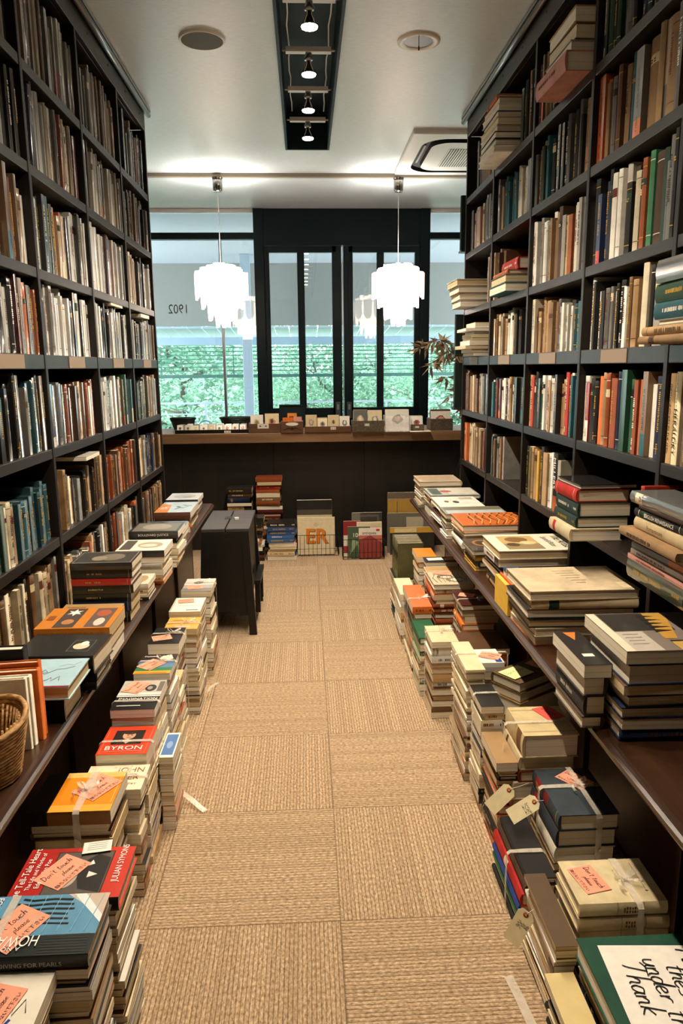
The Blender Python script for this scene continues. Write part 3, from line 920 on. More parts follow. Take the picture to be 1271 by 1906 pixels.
# ------------------------------------------------------------------ low benches in front of the bookcases
BT = 0.59
def bench(side):
    s = 1 if side == 'left' else -1
    xe = -0.584 if side == 'left' else 0.66
    xc = -0.725 if side == 'left' else 0.885
    xb = (XL if side == 'left' else XR) - s * 0.25
    y1 = 4.56 if side == 'left' else 4.62
    lab = 'long dark wood bench cabinet under the left bookcase, its ledge carrying paperbacks' if side == 'left' else 'long dark wood bench cabinet under the right bookcase, its ledge carrying art books'
    root = empty('bench_cabinet', (0, 0, 0), 0, lab, 'cabinet')
    m = MB()
    pr = [(xb, BT - 0.03), (xe - s * 0.012, BT - 0.03), (xe - s * 0.004, BT - 0.026), (xe, BT - 0.018), (xe - s * 0.001, BT - 0.010), (xe - s * 0.008, BT - 0.006), (xe - s * 0.012, BT - 0.001), (xe - s * 0.02, BT), (xb, BT)]
    b = len(m.v); n = len(pr)
    for y in (0.25, y1):
        m.v.extend((x, y, z) for x, z in pr)
    for i in range(n):
        m.face((i, (i + 1) % n, n + (i + 1) % n, n + i), (1, 1, 1, 1))
    m.face(tuple(range(n)), (1, 1, 1, 1)); m.face(tuple(range(n, 2 * n)), (1, 1, 1, 1))
    m.build('bench_top', M_BENCH, root)
    def bx(name, x0, x1, y0, y1_, z0, z1, mat, par=root, bev=0.002):
        return onebox(name, (min(x0, x1), max(x0, x1), y0, y1_, z0, z1), mat, par, bev)
    bx('carcass', xc - s * 0.022, xb, 0.27, y1 - 0.05, 0.05, BT - 0.031, M_BACK)
    bx('plinth', xc - s * 0.03, xb, 0.27, y1 - 0.06, 0.0, 0.049, M_BACK)
    y = y1 - 0.06; k = 0
    while y - 0.61 > 0.2:
        d = bx('cabinet_door', xc, xc - s * 0.02, y - 0.585, y - 0.012, 0.06, BT - 0.045, M_BENCHV)
        bx('stile', xc + s * 0.012, xc - s * 0.021, y - 0.608, y - 0.588, 0.055, BT - 0.034, M_BENCHV)
        y -= 0.61
    bx('end_panel', xc - s * 0.002, xb, y1 - 0.049, y1 - 0.03, 0.0, BT - 0.031, M_BENCHV)
bench('left'); bench('right')

# ------------------------------------------------------------------ piles of lying books
def put(kind, x0, x1, y0, y1, zb, t, spine, col, cname, label, hard=False, art=None, mat=None, yaw=0.0, bands=None, ticks=None, spt=None, group=None, force=False, page=(1, 1, 1, 1)):
    """one lying book filling the rectangle x0..x1, y0..y1, its spine on the side named"""
    base = {'-X': 0.0, '-Y': PI / 2, '+X': PI, '+Y': -PI / 2}[spine]
    d, h = (x1 - x0, y1 - y0) if spine in ('-X', '+X') else (y1 - y0, x1 - x0)
    M = Matrix.Translation(((x0 + x1) / 2, (y0 + y1) / 2, zb + t / 2)) @ Matrix.Rotation(base + yaw, 4, 'Z') @ LIE @ Matrix.Translation((d / 2, 0, -h / 2))
    if bands is None:
        bands, tk = mk_spine(t, h, hard, cname)
        ticks = tk if ticks is None else ticks
    return book(kind, t - 0.0006, d, h, M, col, cname, hard, mat, bands, ticks, label, group, art, force, page, spt)

def stack(phrase, x0, x1, y0, y1, z0, z1, pal, kind='paperback_book', noun='paperback', tr=(0.013, 0.034), hard=0.15, sides=('-X', '-X', '-X', '-X', '-X', '+X'), edge='+X', top=None, jit=0.012, big=(0.9, 1.04), group=None, page=(1, 1, 1, 1), yj=1.6):
    """books from z0 up to z1; the last one may be given in full"""
    ttop = top['t'] if top else U(*tr)
    ts = []
    H = z1 - z0 - ttop
    while sum(ts) < H - tr[0] * 0.5:
        ts.append(U(*tr))
    if ts:
        k = H / sum(ts); ts = [a * k for a in ts]
    z = z0 + 0.0008
    n = len(ts) + 1
    for i, t in enumerate(ts):
        cn, cl = pick(pal)
        w = (x1 - x0) * U(*big); l = (y1 - y0) * U(0.84, 0.99)
        if edge == '+X':
            bx1 = x1 - U(0, jit); bx0 = max(x0 + 0.001, bx1 - w)
        else:
            bx0 = x0 + U(0, jit); bx1 = min(x1 - 0.001, bx0 + w)
        by0 = y0 + U(0, jit); by1 = min(y1, by0 + l)
        sd = RN.choice(sides)
        hd = RN.random() < hard
        up = 'lowest' if i == 0 else ORD[n - i] + ' from top'
        put(kind, bx0, bx1, by0, by1, z, t - 0.0005, sd, cl, cn, f'{cn} {noun if not hd else "hardback"}, {up} of {phrase}', hd, yaw=math.radians(U(-yj, yj)), group=group or 'books stacked ' + phrase, page=page)
        z += t
    if top:
        put(kind, x0, x1, y0, y1, z, top['t'] - 0.0005, top.get('spine', '-X'), top['col'], top.get('cn', 'tan'), top['label'], top.get('hard', False), top.get('art'), top.get('mat'), top.get('yaw', 0.0), top.get('bands', ()), top.get('ticks'), top.get('spt'), group or 'books stacked ' + phrase, True, top.get('page', (1, 1, 1, 1)))
    else:
        cn, cl = pick(pal)
        put(kind, x0, x1, y0, y1, z, ttop - 0.0005, RN.choice(sides), cl, cn, f'{cn} {noun}, topmost of {phrase}', False, group=group or 'books stacked ' + phrase, page=page)
    return z + ttop

# --- single-stroke handwriting (letters in a unit box, baseline at 0)
HW = {
    'D': [[(0.05, 0), (0.12, 1), (0.0, 0.98)], [(0.12, 1), (0.5, 0.8), (0.55, 0.35), (0.25, 0.02), (0.02, 0.02)]],
    'P': [[(0.1, -0.05), (0.2, 1)], [(0.0, 0.95), (0.4, 1.0), (0.55, 0.75), (0.35, 0.5), (0.15, 0.5)]],
    'T': [[(-0.15, 0.85), (0.1, 1.0), (0.6, 0.95)], [(0.32, 0.97), (0.2, 0.3), (0.1, 0.02)]],
    'a': [[(0.4, 0.42), (0.15, 0.48), (0.02, 0.2), (0.15, 0.0), (0.35, 0.15), (0.42, 0.45), (0.4, 0.1), (0.5, 0.0)]],
    'c': [[(0.4, 0.42), (0.15, 0.45), (0.02, 0.2), (0.15, 0.0), (0.42, 0.08)]],
    'd': [[(0.4, 0.4), (0.15, 0.46), (0.02, 0.2), (0.15, 0.0), (0.36, 0.15), (0.5, 0.95), (0.42, 0.1), (0.52, 0.0)]],
    'e': [[(0.03, 0.22), (0.35, 0.3), (0.3, 0.47), (0.1, 0.42), (0.03, 0.15), (0.2, 0.0), (0.45, 0.1)]],
    'h': [[(0.15, 1), (0.05, 0)], [(0.07, 0.25), (0.25, 0.48), (0.38, 0.4), (0.36, 0.1), (0.46, 0.0)]],
    'k': [[(0.18, 1), (0.05, 0)], [(0.42, 0.5), (0.1, 0.22), (0.45, 0.0)]],
    'l': [[(0.15, 1), (0.06, 0.1), (0.2, 0.0)]],
    'n': [[(0.05, 0.45), (0.06, 0.0)], [(0.07, 0.28), (0.25, 0.47), (0.36, 0.38), (0.36, 0.08), (0.46, 0.0)]],
    'o': [[(0.2, 0.45), (0.03, 0.25), (0.18, 0.0), (0.4, 0.2), (0.28, 0.44), (0.15, 0.42)]],
    'p': [[(0.12, 0.46), (0.02, -0.45)], [(0.1, 0.36), (0.32, 0.48), (0.42, 0.25), (0.25, 0.0), (0.08, 0.1)]],
    'r': [[(0.06, 0.45), (0.06, 0.0)], [(0.07, 0.25), (0.22, 0.44), (0.38, 0.44)]],
    's': [[(0.35, 0.44), (0.12, 0.44), (0.1, 0.28), (0.34, 0.18), (0.28, 0.02), (0.02, 0.03)]],
    't': [[(0.2, 0.85), (0.12, 0.08), (0.3, 0.0)], [(0.0, 0.55), (0.38, 0.6)]],
    'u': [[(0.05, 0.45), (0.06, 0.1), (0.2, 0.0), (0.36, 0.15), (0.42, 0.45), (0.4, 0.08), (0.5, 0.0)]],
    'y': [[(0.05, 0.45), (0.1, 0.15), (0.3, 0.12), (0.45, 0.45), (0.28, -0.4), (0.05, -0.35)]],
    "'": [[(0.1, 0.95), (0.06, 0.78)]],
    '9': [[(0.38, 0.75), (0.15, 0.7), (0.1, 0.9), (0.3, 1.0), (0.42, 0.85), (0.3, 0.0)]],
    '6': [[(0.4, 1.0), (0.1, 0.5), (0.08, 0.1), (0.3, 0.0), (0.4, 0.25), (0.12, 0.4)]],
    '7': [[(0.02, 0.95), (0.42, 1.0), (0.15, 0.0)]],
    '0': [[(0.2, 1.0), (0.02, 0.6), (0.12, 0.0), (0.38, 0.3), (0.35, 0.85), (0.2, 1.0)]],
    '3': [[(0.05, 0.95), (0.35, 0.95), (0.18, 0.58), (0.4, 0.3), (0.2, 0.0), (0.02, 0.1)]],
    '4': [[(0.3, 0.95), (0.02, 0.4), (0.45, 0.4)], [(0.32, 0.65), (0.28, 0.0)]],
    '/': [[(0.4, 1.0), (0.0, -0.1)]],
    '8': [[(0.35, 0.85), (0.1, 0.85), (0.1, 0.62), (0.38, 0.3), (0.2, 0.0), (0.04, 0.25), (0.38, 0.7), (0.3, 0.95)]],
}
def smooth(p, n=3):
    q = []
    for i in range(len(p) - 1):
        a, b, c, d = p[max(i - 1, 0)], p[i], p[i + 1], p[min(i + 2, len(p) - 1)]
        for k in range(n):
            t = k / n
            q.append(tuple(0.5 * ((2 * b[j]) + (c[j] - a[j]) * t + (2 * a[j] - 5 * b[j] + 4 * c[j] - d[j]) * t * t + (3 * b[j] - a[j] - 3 * c[j] + d[j]) * t ** 3) for j in (0, 1)))
    q.append(p[-1])
    return q

def handwrite(m, s, x, y, size, w, col, z=0.0, slant=0.12, dx=0.0, ang=0.0):
    """letters of s as thin ink ribbons into the builder m, in its XY plane"""
    ca, sa = math.cos(ang), math.sin(ang)
    for ch in s:
        if ch == ' ':
            x += size * 0.42 * ca; y += size * 0.42 * sa
            continue
        g = HW.get(ch)
        if g:
            for st in g:
                pts = []
                for px, py in smooth(st, 3 if len(st) > 2 else 1):
                    lx, ly = (px + slant * py) * size, py * size
                    pts.append(Vector((x + lx * ca - ly * sa, y + lx * sa + ly * ca, z)))
                sd = [Vector((0, 0, 1)).cross(pts[min(i + 1, len(pts) - 1)] - pts[max(i - 1, 0)]) for i in range(len(pts))]
                m.strip(pts, sd, w, col, th=0.0001)
        adv = {'D': 0.68, 'P': 0.6, 'T': 0.62, "'": 0.2, 'l': 0.28, 't': 0.4, 'r': 0.42}.get(ch, 0.52) * size
        x += adv * ca; y += adv * sa

NOTE_N = [0]
def note(x, y, z, yaw, label, w=0.088, l=0.06, pink='f0a184', big=True, third=True):
    """a pink paper slip lying on a book, reading: Don't touch please"""
    m = MB()
    n = 6
    for i in range(n):
        for a in (0,):
            x0, x1 = -w / 2 + w * i / n, -w / 2 + w * (i + 1) / n
            f = lambda q: 0.0011 + 0.0007 * math.sin((q / w + 0.5) * PI * 1.3) ** 2
            m.poly([(x0, -l / 2, f(x0)), (x1, -l / 2, f(x1)), (x1, l / 2, f(x1)), (x0, l / 2, f(x0))], hexc(pink))
            m.poly([(x0, -l / 2, f(x0) - 0.0003), (x0, l / 2, f(x0) - 0.0003), (x1, l / 2, f(x1) - 0.0003), (x1, -l / 2, f(x1) - 0.0003)], hexc(pink))
    o = m.build('paper_note', M_PAPER, None, Matrix.Translation((x, y, z)) @ Matrix.Rotation(yaw, 4, 'Z'))
    tag(o, label, 'note', 'pink notes on the tied stacks')
    k = MB()
    zz = 0.0022
    handwrite(k, "Don't touch", -w * 0.43, l * 0.12, w * 0.86 / 5.4, 0.0009, hexc('2a1512'), zz)
    handwrite(k, 'please', -w * 0.1, -l * 0.16, w * 0.125, 0.0008, hexc('2a1512'), zz)
    k.build('handwriting', M_PRINT, o)
    text('handwriting_line', '触らないで下さい', l * 0.15, Matrix.Translation((-w * 0.02, -l * 0.38, zz)), M_INK, o, 'CENTER')

def strap(label, x0, x1, y0, y1, z0, z1, axis='X', pos=0.0, w=0.014, bow=True, slack=0.004, group='plastic twine straps on the tied stacks', yaw=0.0):
    """a band of plastic twine round a pile; axis X: it runs over the top from side to side"""
    m = MB()
    e = slack
    cx, cy = (x0 + x1) / 2, (y0 + y1) / 2
    hx, hy = (x1 - x0) / 2, (y1 - y0) / 2
    def loop(half, along, pos=pos):
        P = []
        prof = [(-half - e, z0 + 0.003), (-half - e * 1.4, (z0 + z1) / 2), (-half - e, z1 - 0.004), (-half + 0.004, z1 + 0.0025), (0, z1 + 0.003), (half - 0.004, z1 + 0.0025), (half + e, z1 - 0.004), (half + e * 1.4, (z0 + z1) / 2), (half + e, z0 + 0.003)]
        for a, z in prof:
            P.append((a, pos, z) if along == 'X' else (pos, a, z))
        ws = [w * U(0.75, 1.15) for _ in P]
        m.strip(P, (0, 1, 0) if along == 'X' else (1, 0, 0), ws)
    if axis == 'XY':
        loop(hx, 'X'); loop(hy, 'Y', pos + 0.005); axis = 'X'
    else:
        loop(hx if axis == 'X' else hy, axis)
    if bow:
        bx, by = (0.02, pos) if axis == 'X' else (pos, 0.0)
        for ang, L in ((0.5, 0.032), (2.4, 0.03), (3.9, 0.045), (5.6, 0.04)):
            pts = []
            for i in range(7):
                t = i / 6
                r = L * math.sin(t * PI * (0.92 if L < 0.035 else 0.5))
                a = ang + (t - 0.5) * 0.9
                pts.append((bx + math.cos(a) * r, by + math.sin(a) * r, z1 + 0.004 + 0.010 * math.sin(t * PI) + 0.002))
            m.strip(pts, [(-math.sin(ang), math.cos(ang), 0.5)] * len(pts), [w * (0.25 + 0.4 * i / 6) for i in range(7)])
        m.lathe([(0, 0), (0.005, 0.001), (0.006, 0.005), (0.003, 0.009), (0, 0.009)], 8, (bx, by, z1 + 0.003))
    o = m.build('plastic_strap', M_STRAP, None, Matrix.Translation((cx, cy, 0)) @ Matrix.Rotation(yaw, 4, 'Z'))
    tag(o, label, 'strap', group)
    return o

# ================================================================== left floor stacks
PB = 'white/cream/tan/grey/black/cream/white/brown/black/cream/navy/rust/white'
GB = 'books in the tied stacks along the left bench'
Wt = cc('white')
LF = lambda ph: dict(phrase=ph)
zt = {}
# nearest the viewer
zt[1] = stack('the near left corner stack', -0.66, -0.452, 0.90, 1.122, 0, 0.40, PB, hard=0.1, jit=0.014, tr=(0.010, 0.024), sides=('-X',), top=dict(
    t=0.03, col=hexc('efe8d8'), cn='cream', spine='-X', label='cream paperback with blue ink drawing, under a pink note in the near left corner',
    art=[('l', [(0.55, 0.1), (0.62, 0.3), (0.7, 0.18), (0.78, 0.42)], 0.006, cc('navy', 2)), ('l', [(0.5, 0.3), (0.6, 0.45), (0.72, 0.42), (0.8, 0.55)], 0.005, hexc('2b3a8c')), ('e', 0.62, 0.22, 0.09, 0.06, hexc('2b3a8c')), ('e', 0.6, 0.24, 0.06, 0.03, hexc('cfd3e0')), ('r', 0.6, 0.34, 0.8, 0.37, hexc('2b3a8c')), ('r', 0.62, 0.4, 0.82, 0.43, hexc('2b3a8c')), ('l', [(0.72, 0.6), (0.78, 0.7), (0.8, 0.58), (0.86, 0.72), (0.9, 0.6)], 0.0018, hexc('30302e')), ('l', [(0.62, 0.66), (0.7, 0.78), (0.74, 0.62), (0.8, 0.8)], 0.0018, hexc('30302e'))]))
zt[2] = stack('the stack under the blue streaked cover', -0.62, -0.395, 1.115, 1.27, 0, 0.43, PB, hard=0.15, jit=0.012, tr=(0.010, 0.024), sides=('-X',), top=dict(
    t=0.03, col=hexc('16201f'), cn='black', spine='-Y', hard=True, mat=M_GLOSS, label='black and sky blue hardback with upside-down white title, near left stack',
    spt=[('DIVING FOR PEARLS', 0.44, 0.012, M_GREYINK, 'CENTER', 1.0, 1)], bands=(), ticks=(),
    art=[('r', 0.33, 0.0, 1.0, 1.0, hexc('5b93b5')), ('p', [(0.33, 0.0), (0.6, 0.0), (1.0, 0.35), (1.0, 0.0)], hexc('c9b7a6')), ('p', [(0.5, 0.0), (0.62, 0.0), (1.0, 0.2), (1.0, 0.3)], hexc('dfe6e6'))]
    + [('l', [(0.5 + 0.08 * i, 0.25 + 0.02 * (i % 3)), (0.52 + 0.08 * i, 0.45), (0.5 + 0.08 * i, 0.62), (0.53 + 0.08 * i, 0.86 - 0.03 * i)], 0.0045, hexc('10181c')) for i in range(6)]
    + [('l', [(0.37, 0.1 + 0.11 * i), (0.98, 0.04 + 0.12 * i)], 0.0012, hexc('86b6cf')) for i in range(9)]
    + [('r', 0.02 + 0.04 * i, 0.04, 0.032 + 0.04 * i, 0.40, hexc('2f3837')) for i in range(8)]
    + [('t', 'HOWARD BRENTON', 0.24, 0.42, 0.036, M_WHITEINK, 90, 'LEFT', 0.62), ('t', 'A NOVEL BY', 0.12, 0.54, 0.013, M_WHITEINK, 90, 'LEFT', 1.0), ('t', 'FOR PEARLS', 0.95, 0.9, 0.017, M_WHITEINK, 180, 'LEFT', 1.0)]))
zt[3] = stack('the stack under the red portrait cover', -0.61, -0.388, 1.29, 1.452, 0, 0.40, PB, hard=0.15, jit=0.012, tr=(0.010, 0.026), sides=('-X',), top=dict(
    t=0.032, col=hexc('c8331f'), cn='red', spine='-Y', hard=True, mat=M_GLOSS, label='red hardback biography with a dark figure photograph, near left stack', bands=[(0, 0.3, hexc('1a1413'))], ticks=(),
    art=[('r', 0.0, 0.55, 1.0, 1.0, hexc('a81e17')), ('r', 0.1, 0.18, 0.92, 0.72, hexc('2a1512')), ('r', 0.115, 0.19, 0.905, 0.71, hexc('5a514a')), ('p', [(0.12, 0.2), (0.5, 0.2), (0.78, 0.2), (0.86, 0.33), (0.7, 0.45), (0.45, 0.46), (0.2, 0.4)], hexc('211e1c')),
         ('e', 0.42, 0.55, 0.2, 0.1, hexc('b5aca0')), ('e', 0.62, 0.54, 0.1, 0.07, hexc('3a332f')), ('p', [(0.4, 0.36), (0.46, 0.27), (0.52, 0.36)], hexc('e8e2d6')), ('p', [(0.62, 0.4), (0.74, 0.36), (0.66, 0.33)], hexc('e8e2d6')),
         ('t', 'JULIAN SYMONS', 0.3, 0.09, 0.019, M_WHITEINK, 0, 'LEFT', 0.85), ('t', 'The Tell-Tale Heart', 0.5, 0.93, 0.02, M_WHITEINK, 0, 'CENTER', 1.0), ('t', 'The Life and Works of', 0.55, 0.85, 0.0125, M_WHITEINK, 0, 'CENTER', 1.0), ('t', 'Edgar Allan Poe', 0.5, 0.775, 0.014, M_WHITEINK, 0, 'CENTER', 1.0)]))
zt[4] = stack('the stack under the orange cover', -0.688, -0.487, 1.612, 1.785, 0, 0.385, PB, hard=0.2, jit=0.014, top=dict(
    t=0.038, col=hexc('1a1614'), cn='orange', spine='-Y', hard=False, label='thick orange paperback with black left end, under a pink note', bands=[(0.0, 0.15, hexc('8f5a22'))], ticks=(),
    art=[('r', 0, 0.0, 1.0, 0.74, hexc('e8890f')), ('r', 0, 0.0, 0.16, 0.74, hexc('eba63a')), ('r', 0.86, 0.0, 1.0, 0.74, hexc('ecc06a')), ('t', 'GO', 0.6, 0.2, 0.014, M_BROWNINK, 0, 'CENTER', 1.0), ('l', [(0.2, 0.04), (0.93, 0.04), (0.93, 0.66)], 0.0015, hexc('f3c46e'))]))
put_l5 = stack('the stack under the cream poetry cover', -0.622, -0.458, 1.79, 1.868, 0, 0.30, PB, hard=0.1, tr=(0.014, 0.03))
put('paperback_book', -0.622, -0.456, 1.79, 1.915, 0.3015, 0.028, '-X', hexc('efe3c2'), 'cream', 'cream poetry paperback with brown capitals behind the orange cover', False, [('t', 'JOHN', 0.72, 0.78, 0.034, M_BROWNINK, 0, 'CENTER', 0.85), ('t', 'DYER', 0.68, 0.48, 0.034, M_BROWNINK, 0, 'CENTER', 0.85), ('t', 'POETRY', 0.75, 0.22, 0.014, M_BROWNINK, 0, 'CENTER', 0.9)], force=True, bands=(), ticks=())
zt[6] = stack('the stack under the orange portrait cover', -0.612, -0.468, 1.925, 2.09, 0, 0.357, PB, hard=0.1, jit=0.01, top=dict(
    t=0.05, col=hexc('d8401c'), cn='orange', spine='-X', label='bright orange-red paperback with a dark portrait panel and white title', bands=(), ticks=(),
    art=[('l', [(0.06, 0.05), (0.94, 0.05), (0.94, 0.95), (0.06, 0.95), (0.06, 0.05)], 0.001, hexc('eda27a')), ('r', 0.2, 0.34, 0.8, 0.84, hexc('16120f')), ('e', 0.5, 0.66, 0.13, 0.15, hexc('c99d7c')), ('e', 0.5, 0.76, 0.14, 0.07, hexc('2a1a12')), ('p', [(0.26, 0.34), (0.42, 0.5), (0.58, 0.5), (0.74, 0.34)], hexc('3a2418')), ('p', [(0.4, 0.46), (0.5, 0.52), (0.6, 0.46), (0.5, 0.36)], hexc('d8d0c0')), ('r', 0.46, 0.64, 0.49, 0.67, hexc('4a3020')), ('r', 0.54, 0.64, 0.57, 0.67, hexc('4a3020')), ('r', 0.46, 0.57, 0.55, 0.585, hexc('8c4a3a')),
         ('t', 'BYRON', 0.5, 0.2, 0.031, M_WHITEINK, 0, 'CENTER', 1.05), ('r', 0.12, 0.09, 0.88, 0.1, hexc('f0b090'))]))
stack('the low stack with the blue top, left', -0.474, -0.428, 2.09, 2.245, 0, 0.25, PB, hard=0.0, tr=(0.012, 0.028), jit=0.004, top=dict(
    t=0.022, col=hexc('e9e6dc'), cn='blue', spine='-X', label='blue and white booklet atop a low stack beside the portrait cover', art=[('r', 0.12, 0.1, 0.9, 0.93, hexc('4f78b0')), ('e', 0.5, 0.5, 0.2, 0.15, hexc('87a6cc'))], bands=(), ticks=()))
zt[7] = stack('the stack under the black and white photo cover', -0.615, -0.478, 2.105, 2.315, 0, 0.405, PB, hard=0.1, jit=0.01, top=dict(
    t=0.03, col=hexc('161514'), cn='black', spine='-X', label='black paperback with a pale photo strip and white capitals, left stacks', bands=(), ticks=(),
    art=[('r', 0, 0.56, 1, 1, hexc('b7b0a4')), ('r', 0, 0.42, 1, 0.56, hexc('dcd8ce')), ('e', 0.7, 0.72, 0.13, 0.12, hexc('37332f')), ('e', 0.68, 0.72, 0.06, 0.06, hexc('9a948a')), ('r', 0.86, 0.6, 0.98, 0.95, hexc('6a635b')), ('r', 0, 0.46, 1, 0.475, hexc('8b867d')), ('t', 'IMAGINATION', 0.52, 0.34, 0.0205, M_WHITEINK, 0, 'CENTER', 0.9), ('r', 0.2, 0.235, 0.95, 0.255, hexc('8f8c86')), ('r', 0.12, 0.1, 0.65, 0.13, hexc('b9b6b0'))]))
zt[8] = stack('the stack under the picture-book cover', -0.595, -0.472, 2.335, 2.505, 0, 0.42, PB, hard=0.1, jit=0.012, top=dict(
    t=0.026, col=hexc('5d83a8'), cn='blue', spine='-X', label='colourful picture-book cover with white daisy and green band, left stacks', bands=(), ticks=(),
    art=[('r', 0, 0.62, 1, 1, hexc('2b1d18')), ('r', 0, 0.1, 1, 0.3, hexc('2f7a4a')), ('r', 0, 0, 1, 0.14, hexc('e0a02c')), ('r', 0.04, 0.03, 0.9, 0.06, hexc('b5521c'))] + [('e', 0.72 + 0.13 * math.cos(a * PI / 4), 0.78 + 0.11 * math.sin(a * PI / 4), 0.06, 0.05, hexc('ece7da')) for a in range(8)] + [('e', 0.72, 0.78, 0.08, 0.07, hexc('e8c66a')), ('t', 'Painting', 0.28, 0.86, 0.016, M_WHITEINK, 0, 'CENTER', 1.0)]))
zt[9] = stack('the stack under the black cover with twine', -0.617, -0.497, 2.66, 2.835, 0, 0.40, PB, hard=0.1, jit=0.012, top=dict(
    t=0.048, col=hexc('1d1b1c'), cn='black', spine='-X', label='thick plain black paperback under a pink note, left stacks', bands=(), ticks=(), art=None))
stack('the low stack before the black cover', -0.60, -0.48, 2.525, 2.645, 0, 0.30, PB, hard=0.1)
zt[10] = stack('the stack under the yellow cover', -0.596, -0.459, 2.87, 3.015, 0, 0.38, PB, hard=0.1, jit=0.012, top=dict(
    t=0.026, col=hexc('d9a94a'), cn='yellow', spine='-X', label='yellow paperback with an orange stripe, left stacks', bands=(), ticks=(), art=[('l', [(0.05, 0.45), (0.4, 0.55), (0.95, 0.62)], 0.008, hexc('c96a2c')), ('r', 0.15, 0.7, 0.85, 0.76, hexc('a8702c')), ('r', 0.3, 0.12, 0.75, 0.3, hexc('e6b090'))]))
zt[11] = stack('the stack under the white cover', -0.602, -0.468, 3.03, 3.225, 0, 0.40, PB, hard=0.1, jit=0.012, top=dict(
    t=0.026, col=hexc('e8e4da'), cn='white', spine='-X', label='white paperback with one small black line, under a pink note, left stacks', bands=(), ticks=(), art=[('r', 0, 0.4, 0.95, 0.43, hexc('c9c4b8')), ('r', 0.52, 0.1, 0.9, 0.135, hexc('22211f')), ('r', 0.0, 0.0, 0.05, 1.0, hexc('bdb7aa'))]))
zt[12] = stack('the stack under the grey cover by the stool', -0.588, -0.449, 3.255, 3.46, 0, 0.42, PB, hard=0.1, jit=0.012, top=dict(
    t=0.028, col=hexc('a7a39b'), cn='grey', spine='-X', label='grey paperback under a pink note, farthest of the left stacks', bands=(), ticks=(), art=[('r', 0, 0.5, 1, 1, hexc('cdc9bf')), ('e', 0.45, 0.68, 0.16, 0.1, hexc('4b4641')), ('r', 0, 0.0, 1, 0.25, hexc('7d7972'))]))

note(-0.525, 1.045, zt[1], math.radians(75), 'pink handwritten note on the cream cover in the near left corner')
note(-0.545, 1.185, zt[2], math.radians(62), 'pink handwritten note on the blue streaked cover', 0.1, 0.075)
note(-0.522, 1.375, zt[3], math.radians(62), 'pink handwritten note on the red biography', 0.092, 0.07)
note(-0.545, 1.715, zt[4], math.radians(58), 'pink handwritten note on the thick orange paperback', 0.1, 0.078)
note(-0.567, 2.262, zt[7], math.radians(70), 'pink handwritten note on the black and white photo cover', 0.085, 0.062)
note(-0.548, 2.41, zt[8], math.radians(55), 'pink handwritten note on the picture-book cover', 0.08, 0.065)
note(-0.572, 2.72, zt[9], math.radians(20), 'pink handwritten note on the plain black paperback', 0.072, 0.055)
note(-0.55, 3.175, zt[11], math.radians(10), 'pink handwritten note on the white cover, left stacks', 0.07, 0.055)
note(-0.53, 3.315, zt[12], math.radians(12), 'pink handwritten note on the grey cover by the stool', 0.07, 0.055)
# a small white price slip over the red cover
m = MB(); m.box(-0.03, 0.03, -0.019, 0.019, 0, 0.0004, Wt)
for i in range(4): m.box(-0.02, 0.02, 0.012 - i * 0.007, 0.0135 - i * 0.007, 0.0004, 0.0005, cc('grey'))
tag(m.build('price_slip', M_PAPER, None, Matrix.Translation((-0.47, 1.448, zt[3] + 0.004)) @ Matrix.Rotation(0.15, 4, 'Z')), 'small white printed price slip on the far edge of the red biography', 'slip')

strap('twine strap running over the blue streaked cover', -0.62, -0.395, 1.112, 1.272, 0, zt[2], 'Y', -0.062, 0.016, False)
strap('twine strap knotted over the thick orange paperback', -0.688, -0.486, 1.61, 1.787, 0, zt[4], 'Y', 0.02, 0.02, True)
strap('twine strap with a bow beside the cream poetry cover', -0.622, -0.455, 1.79, 1.915, 0, zt[6] - 0.025, 'X', 0.0, 0.016, True)
strap('twine strap across the orange portrait cover', -0.614, -0.466, 1.92, 2.10, 0, zt[6], 'X', -0.014, 0.014, False)
strap('twine strap at the aisle side of the photo cover stack', -0.616, -0.476, 2.10, 2.32, 0, zt[7], 'X', -0.05, 0.012, False)
strap('twine strap with a bow on the picture-book cover', -0.596, -0.47, 2.33, 2.51, 0, zt[8], 'X', 0.02, 0.014, True)
strap('twine strap with a bow on the plain black cover', -0.618, -0.495, 2.65, 2.84, 0, zt[9], 'X', 0.02, 0.012, True)
strap('twine strap with a bow on the yellow cover', -0.597, -0.457, 2.86, 3.02, 0, zt[10], 'X', 0.0, 0.012, True)
strap('twine strap with a bow on the grey cover by the stool', -0.589, -0.447, 3.25, 3.47, 0, zt[12], 'X', 0.03, 0.012, True)
def floor_tail(label, pts, w):
    m = MB(); P = [Vector(p) for p in pts]
    m.strip(P, [Vector((0, 0, 1)).cross(P[min(i + 1, len(P) - 1)] - P[max(i - 1, 0)]) for i in range(len(P))], w)
    tag(m.build('twine_tail', M_STRAP), label, 'twine')
floor_tail('loose twine tail on the carpet beside the left stacks, near the portrait cover', [(-0.45, 2.25, 0.05), (-0.43, 2.235, 0.035), (-0.40, 2.22, 0.02), (-0.37, 2.195, 0.008), (-0.352, 2.18, 0.003)], 0.02)
floor_tail('loose twine tail sticking out of the left stacks farther up the aisle', [(-0.455, 3.03, 0.03), (-0.44, 3.04, 0.045), (-0.42, 3.05, 0.055), (-0.405, 3.05, 0.06)], 0.02)
floor_tail('clear strip of plastic twine lying on the carpet at the near right', [(0.455, 1.47, 0.003), (0.462, 1.42, 0.004), (0.468, 1.37, 0.003), (0.475, 1.30, 0.003)], 0.022)

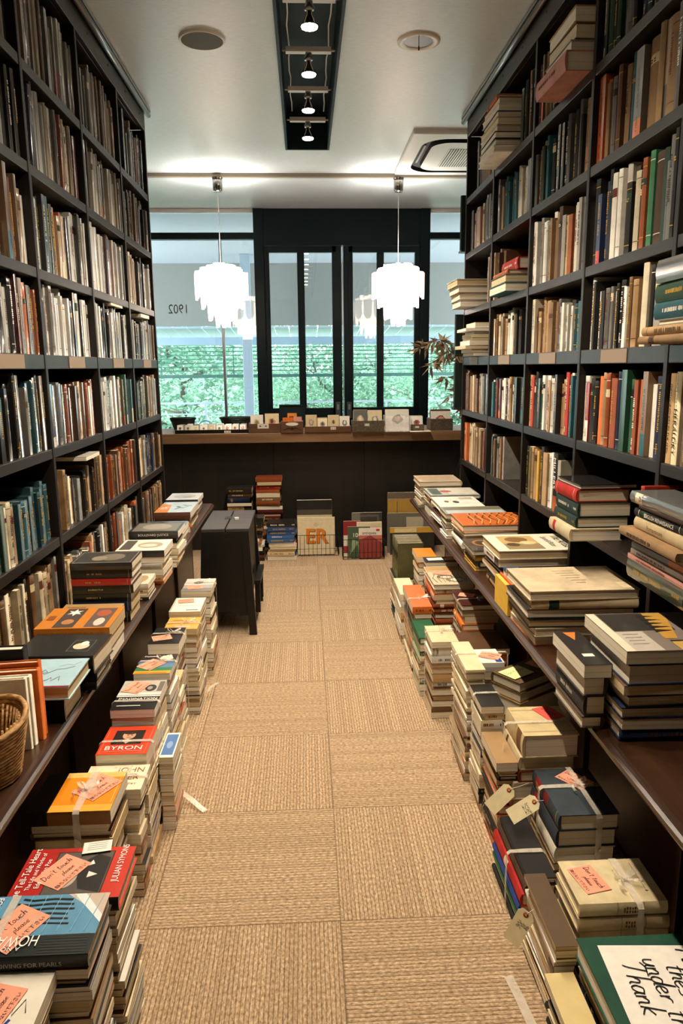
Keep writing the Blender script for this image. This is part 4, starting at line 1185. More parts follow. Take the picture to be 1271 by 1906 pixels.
# ================================================================== things on the left bench
PEN = 'black/black/navy/black'
z_ = stack('the pile under the light blue sketch cover', -0.70, -0.59, 1.66, 1.80, BT, 0.655, 'black', tr=(0.06, 0.066), hard=1.0, sides=('-Y',), jit=0.002, big=(0.99, 1.0), yj=0.2, top=dict(t=0.064, col=hexc('161616'), cn='black', spine='-Y', hard=True, label='thick black hardback under the light blue sketch cover on the left bench', mat=M_GLOSS))
put('paperback_book', -0.705, -0.572, 1.648, 1.822, z_ + 0.001, 0.034, '-X', hexc('a9cbd8'), 'light blue', 'light blue book with thin ink sketches on the left bench', True, [('r', 0.0, 0.0, 1.0, 0.04, hexc('8c1f2a')), ('r', 0.0, 0.0, 0.5, 0.04, hexc('2e5a52')), ('l', [(0.2, 0.4), (0.3, 0.55), (0.38, 0.42), (0.55, 0.6), (0.7, 0.62), (0.85, 0.7)], 0.0014, hexc('33485a')), ('l', [(0.3, 0.2), (0.5, 0.22), (0.56, 0.32), (0.6, 0.2), (0.7, 0.36), (0.74, 0.2)], 0.0016, hexc('26323c')), ('l', [(0.28, 0.42), (0.34, 0.6), (0.42, 0.5), (0.3, 0.44)], 0.0018, hexc('33485a')), ('l', [(0.55, 0.7), (0.68, 0.78), (0.8, 0.74), (0.9, 0.86)], 0.001, hexc('c98d8d'))], M_GLOSS, force=True, bands=(), ticks=())
stack('the pile under the black cover with a small portrait', -0.775, -0.562, 1.835, 2.0, BT, 0.69, 'black', tr=(0.02, 0.03), hard=0.9, sides=('-Y',), jit=0.006, yj=0.6, top=dict(t=0.052, col=hexc('191a19'), cn='black', spine='-Y', hard=True, mat=M_GLOSS, yaw=math.radians(-3), label='black hardback with a small pale portrait on the left bench', bands=(), ticks=(), art=[('r', 0.22, 0.12, 0.72, 0.4, hexc('5b5a54')), ('r', 0.24, 0.13, 0.7, 0.39, hexc('1e1d1c')), ('e', 0.45, 0.26, 0.14, 0.1, hexc('d8c4a8')), ('e', 0.56, 0.24, 0.1, 0.05, hexc('e9e2d4'))]))
stack('the pile under the orange star cover', -0.785, -0.572, 2.02, 2.205, BT, 0.70, 'black', tr=(0.03, 0.05), hard=0.0, sides=('-Y',), jit=0.006, yj=0.8, top=dict(t=0.034, col=hexc('c97b28'), cn='orange', spine='-Y', label='orange paperback with a white star and picture panels on the left bench', bands=(), ticks=(), spt=[('MURIEL SPARK', 0.8, 0.0105, M_BROWNINK, 'CENTER', 1.0, 1), ('THE MANDELBAUM GATE', 0.36, 0.0105, M_BROWNINK, 'CENTER', 1.0, 1)],
    art=[('r', 0.05, 0.5, 0.95, 0.78, hexc('4a3f3a')), ('r', 0.05, 0.08, 0.95, 0.36, hexc('5f4f48')), ('p', [(0.75 + (0.17 if k % 2 == 0 else 0.07) * math.cos(k * PI / 6), 0.64 + (0.115 if k % 2 == 0 else 0.05) * math.sin(k * PI / 6)) for k in range(12)], hexc('e8e2d6')), ('e', 0.3, 0.63, 0.12, 0.08, hexc('b07a4a')), ('e', 0.7, 0.22, 0.16, 0.1, hexc('a3543c')), ('e', 0.28, 0.2, 0.18, 0.07, hexc('c9bfae')), ('r', 0.4, 0.85, 0.6, 0.95, hexc('8a4a1c'))]))
stack('the pile under the tan cover with a black oval', -0.80, -0.61, 2.225, 2.35, BT, 0.665, 'tan/cream', tr=(0.02, 0.03), sides=('-X',), jit=0.006, top=dict(t=0.036, col=hexc('c3a06c'), cn='tan', spine='-X', label='tan paperback with a black oval picture on the left bench', bands=(), ticks=(), art=[('e', 0.62, 0.42, 0.17, 0.25, hexc('171412')), ('e', 0.62, 0.4, 0.08, 0.1, hexc('b5a184')), ('r', 0.08, 0.5, 0.4, 0.53, hexc('7d5c34')), ('r', 0.08, 0.6, 0.4, 0.63, hexc('7d5c34')), ('r', 0.08, 0.7, 0.4, 0.73, hexc('7d5c34'))]))
zz_ = BT + 0.0008
for i, (cn, t, w) in enumerate((('black', 0.036, 0.19), ('navy', 0.036, 0.19), ('black', 0.026, 0.19), ('black', 0.03, 0.2), ('red', 0.023, 0.19), ('black', 0.032, 0.195))):
    put('paperback_book', -0.79 + U(0, 0.008), -0.79 + w + U(-0.004, 0.012), 2.375 + U(0, 0.008), 2.515 + U(0, 0.01), zz_, t - 0.0006, '-Y', cc(cn), cn, f'{cn} paperback, {ORD[7 - i]} from top of the tall black paperback pile on the left bench', False, bands=[(0.01, 0.012, cc('grey'))], ticks=[(0.1, 0.15, 0.006, hexc('b8a070'), 0.005)], group='black paperbacks on the left bench', force=True)
    zz_ += t
put('paperback_book', -0.785, -0.582, 2.372, 2.525, zz_, 0.024, '-Y', hexc('2c2b29'), 'black', 'glossy black paperback topping the tall dark pile on the left bench', False, [('r', 0.03, 0.03, 0.97, 0.97, hexc('9a968c')), ('r', 0.05, 0.04, 0.95, 0.96, hexc('2f2d2a')), ('e', 0.5, 0.4, 0.3, 0.2, hexc('6a6255')), ('e', 0.4, 0.6, 0.2, 0.12, hexc('857b68'))], M_WRAP, force=True, bands=(), ticks=())
stack('the short pile under the small sketch cover', -0.655, -0.585, 2.60, 2.74, BT, 0.655, 'orange/black/cream', tr=(0.014, 0.024), sides=('-Y',), jit=0.006, top=dict(t=0.02, col=hexc('d8cdb6'), cn='cream', spine='-Y', label='small cream paperback with brown sketch beside the tall black pile', art=[('e', 0.5, 0.5, 0.3, 0.3, hexc('a48a66'))]))
stack('the pile under the white etching cover', -0.75, -0.56, 2.80, 2.99, BT, 0.73, 'black/white/orange/tan/black/cream', sides=('-Y', '-X'), jit=0.012, top=dict(t=0.028, col=hexc('e5dfcf'), cn='white', spine='-Y', label='white paperback with a grey etching on the left bench', bands=[(0, 0.3, hexc('1b1a19'))], ticks=(), art=[('r', 0.1, 0.72, 0.92, 0.95, hexc('4d4942')), ('e', 0.5, 0.38, 0.26, 0.26, hexc('a59c88')), ('e', 0.45, 0.4, 0.12, 0.18, hexc('cfc7b4'))]))
stack('the pile under the dark poster cover', -0.755, -0.548, 3.05, 3.24, BT, 0.75, 'white/cream/black/tan', sides=('-X', '-Y'), jit=0.014, top=dict(t=0.032, col=hexc('201f1e'), cn='black', spine='-Y', mat=M_WRAP, label='dark paperback with pale spine capitals on the left bench', spt=[('BOULEVARD JUSTICE', 0.5, 0.0135, M_WHITEINK, 'CENTER', 1.0, 1)], bands=(), ticks=(), art=[('r', 0.06, 0.05, 0.9, 0.95, hexc('6a665c')), ('e', 0.5, 0.5, 0.3, 0.3, hexc('8f897c'))]))
stack('the pile under the glossy blue-grey cover', -0.77, -0.575, 3.30, 3.50, BT, 0.70, 'white/cream/black/tan', sides=('-X', '-Y'), jit=0.014, top=dict(t=0.03, col=hexc('5c6c78'), cn='blue', spine='-Y', mat=M_WRAP, label='glossy blue-grey paperback with a pink corner on the left bench', bands=(), ticks=(), art=[('r', 0.1, 0.55, 0.8, 0.9, hexc('3a4048')), ('e', 0.6, 0.5, 0.2, 0.12, hexc('b06a58'))]))
stack('the pile under the serpent cover', -0.785, -0.60, 3.72, 4.02, BT, 0.70, 'white/brown/cream/white', sides=('-X', '-Y'), jit=0.014, top=dict(t=0.034, col=hexc('c2ccd2'), cn='pale blue', spine='-Y', mat=M_WRAP, label='pale blue and orange cover with a curling serpent on the left bench', bands=[(0, 0.4, hexc('5a3322'))], ticks=(), art=[('p', [(0, 1), (0, 0.62), (0.75, 0.72), (0.8, 1)], hexc('c77a3c')), ('l', [(0.3, 0.5), (0.45, 0.4), (0.55, 0.5), (0.4, 0.3), (0.55, 0.2), (0.7, 0.4), (0.6, 0.1)], 0.012, hexc('6f8f96')), ('t', 'MA', 0.4, 0.82, 0.06, M_WHITEINK, 0, 'CENTER', 0.8)]))
stack('the pile at the window end of the left bench', -0.815, -0.63, 4.2, 4.43, BT, 0.68, 'white/black/cream', sides=('-X', '-Y'), jit=0.014, top=dict(t=0.026, col=hexc('c9cacb'), cn='grey', spine='-Y', label='pale grey marbled paperback at the window end of the left bench', bands=[(0, 0.4, hexc('2a2a2a'))], ticks=(), art=[('e', 0.5, 0.5, 0.3, 0.35, hexc('a9abae')), ('e', 0.4, 0.4, 0.1, 0.15, hexc('8a8d91'))]))

# books standing in a basket row at the near end
def standing(x, y, z, t, d, h, yaw, col, cname, label, mat=None, hard=True, art=None, kind='paperback_book', group='books standing on the left bench'):
    M = Matrix.Translation((x, y, z + 0.0006)) @ Matrix.Rotation(yaw, 4, 'Z')
    return book(kind, t, d, h, M, hexc(col), cname, hard, mat, (), None, label, group, art, True)
standing(-0.612, 1.592, BT, 0.020, 0.16, 0.17, 0.1, 'c8641e', 'orange', 'orange book standing spine-out beside the seagrass basket')
standing(-0.617, 1.615, BT, 0.020, 0.16, 0.18, 0.1, 'b9551a', 'rust', 'darker orange book standing just behind the orange one by the basket')
standing(-0.622, 1.567, BT, 0.018, 0.17, 0.165, 0.1, 'e5dcc8', 'white', 'white-edged book standing between the basket and the orange books')
standing(-0.655, 1.638, BT, 0.03, 0.15, 0.205, 0.05, '0d0d0d', 'black', 'tall black book standing behind the orange books on the left bench')
standing(-0.625, 1.546, BT, 0.012, 0.16, 0.168, 0.1, 'd9cfb8', 'cream', 'thin cream book standing against the seagrass basket', art=[('r', 0.3, 0.05, 0.98, 0.9, hexc('1c2420'))])

# seagrass basket with pale cards
bk = empty('wicker_basket', (-0.70, 1.425, BT), 0, 'coiled seagrass basket holding pale green cards on the left bench', 'basket')
m = MB()
N = 40
for i in range(16):
    f = i / 15
    rx, ry = 0.085 + 0.024 * f, 0.075 + 0.024 * f
    z = 0.006 + f * 0.125
    m.tube([(rx * math.cos(2 * PI * k / N), ry * math.sin(2 * PI * k / N), z + 0.012 * f * math.sin(4 * PI * k / N) + 0.0012 * (k % 2)) for k in range(N)], 0.0062, 6, closed=True, col=cc('cream' if i % 2 else 'tan'))
m.build('woven_wall', M_WICKER, bk)
m = MB(); m.lathe([(0.0, 0.001), (0.078, 0.001), (0.078, 0.006), (0, 0.006)], 32); m.build('base', M_WICKER, bk)
m = MB()
for k in range(48):
    a = 2 * PI * k / 48
    m.tube([(0.074 * math.cos(a), 0.064 * math.sin(a), 0.008), (0.096 * math.cos(a), 0.086 * math.sin(a), 0.128)], 0.0025, 5)
m.build('inner_staves', M_WICKER, bk)
for i, (dx, dy, rz, lab) in enumerate(((0.03, -0.035, 0.5, 'pale green card leaning in the seagrass basket, nearest'), (0.02, -0.02, 0.45, 'pale green card behind another in the seagrass basket'))):
    m = MB(); m.box(-0.04, 0.04, -0.001, 0.001, 0, 0.15, hexc('c3cfae'))
    tag(m.build('card', M_PAPER, None, Matrix.Translation((-0.70 + dx - 0.03, 1.425 + dy, BT + 0.012)) @ Matrix.Rotation(rz, 4, 'Z') @ Matrix.Rotation(-0.12, 4, 'X')), lab, 'card', 'cards in the basket')

# ================================================================== right floor stacks
RB = 'cream/tan/white/brown/tan/cream/black/navy/dark green/maroon/grey'
R_ = dict(kind='clothbound_book', noun='book', hard=0.6, edge='-X', sides=('+X', '+X', '-X', '-Y'), tr=(0.014, 0.036))
def rstack(phrase, x0, x1, y0, y1, z0, z1, pal=RB, top=None, **k):
    a = dict(R_); a.update(k)
    return stack(phrase, x0, x1, y0, y1, z0, z1, pal, top=top, **a)
# far end: a set of upright spines on a low pile
rstack('the low pile under the upright olive set, right', 0.485, 0.64, 3.95, 4.20, 0, 0.245)
for i in range(8):
    t = 0.027
    M = Matrix.Translation((0.497, 4.185 - i * 0.029, 0.2465)) @ Matrix.Rotation(PI, 4, 'Z')
    book('clothbound_book', t, 0.15, 0.205, M, cc('olive') if i % 3 else hexc('40402a'), 'olive', True, None, [(0.12, 0.15, hexc('2a2a1c'))], [(0.03, 0.1, 0.012, hexc('c0a560'), 0.006)], f'olive volume, {ORD[i + 1]} from window end of the upright set on the right floor', 'olive set standing on the right floor pile', force=True)
rstack('the low aisle pile below the olive set', 0.47, 0.56, 3.60, 3.90, 0, 0.27, 'white/cream/tan', hard=0.2)
rstack('the orange-topped pile beside the olive set', 0.575, 0.68, 3.72, 3.915, 0, 0.435, 'brown/maroon/black/tan', top=dict(t=0.03, col=hexc('d98a2a'), cn='orange', spine='+X', label='orange-covered book topping a pile beside the upright olive set', bands=(), ticks=()))
z = rstack('the pile under the white-carded navy cover', 0.60, 0.775, 3.60, 3.70, 0, 0.44, sides=('+X', '-Y'), top=dict(t=0.03, col=hexc('22252b'), cn='navy', spine='+X', hard=True, label='dark hardback with a white card taped on it, far right stacks', bands=(), ticks=(), art=[('r', 0.1, 0.2, 0.9, 0.8, hexc('343a46'))]))
m = MB(); m.box(-0.04, 0.04, -0.024, 0.024, 0, 0.0006, Wt); m.box(-0.03, 0.03, -0.004, 0.004, 0.0006, 0.0007, cc('grey'))
tag(m.build('paper_card', M_PAPER, None, Matrix.Translation((0.655, 3.65, z + 0.001)) @ Matrix.Rotation(0.1, 4, 'Z')), 'white paper card on the dark hardback, far right stacks', 'card')
note(0.735, 3.65, z, 0.1, 'pink handwritten note on the dark hardback, far right stacks', 0.06, 0.05)
z = rstack('the pile under the line-drawing cover, right', 0.585, 0.78, 3.27, 3.585, 0, 0.42, 'orange/tan/black/brown/white/cream/rust', hard=0.7, sides=('+X', '+X', '-Y', '-X'), top=dict(t=0.026, col=hexc('d2c2a2'), cn='cream', spine='+X', hard=True, mat=M_GLOSS, label='large pale cover with brown line drawings on the right floor stacks', bands=(), ticks=(),
    art=[('r', 0.02, 0.02, 0.98, 0.3, hexc('b39160')), ('e', 0.4, 0.75, 0.24, 0.12, hexc('8d7f6a')), ('e', 0.36, 0.76, 0.17, 0.08, hexc('e6dcc8')), ('e', 0.62, 0.6, 0.2, 0.1, hexc('6d604c')), ('e', 0.6, 0.62, 0.14, 0.06, hexc('d9cdb4'))] + [('l', [(0.1 + 0.11 * i, 0.36), (0.16 + 0.1 * i, 0.52), (0.1 + 0.12 * i, 0.66), (0.18 + 0.1 * i, 0.9)], 0.002, hexc('6d5a40')) for i in range(8)]))
note(0.66, 3.46, z, -0.3, 'pink handwritten note on the line-drawing cover, right stacks', 0.09, 0.065)
zr4 = rstack('the pile under the maroon cover, right', 0.665, 0.83, 3.02, 3.245, 0, 0.40, 'tan/cream/orange/brown/black/cream', hard=0.5, sides=('+X', '-X', '+X'), top=dict(t=0.026, col=hexc('4c1f1c'), cn='maroon', spine='+X', hard=True, label='small maroon hardback under plastic, right floor stacks', mat=M_WRAP))
note(0.715, 3.16, zr4, -0.4, 'pink handwritten note on the maroon hardback, right stacks', 0.07, 0.055)
# aisle-side lower piles
rstack('the pale pile beside the line-drawing cover', 0.478, 0.57, 3.22, 3.57, 0, 0.33, 'orange/tan/white/cream/black', hard=0.3)
rstack('the low pile with the green book, right aisle edge', 0.468, 0.56, 2.97, 3.20, 0, 0.275, 'green/white/cream/white/green', hard=0.4, top=dict(t=0.03, col=hexc('1f5a38'), cn='green', spine='-X', hard=True, label='green hardback atop a low pile at the right aisle edge', bands=(), ticks=()))
rstack('the tan pile before the maroon cover, right aisle edge', 0.49, 0.60, 2.765, 2.955, 0, 0.335, 'tan/cream/brown/white/tan', hard=0.4, sides=('+X', '+X', '-Y'), tr=(0.02, 0.045))
rstack('the pile in front of the maroon cover, right', 0.63, 0.82, 2.80, 3.0, 0, 0.285, 'tan/cream/brown/orange', hard=0.5)
# white topped and boxed piles
z = rstack('the white-topped pile, right', 0.597, 0.692, 2.425, 2.555, 0, 0.385, 'white/cream/grey/black/white', kind='clothbound_book', hard=0.1, sides=('+X', '+X', '-Y'), top=dict(t=0.034, col=hexc('ece8de'), cn='white', spine='-Y', label='white paperback with a small blue square, right floor stacks', bands=(), ticks=(), art=[('r', 0.05, 0.06, 0.3, 0.3, hexc('2e4da0'))]))
note(0.655, 2.49, z, -0.5, 'pink handwritten note on the white paperback, right stacks', 0.075, 0.06)
rstack('the pale worn pile at the right aisle edge', 0.525, 0.592, 2.30, 2.56, 0, 0.415, 'white/cream/tan/brown/cream', hard=0.1, tr=(0.01, 0.024))
rstack('the black and white spined pile, right', 0.535, 0.61, 2.12, 2.285, 0, 0.37, 'black/white/white/black/cream', hard=0.0, sides=('-Y', '-Y', '+X'), tr=(0.02, 0.034))
zb = 0.0
M0 = math.radians(-57)
for i, (t, w, h, c, lab) in enumerate(((0.05, 0.13, 0.2, '8a6a3f', 'lowest'), (0.06, 0.135, 0.2, 'a88852', 'second lowest'), (0.045, 0.135, 0.2, '6f5636', 'third lowest'), (0.06, 0.14, 0.205, 'b08c54', 'fourth lowest'), (0.03, 0.15, 0.2, '33291e', 'fifth lowest'), (0.065, 0.14, 0.21, 'b5945c', 'third from top'), (0.035, 0.135, 0.2, '7d5f38', 'second from top'))):
    M = Matrix.Translation((0.747 + U(-0.003, 0.003), 2.366, zb + t / 2 + 0.0008)) @ Matrix.Rotation(M0 + math.radians(U(-2, 2)), 4, 'Z') @ LIE @ Matrix.Translation((w / 2, 0, -h / 2))
    book('clothbound_book', t - 0.0008, w, h, M, hexc(c), 'tan', True, M_LEATHER, (), None, f'tan boxed volume, {lab} in the turned pile under the pale yellow note', 'turned pile of tan volumes', force=True)
    zb += t
M = Matrix.Translation((0.747, 2.366, zb + 0.018)) @ Matrix.Rotation(M0, 4, 'Z') @ LIE @ Matrix.Translation((0.065, 0, -0.1))
book('clothbound_book', 0.034, 0.13, 0.2, M, hexc('5f4a2c'), 'brown', True, None, (), None, 'brown hardback topping the turned pile of tan volumes', 'turned pile of tan volumes', force=True)
zb += 0.037
m = MB(); m.box(-0.05, 0.05, -0.038, 0.038, 0, 0.0008, hexc('dfe0a0'))
o = m.build('paper_note', M_PAPER, None, Matrix.Translation((0.71, 2.345, zb + 0.0008)) @ Matrix.Rotation(0.58, 4, 'Z'))
tag(o, 'pale yellow note with green handwriting on the turned pile, right stacks', 'note')
k = MB(); handwrite(k, "Don't touch", -0.045, 0.0, 0.02, 0.0014, hexc('4f8a2e'), 0.0011); k.build('handwriting', M_PRINT, o)
note(0.80, 2.412, zb, -0.9, 'pink handwritten note beside the pale yellow one, right stacks', 0.06, 0.05)
# pale curved-spine volumes
z = 0.0
for i, (t, c, cn, x, lab) in enumerate(((0.05, '8b7b62', 'grey', 0.585, 'lowest'), (0.045, 'a9743c', 'tan', 0.58, 'second lowest'), (0.05, '6d5a40', 'brown', 0.585, 'third lowest'), (0.04, 'b06a34', 'rust', 0.575, 'fourth lowest'), (0.055, 'd6c6a2', 'cream', 0.578, 'fifth lowest'), (0.035, '7a2e20', 'maroon', 0.592, 'third from top'), (0.042, 'cdbb94', 'cream', 0.595, 'second from top'))):
    put('clothbound_book', x, x + 0.165, 1.895 + U(0, 0.01), 2.075 + U(-0.01, 0), z + 0.0008, t - 0.0008, '-X', hexc(c), cn, f'{cn} volume, {lab} under the pale curved-spine volume with a pink note', True, yaw=math.radians(U(-1, 1)), group='volumes under the pale curved-spine book', force=True)
    z += t
put('clothbound_book', 0.60, 0.765, 1.895, 2.075, z + 0.001, 0.07, '-X', hexc('cdb98c'), 'cream', 'thick pale volume with rounded spine and a red note, right floor stacks', True, [('r', 0.05, 0.12, 0.98, 0.14, hexc('a8946a')), ('r', 0.05, 0.86, 0.98, 0.88, hexc('a8946a'))], None, bands=[(0.02, 0.06, hexc('7d5c38'))], ticks=(), force=True)
zc7 = z + 0.071
m = MB(); m.box(-0.04, 0.04, -0.03, 0.03, 0, 0.0008, hexc('d9564a'))
o = m.build('paper_note', M_PAPER, None, Matrix.Translation((0.718, 2.03, zc7 + 0.0008)) @ Matrix.Rotation(-1.2, 4, 'Z')); tag(o, 'red-pink handwritten note on the thick pale volume, right stacks', 'note')
k = MB(); handwrite(k, "Don't", -0.03, -0.005, 0.022, 0.0012, hexc('2a0f0f'), 0.001); k.build('handwriting', M_PRINT, o)
# navy stack with red spine labels
z = 0.0
NS = (('lowest', 0.03, 'tan', 'a08458', '+X'), ('second lowest', 0.05, 'brown', '6f5235', '+X'), ('third lowest', 0.05, 'navy', '2d3a52', '+X'), ('fourth lowest', 0.024, 'tan', '8a6f4a', '+X'), ('third from top', 0.045, 'white', 'dcd5c2', '-X'), ('second from top', 0.05, 'navy', '2b3440', '-X'))
for lab, t, cn, c, sp in NS:
    put('clothbound_book', 0.622, 0.782, 1.655 + U(0, 0.008), 1.872 + U(-0.008, 0), z + 0.0008, t - 0.0008, sp, hexc(c), cn, f'{cn} hardback, {lab} under the slate cover with red spine labels', True, yaw=math.radians(U(-0.8, 0.8)), bands=[(0.15, 0.185, hexc('8a1f1f'))] if lab.startswith('second from') else None, ticks=[(0.155, 0.18, 0.02, hexc('c9a860'), 0.006)] if lab.startswith('second from') else None, group='hardbacks under the slate cover', force=True)
    z += t
put('clothbound_book', 0.625, 0.785, 1.655, 1.872, z + 0.001, 0.045, '-X', hexc('323c44'), 'navy', 'slate blue hardback with red spine labels under a knotted twine', True, None, None, bands=[(0.14, 0.19, hexc('8f1f20')), (0.02, 0.022, cc('yellow')), (0.085, 0.12, hexc('7a1c1d'))], ticks=[(0.148, 0.182, 0.024, hexc('d0ac5c'), 0.007)], force=True)
zn = z + 0.046
note(0.725, 1.815, zn, -0.95, 'pink handwritten note on the slate blue hardback', 0.085, 0.06)
# coloured spines leaning at the aisle edge
LC = dict(yaw=0.0, group='low coloured pile at the right aisle edge', force=True)
zl = 0.0008
for cn, t, c, x0_, lab in (('black', 0.016, '1a1a1c', 0.512, 'thin black book, lowest of the low coloured pile, right aisle edge'), ('cream', 0.018, 'd8cba8', 0.519, 'cream book, second lowest of the low coloured pile, right aisle edge'), ('green', 0.022, '1f6a42', 0.514, 'bright green hardback in the low coloured pile, right aisle edge'), ('blue', 0.026, '24408a', 0.513, 'royal blue hardback under the bright red one, right aisle edge'), ('red', 0.036, 'b5241e', 0.516, 'bright red hardback with a pale spine label in the low coloured pile, right aisle edge'), ('brown', 0.026, '4a3626', 0.526, 'brown hardback lying on the bright red one, right aisle edge'), ('black', 0.02, '201d1c', 0.531, 'black book topping the low coloured pile, right aisle edge')):
    put('clothbound_book', x0_, 0.606, 1.595 + U(0, 0.012), 1.865 + U(-0.012, 0), zl, t - 0.0006, '-X', hexc(c), cn, lab, True, bands=[(0.125, 0.155, hexc('e0d6c4'))] if cn == 'red' else (), ticks=(), **LC)
    zl += t
stack('the brown leather pile at the right aisle edge', 0.53, 0.595, 1.905, 2.09, 0, 0.30, 'brown/tan/cream/rust/black', kind='clothbound_book', noun='book', hard=0.6, edge='-X', sides=('-X', '+X'), tr=(0.014, 0.03))
stack('the thin pale pile beside the cream set', 0.512, 0.564, 1.33, 1.56, 0, 0.205, 'black/navy/cream/tan/white/brown', kind='clothbound_book', noun='book', hard=0.3, edge='-X', sides=('-X', '+X', '+X'), tr=(0.010, 0.022), jit=0.004, top=dict(t=0.012, col=hexc('5d4a36'), cn='brown', spine='+X', label='brown paperback topping the thin pile beside the cream lettered set', bands=(), ticks=()))
# cream set, three matching volumes, spines to the viewer
z = stack('the cream set with lettered spines', 0.58, 0.785, 1.348, 1.50, 0, 0.176, 'tan/cream/black/cream', kind='clothbound_book', noun='book', hard=0.5, edge='-X', sides=('+Y', '+X'), tr=(0.016, 0.03), jit=0.005)
for i, t in enumerate((0.038, 0.034)):
    put('clothbound_book', 0.568 + 0.004 * (1 - i), 0.770, 1.352, 1.50, z + 0.001, t - 0.0006, '-Y', hexc('c9b48a'), 'cream', 'matching cream volume, ' + ('lower' if i == 0 else 'middle') + ' of the three lettered spines under the pink note', True, bands=[(0.052, 0.053, cc('brown')), (0.105, 0.106, cc('brown'))], ticks=[(0.058, 0.1, 0.018, hexc('6a4a2a'), 0.006)], group='cream set', force=True, mat=M_CLOTH)
    z += t
put('clothbound_book', 0.57, 0.765, 1.355, 1.50, z + 0.001, 0.032, '-Y', hexc('dccaa0'), 'cream', 'top cream volume of the lettered set, pink note and twine bow on it', True, [('l', [(0.3, 0.16), (0.9, 0.16)], 0.0012, hexc('6a5236')), ('l', [(0.35, 0.3), (0.62, 0.3)], 0.0012, hexc('7d6444')), ('l', [(0.38, 0.34), (0.6, 0.34)], 0.0012, hexc('7d6444')), ('l', [(0.24, 0.16), (0.28, 0.16)], 0.002, hexc('5a4026')), ('l', [(0.26, 0.14), (0.26, 0.18)], 0.002, hexc('5a4026'))], M_CLOTH, bands=[(0.052, 0.053, cc('brown')), (0.11, 0.111, cc('brown'))], ticks=[(0.058, 0.1, 0.016, hexc('6a4a2a'), 0.006)], force=True)
z9 = z + 0.033
note(0.62, 1.435, z9, math.radians(-78), 'pink handwritten note on the cream lettered set', 0.085, 0.06)
# green book carrying the white sign
z = stack('the pile under the green sign-bearing book', 0.56, 0.80, 1.04, 1.315, 0, 0.17, 'black/navy/dark green/cream/black', kind='clothbound_book', noun='book', hard=0.7, edge='-X', sides=('+X', '+X', '-X'), tr=(0.014, 0.03), jit=0.008)
put('clothbound_book', 0.555, 0.80, 1.045, 1.31, z + 0.001, 0.024, '+X', hexc('d9ccb0'), 'cream', 'cream-edged hardback directly under the green book with the sign', True, force=True)
put('clothbound_book', 0.548, 0.80, 1.06, 1.312, z + 0.0265, 0.044, '+X', hexc('1b4a38'), 'green', 'large green hardback carrying the white handwritten sign', True, None, None, bands=(), ticks=(), force=True)
zg = z + 0.0715
for i, (x0, c) in enumerate((('0.485', 'black'),)):
    stack('the thin dark pile at the near right aisle edge', 0.485, 0.548, 1.05, 1.315, 0, 0.155, 'black/tan/navy/cream/black', kind='clothbound_book', noun='book', hard=0.5, edge='-X', sides=('-X', '+X'), tr=(0.01, 0.022), jit=0.004, top=dict(t=0.02, col=hexc('d9c48a'), cn='yellow', spine='+X', label='pale yellow book atop the thin dark pile at the near right', bands=(), ticks=()))
sg = empty('handwritten_sign', (0.69, 1.16, zg + 0.0012), -0.06, 'white paper sign with large black handwriting on the green hardback', 'sign')
m = MB()
nn = 10
for i in range(nn):
    for j in range(nn):
        f = lambda a, b: 0.0008 + 0.0012 * (1 - b) ** 4
        x0, x1 = -0.115 + 0.23 * i / nn, -0.115 + 0.23 * (i + 1) / nn
        y0, y1 = -0.13 + 0.25 * j / nn, -0.13 + 0.25 * (j + 1) / nn
        q = [(x0, y0, f(x0, j / nn)), (x1, y0, f(x1, j / nn)), (x1, y1, f(x1, (j + 1) / nn)), (x0, y1, f(x0, (j + 1) / nn))]
        m.poly(q, hexc('ece7dd'))
m.build('paper_sheet', M_PAPER, sg)
k = MB()
dn = -PI / 2
handwrite(k, 'Please', 0.042, 0.112, 0.043, 0.0027, hexc('161413'), 0.0024, 0.1, 0, dn)
handwrite(k, 'these', 0.003, 0.068, 0.04, 0.0027, hexc('161413'), 0.0024, 0.1, 0, dn)
handwrite(k, 'under the', -0.038, 0.085, 0.042, 0.0027, hexc('161413'), 0.0024, 0.1, 0, dn)
handwrite(k, 'Thank you', -0.084, 0.072, 0.045, 0.0027, hexc('161413'), 0.0024, 0.1, 0, dn)
k.build('handwriting', M_PRINT, sg)

strap('twine strap over the line-drawing cover, right stacks', 0.583, 0.782, 3.27, 3.585, 0, 0.42, 'X', 0.06, 0.014, False)
strap('twine strap around the pile topped by the maroon cover', 0.664, 0.832, 3.02, 3.245, 0, zr4, 'X', -0.03, 0.014, True)
strap('twine strap on the tan pile at the right aisle edge', 0.488, 0.602, 2.765, 2.955, 0, 0.335, 'X', 0.03, 0.014, True)
strap('twine strap on the pale low pile beside the line drawing', 0.475, 0.573, 3.22, 3.57, 0, 0.33, 'X', -0.05, 0.014, True)
strap('twine strap knotted on the white-topped pile', 0.52, 0.702, 2.38, 2.56, 0, 0.418, 'X', -0.03, 0.014, False)
strap('twine strap around the black and white spined pile', 0.533, 0.612, 2.12, 2.29, 0, 0.375, 'X', 0.0, 0.014, False)
strap('twine strap along the thick pale volume', 0.573, 0.767, 1.885, 2.08, 0, zc7, 'X', -0.01, 0.016, False)
strap('twine straps crossing in a knot on the slate blue hardback', 0.62, 0.787, 1.647, 1.88, 0, zn, 'XY', 0.02, 0.016, True)
strap('twine strap with a bow on the cream lettered set', 0.566, 0.772, 1.346, 1.503, 0, z9, 'Y', 0.03, 0.016, True)
strap('twine strap round the low coloured pile with the red book', 0.513, 0.606, 1.58, 1.875, 0, zl, 'X', -0.03, 0.014, False)

